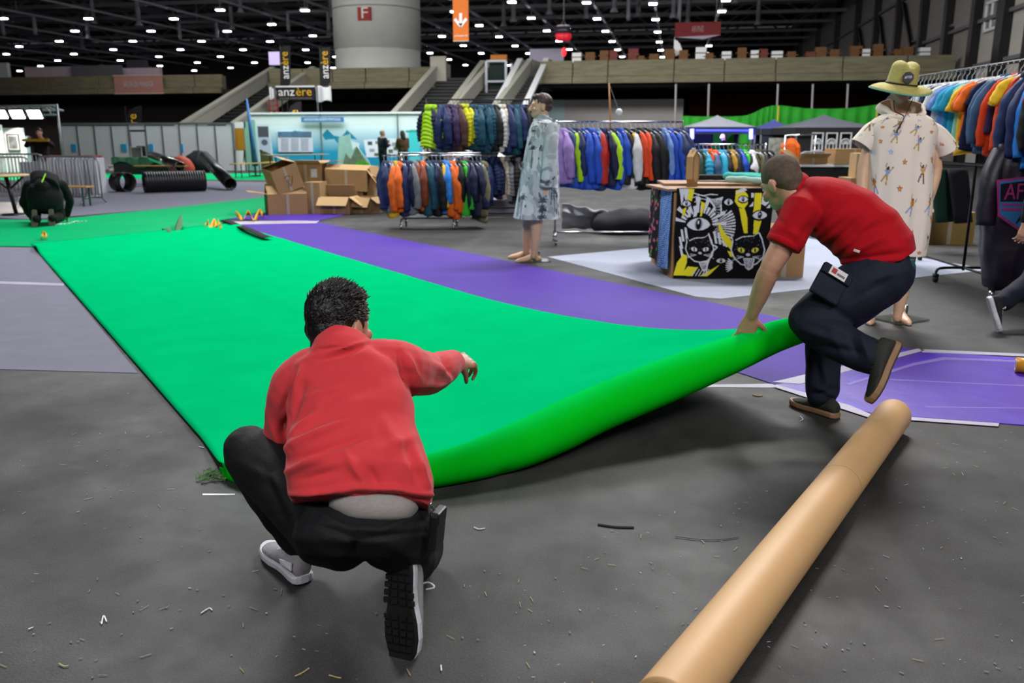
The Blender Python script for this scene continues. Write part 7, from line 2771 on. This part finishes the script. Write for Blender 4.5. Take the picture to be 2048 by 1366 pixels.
def standing(x, y, h=1.66, turn=0.0, armL=None, armR=None):
    """upright joints at (x, y); turn = heading angle from straight ahead, to the right"""
    k = h / 1.72
    f = Vector((math.sin(turn), math.cos(turn), 0))
    r = Vector((math.cos(turn), -math.sin(turn), 0))
    o = Vector((x, y, 0))
    up = Vector((0, 0, 1))

    def p(a, b, c):
        return o + (r * a + f * b + up * c) * k
    J = dict(head=p(0, .03, 1.60), neck=p(0, -.01, 1.44), chest=p(0, 0, 1.24), pelvis=p(0, 0, .94), shL=p(-.18, 0, 1.38), shR=p(.18, 0, 1.38), elL=p(-.24, -.02, 1.10), elR=p(.24, -.02, 1.10), wrL=p(-.22, .12, .88), wrR=p(.22, .12, .88),
             hipL=p(-.09, 0, .90), hipR=p(.09, 0, .90), knL=p(-.10, .02, .48), knR=p(.10, .02, .48), anL=p(-.10, 0, .09), anR=p(.10, 0, .09))
    if armL:
        J['elL'], J['wrL'] = p(*armL[0]), p(*armL[1])
    if armR:
        J['elR'], J['wrR'] = p(*armR[0]), p(*armR[1])
    return J, f


def plain_shoes(t, J, f, col='#141416', k=1.0):
    up_ = mat('shoe_' + col, col, .6, var=.1)
    for s in 'LR':
        a = J['an' + s]
        shoe(t, Vector((a.x, a.y, 0)) - f * .06, f, (0, 0, 1), k, up_, black_rub, black_rub, up_)


q = S(765, 300, 32.0)
J, f = standing(q.x, 32.0, 1.62, .75, ((-.22, .06, 1.12), (-.05, .28, 1.16)), ((.24, .06, 1.12), (.08, .30, 1.16)))
t, J = simple_person('person in dark padded coat reading before the poster wall', (q.x, 32.0), J, ('#171726', '#0e0e12'), hair='#8a7258', heading=f)
plain_shoes(t, J, f)
q = S(806, 300, 31.2)
J, f = standing(q.x, 31.2, 1.60, -.6, ((-.22, .06, 1.12), (-.02, .26, 1.10)), ((.24, .06, 1.12), (.05, .26, 1.08)))
t, J = simple_person('long-haired person in brown jacket with folded arms at the poster wall', (q.x, 31.2), J, ('#4a3620', '#15131a'), hair='#120c0a', long_hair=True, heading=f)
plain_shoes(t, J, f)
q = S(83, 300, 24.5)
J, f = standing(q.x, 24.5, 1.62, math.pi - .15, ((-.36, .12, 1.22), (-.22, .30, 1.38)), ((.36, .12, 1.22), (.22, .30, 1.38)))
t, J = simple_person('person in black top holding a yellow bar behind the left barrier', (q.x, 24.5), J, ('#0e0e11', '#14141a'), hair='#1c1410', heading=f)
plain_shoes(t, J, f)
a, b = (J['wrL'] + f * .06), (J['wrR'] + f * .06)
d = (b - a).normalized()
o = MB(CAMX).bar(a - d * .14 + Vector((0, 0, .0)), b + d * .14, .05, .07).build('yellow_bar', mat('yellow_level', '#b98a14', .5, var=.05))
tag(o, 'yellow bar held by the person in black', 'bar')
q = S(1447, 285, 33.6)
J, f = standing(q.x, 33.6, 1.50, -1.2)
t, J = simple_person('long-haired person standing inside the grey tent', (q.x, 33.6), J, ('#26222a', '#15131a'), hair='#5a3e26', long_hair=True, heading=f)
plain_shoes(t, J, f)

# kneeling man in black at the far end of the runner, bent forward, seen from behind
g = gs(97, 455, .03)
gx_, gy_ = g.x, g.y
def K(a, b, c):
    return Vector((gx_ + a * .9 * 1.18 - b * .47 * 1.15, gy_ + a * .45 * 1.18 + b * .88 * 1.15, c * 1.22 + .035))
J = dict(head=K(.10, .75, .30), neck=K(.06, .62, .46), chest=K(.03, .50, .56), pelvis=K(0, .22, .50), shL=K(-.17, .56, .50), shR=K(.22, .58, .50), elL=K(-.27, .66, .27), elR=K(.30, .70, .27), wrL=K(-.20, .85, .07), wrR=K(.24, .88, .07),
         hipL=K(-.10, .24, .46), hipR=K(.10, .24, .46), knL=K(-.15, .50, .09), knR=K(.15, .52, .09), anL=K(-.13, .10, .10), anR=K(.06, .10, .10))
t, J = simple_person('person in black kneeling bent forward on the far end of the carpet', (gx_, gy_), J, ('#0c0c12', '#0a0a0d'), hair='#120e0c', heading=(-.3, .6, -.7), hd_up=(-.3, .6, .7))
for s, dx in (('L', -.05), ('R', .0)):
    a = J['an' + s]
    shoe(t, Vector((a.x, a.y - .02, .30)), (dx, -.12, -.95), (-.42, .88, -.15), 1.0, cloth('#1a1a1e'), cloth('#4c463e'), mat('worn_sole', '#5a5248', .7, var=.1), black_rub)
st_ = MB(CAMX).bar(K(-.01, .045, .56), K(.045, .15, .66), .006, .022).build('lime_stripe', mat('lime_piping', '#8fd81c', .6, var=0), t)
g2_ = MB(CAMX)
g2_.loft([ring(K(.02, .22 + .30 * i / 6, .50 + .06 * math.sin(i / 6 * math.pi) + .05 * i / 6), (.215, 0, 0), (0, -.08, .14), 20) for i in range(7)])
g2_.ell(K(0, .30, .36), (.27, .24, .27), None, 24, 14)
o = g2_.build('jacket_back', cloth('#0c0c12'), t, True)
remesh(o, .014, 5)

# person walking out at the right edge
g = gs(2075, 640)
J = dict(head=S(2210, 150, 6.5), neck=S(2190, 205, 6.5), chest=S(2165, 290, 6.5), pelvis=S(2135, 440, 6.5), shL=S(2140, 230, 6.3), shR=S(2200, 230, 6.75), elL=S(2085, 340, 6.2), elR=S(2230, 340, 6.85), wrL=S(2052, 448, 6.2), wrR=S(2250, 430, 6.8),
         hipL=S(2128, 455, 6.4), hipR=S(2140, 455, 6.6), knL=S(2066, 560, 6.35), knR=S(2180, 560, 6.6), anL=S(2004, 606, 6.2), anR=S(2170, 655, 6.5))
J['anR'].z = .10
f = Vector((.92, .35, 0))
t, J = simple_person('dark-clothed person walking out of the picture at the right edge', (J['anR'].x, J['anR'].y), J, ('#10121a', '#0f1326'), hair='#16110e', heading=f, vox=.009)
nv = mat('navy_knit_shoe', '#12141c', .8, var=.1)
hl = S(1974, 596, 6.12)
shoe(t, hl, S(1992, 660, 6.10) - hl, Vector((.97, -.15, .28)), .95, nv, white_rub, white_rub, white_lace)
shoe(t, Vector((J['anR'].x, J['anR'].y, 0)) - f * .06, f, (0, 0, 1), 1.0, nv, white_rub, black_rub, white_lace)

# purple hooded cape on a stand at the right edge
cs = thing('coat_stand', 'black stand carrying the dark purple cape at the right edge', 'coat stand', C(*gs(2020, 600)))
g = gs(2020, 596)
MB(CAMX).tube([(g.x, g.y, .10), (g.x, g.y, 1.36)], .018, 8).build('pole', black_metal, cs, True)
for s in (-1, 1):
    MB(CAMX).bar((g.x - .02, g.y, .10), (g.x + s * .24, g.y - .10, .10), .05, .035).build('foot', black_metal, cs)
    MB(CAMX).tube([(g.x + s * .22, g.y - .09, .09), (g.x + s * .22, g.y - .09, .0)], .025, 10).build('castor', chrome, cs, True)
MB(CAMX).tube([(g.x - .22, g.y, 1.28), (g.x, g.y, 1.36), (g.x + .22, g.y, 1.28)], .012, 8).build('hanger_bar', black_metal, cs, True)
cp = thing('purple_cape', 'dark purple shiny hooded cape with pink and blue emblem at the right edge', 'coat', C(g.x, g.y, .22))
dd = g.y
cape_m = mat('purple_satin', '#150c24', .45, var=.25, scale=9, bump=.3, bscale=14, spec=.6)
mb = MB(CAMX)
secs = [(2020, 2068, 272, .09), (1995, 2080, 290, .15), (1984, 2090, 330, .19), (1976, 2094, 390, .21), (1966, 2098, 440, .22), (1966, 2098, 500, .22), (1970, 2094, 555, .20), (1974, 2090, 573, .19)]
rr_ = []
for a, b, y, h in secs:
    p0, p1 = S(a, y, dd), S(b, y, dd)
    rr_.append(ring((p0 + p1) / 2, ((p1.x - p0.x) / 2, 0, 0), (0, h, 0), 48))
mb.loft(rr_)
o = mb.build('cape_body', cape_m, cp, True)
remesh(o, .012, 4)
rumple(o, .02, 9, (1, 1, .5), 4)
for pts in ([S(2012, 298, dd), S(1990, 345, dd - .03), S(1978, 400, dd - .05), S(1972, 450, dd - .06)],):
    mb = MB(CAMX)
    mb.tube(polyline(pts, 10), [.09, .10, .10, .10, .098, .096, .093, .09, .088, .085], 20)
    o = mb.build('sleeve', cape_m, cp, True)
    rumple(o, .015, 10)
em = MB(CAMX)
ed_ = dd - .235
pink = mat('pink_print', '#b43a86', .6, var=.05)
blue_p = mat('sky_blue_print', '#3a86c8', .6, var=.05)


def emblem(pts, m, name, dy, th=.003):
    P = [S(x, y, ed_ - dy) for x, y in pts]
    n = len(P)
    V = [p for p in P] + [p + Vector((0, th, 0)) for p in P]
    return MB(CAMX).add(V, [tuple(range(n)), tuple(range(2 * n - 1, n - 1, -1))] + [(i, (i + 1) % n, n + (i + 1) % n, n + i) for i in range(n)]).build(name, m, cp)


emblem([(1994, 360), (2122, 345), (2118, 430), (2066, 482), (1996, 432)], pink, 'emblem_frame', .0)
emblem([(1999, 364), (2117, 350), (2113, 427), (2064, 474), (2000, 428)], blue_p, 'emblem_field', .006)
emblem([(2002, 368), (2114, 354), (2111, 403), (2001, 403)], mat('emblem_dark', '#150c24', .6, var=0), 'emblem_panel', .012)
emblem([(2003, 416), (2108, 418), (2106, 423), (2004, 421)], pink, 'emblem_stripe', .012)
emblem([(2003, 407), (2109, 410), (2109, 413), (2004, 411)], pink, 'emblem_stripe', .012)
M = frame(CAMX @ S(2057, 384, ed_ - .02), CAMX @ Vector((1, 0, .03)), (0, 0, 1))
lettering('AFTER', .19, M, pink, cp, fit=.40)
M = frame(CAMX @ S(2042, 438, ed_ - .02), CAMX @ Vector((1, 0, .0)), (0, 0, 1))
lettering('A', .12, M, mat('emblem_dark', '#150c24'), cp)

# ------------------------------------------------------------------ small things on the floor
tr_ = gs(2040, 747)
tp = thing('tape_roll', 'roll of yellow adhesive tape on the purple carpet at the right edge', 'tape roll', C(tr_.x, tr_.y, .005))
c0, ax = Vector((tr_.x, tr_.y, .052)), Vector((.9, -.42, 0)).normalized()
MB(CAMX).lathe([(.036, 0), (.046, 0), (.046, .11), (.036, .11), (.036, 0)], c0 - ax * .03, 28, ax, False).build('tape', mat('yellow_tape', '#c98a10', .4, var=.05), tp, True)
MB(CAMX).lathe([(.030, -.001), (.0365, -.001), (.0365, .111), (.030, .111), (.030, -.001)], c0 - ax * .03, 28, ax, False).build('paper_core', white_paint, tp, True)

ytape = mat('yellow_strap', '#d89c0c', .5, var=.1)


def strip(label, pts, w, m, name='yellow_tape_scrap', cat='tape scrap', lift=.03):
    P = polyline([C(*gs(x, y, .015)) + Vector((0, 0, z)) for x, y, z in pts], 26)
    mb = MB()
    mb.grid(lambda u, v: P[int(round(u * 25))] + Vector((0, 0, w * (v - .0) * abs(math.cos(u * 9)))) + Vector((.0, w * (v - .5) * math.sin(u * 9), 0)), 26, 3)
    return tag(mb.build(name, m, None, True, solid=.003), label, cat)


strip('curled yellow tape scrap lying on the purple carpet', [(473, 437, .05), (485, 441, .01), (497, 436, .05), (508, 442, .01), (515, 438, .02), (521, 431, .08), (525, 437, .02)], .09, ytape)
strip('curled yellow tape scrap at the far edge of the green runner', [(411, 462, .02), (416, 456, .07), (422, 461, .02), (430, 456, .06), (432, 462, .02)], .09, ytape)
strip('tiny yellow tape loop beside the curled scrap', [(435, 461, .02), (438, 455, .07), (443, 460, .03), (440, 463, .02)], .07, ytape)
strip('small yellow tape scrap near the left corner of the runner', [(84, 481, .02), (88, 476, .05), (94, 480, .02)], .06, ytape)
P = [C(*gs(x, y, .012)) for x, y in ((446, 441), (470, 452), (500, 468), (537, 482))]
mb = MB()
Q = polyline(P, 20)
mb.grid(lambda u, v: Q[int(round(u * 19))] + Vector((.09 * (v - .5), .09 * (v - .5), lerp(.012, .055, smoothstep(u * 1.6)) + .008 * math.sin(u * 12))), 20, 3)
tag(mb.build('black_strap', cloth('#16161a'), None, True, solid=.004), 'black strap lying across the corner of the purple carpet', 'strap')
P = [C(*gs(x, y, .03)) for x, y in ((105, 453), (130, 452), (150, 448), (168, 446))]
Q = polyline(P, 20)
mb = MB()
mb.grid(lambda u, v: Q[int(round(u * 19))] + Vector((.03 * (v - .5), .14 * (v - .5), .03 + .04 * mnoise.noise((u * 8, v * 3, 0)))), 20, 5)
tag(mb.build('plastic_film', mat('clear_film', '#9fd8bc', .25, var=.1, alpha=.7), None, True, solid=.002), 'strip of clear plastic film beside the kneeling person in black', 'film')

# green leaves, pine sprig
leaf_m = mat('dark_green_leaf', '#1c5a1e', .5, var=.15)
for i, (a, b, lab) in enumerate((((325, 463), (342, 470), 'dark leaf lying flat on the green runner'), ((352, 470), (364, 450), 'dark leaf curling up from the green runner'))):
    p, q = C(*gs(*a, .03)), C(*gs(*b, .03))
    mb = MB()
    mb.grid(lambda u, v: p.lerp(q, u) * 1.0 + Vector((.06 * math.sin(u * math.pi) * (v - .5), .10 * math.sin(u * math.pi) * (v - .5), .02 + (.16 * u * u if i else .05 * math.sin(u * 3)))), 12, 5)
    tag(mb.build('leaf', leaf_m, None, True, solid=.002), lab, 'leaf')
sp_ = thing('fir_sprig', 'green fir sprig lying on the floor beside the kneeling man', 'sprig', C(*gs(425, 950)))
need = mat('fir_needle_green', '#4f7a3c', .6, var=.2)
rgn = random.Random(5)
for br_ in ([(392, 958), (420, 945), (462, 938)], [(410, 940), (430, 948), (455, 955)], [(400, 962), (425, 955), (450, 958)]):
    Q = polyline([gs(x, y, .012) for x, y in br_], 22)
    mb = MB(CAMX)
    mb.tube(Q, .002, 5)
    for i in range(1, 22):
        d = (Q[i] - Q[i - 1]).normalized()
        s = Vector((-d.y, d.x, 0))
        for sg_ in (-1, 1):
            for r_ in range(2):
                e = Q[i] + (d * .010 + s * sg_ * .018 + Vector((0, 0, rgn.uniform(-.006, .012)))) * rgn.uniform(.7, 1.2)
                mb.tube([Q[i], e], [.0016, .0007], 4)
    o = mb.build('twig', need, sp_)
    o['kind'] = 'stuff'

# countable scraps near the camera, then fine litter
pale_scrap = mat('white_paper_scrap', '#d6d6e2', .6, var=.05)
wire_scrap = [([(203, 1248), (207, 1231), (213, 1243)], 'forked white cable-tie scrap on the floor at lower left'), ([(402, 1226), (418, 1216), (424, 1220)], 'bent white wire scrap at lower left'), ([(948, 1054), (958, 1058), (970, 1056)], 'curved white thread on the floor right of the kneeling man'),
              ([(398, 893), (408, 895)], 'white paper chip beside the left edge of the runner'), ([(57, 1258), (66, 1254)], 'white chip on the floor at the lower left'), ([(882, 1330), (883, 1341)], 'short white thread at the bottom edge'), ([(1350, 1073), (1420, 1080), (1478, 1074)], 'thin dark twig lying in the middle of the floor'),
              ([(1196, 1048), (1230, 1053), (1268, 1054)], 'dark rubber mark strip on the floor'), ([(1506, 789), (1515, 792), (1524, 791)], 'yellowish dry leaf scrap beside the striding man'), ([(590, 1352), (605, 1345), (618, 1336)], 'long straw at the bottom edge'), ([(658, 1350), (672, 1354), (682, 1356)], 'curved straw at the bottom edge'),
              ([(118, 1327), (128, 1332), (137, 1331)], 'pale wood chip at the lower left'), ([(1600, 832), (1606, 838), (1600, 842)], 'pale curl of thread near the striding man')]
for pts, lab in wire_scrap:
    dark = 'dark' in lab
    yel = 'straw' in lab or 'yellow' in lab or 'wood' in lab
    P = polyline([gs(x, y, .004) for x, y in pts], 12)
    o = MB(CAMX).tube(P, .0022 if not ('leaf' in lab or 'rubber' in lab) else .007, 5, flat=.5).build('floor_scrap', mat('dark_scrap', '#161616', .7, var=0) if dark else mat('straw_scrap', '#a89860', .7, var=.1) if yel else pale_scrap, None)
    tag(o, lab, 'scrap')
rgl = random.Random(77)
lit = {0: MB(CAMX), 1: MB(CAMX), 2: MB(CAMX)}
for _ in range(1700):
    x, y = rgl.uniform(-2.2, 3.2), 1.75 + 5.5 * rgl.random() ** 1.7
    p = Vector((x, y, .0035))
    w = p.dot(ew)
    t_ = p.dot(et)
    if w_l - .1 < w < w_r + .1 and t_ < -2.2:
        continue
    a = rgl.uniform(0, math.pi)
    q = rgl.random()
    L = rgl.uniform(.004, .012) if q < .8 else rgl.uniform(.015, .035)
    d = Vector((math.cos(a), math.sin(a), 0)) * L / 2
    c_ = Vector((-d.y, d.x, 0)).normalized() * (.0012 if q > .8 else rgl.uniform(.0008, .0025))
    lit[0 if q < .6 else 1 if q < .85 else 2].add([p - d - c_, p + d - c_, p + d + c_, p - d + c_], [(0, 1, 2, 3)])
for k, (col, lab) in enumerate((('#6a6a6e', 'fine pale grit and chips strewn over the dark floor'), ('#9a9aa2', 'tiny white scraps strewn over the dark floor'), ('#8c7c50', 'fine straw bits strewn over the dark floor'))):
    o = lit[k].build('floor_litter', mat('litter_' + col, col, .8, var=.1))
    tag(o, lab, 'litter', None, 'stuff')
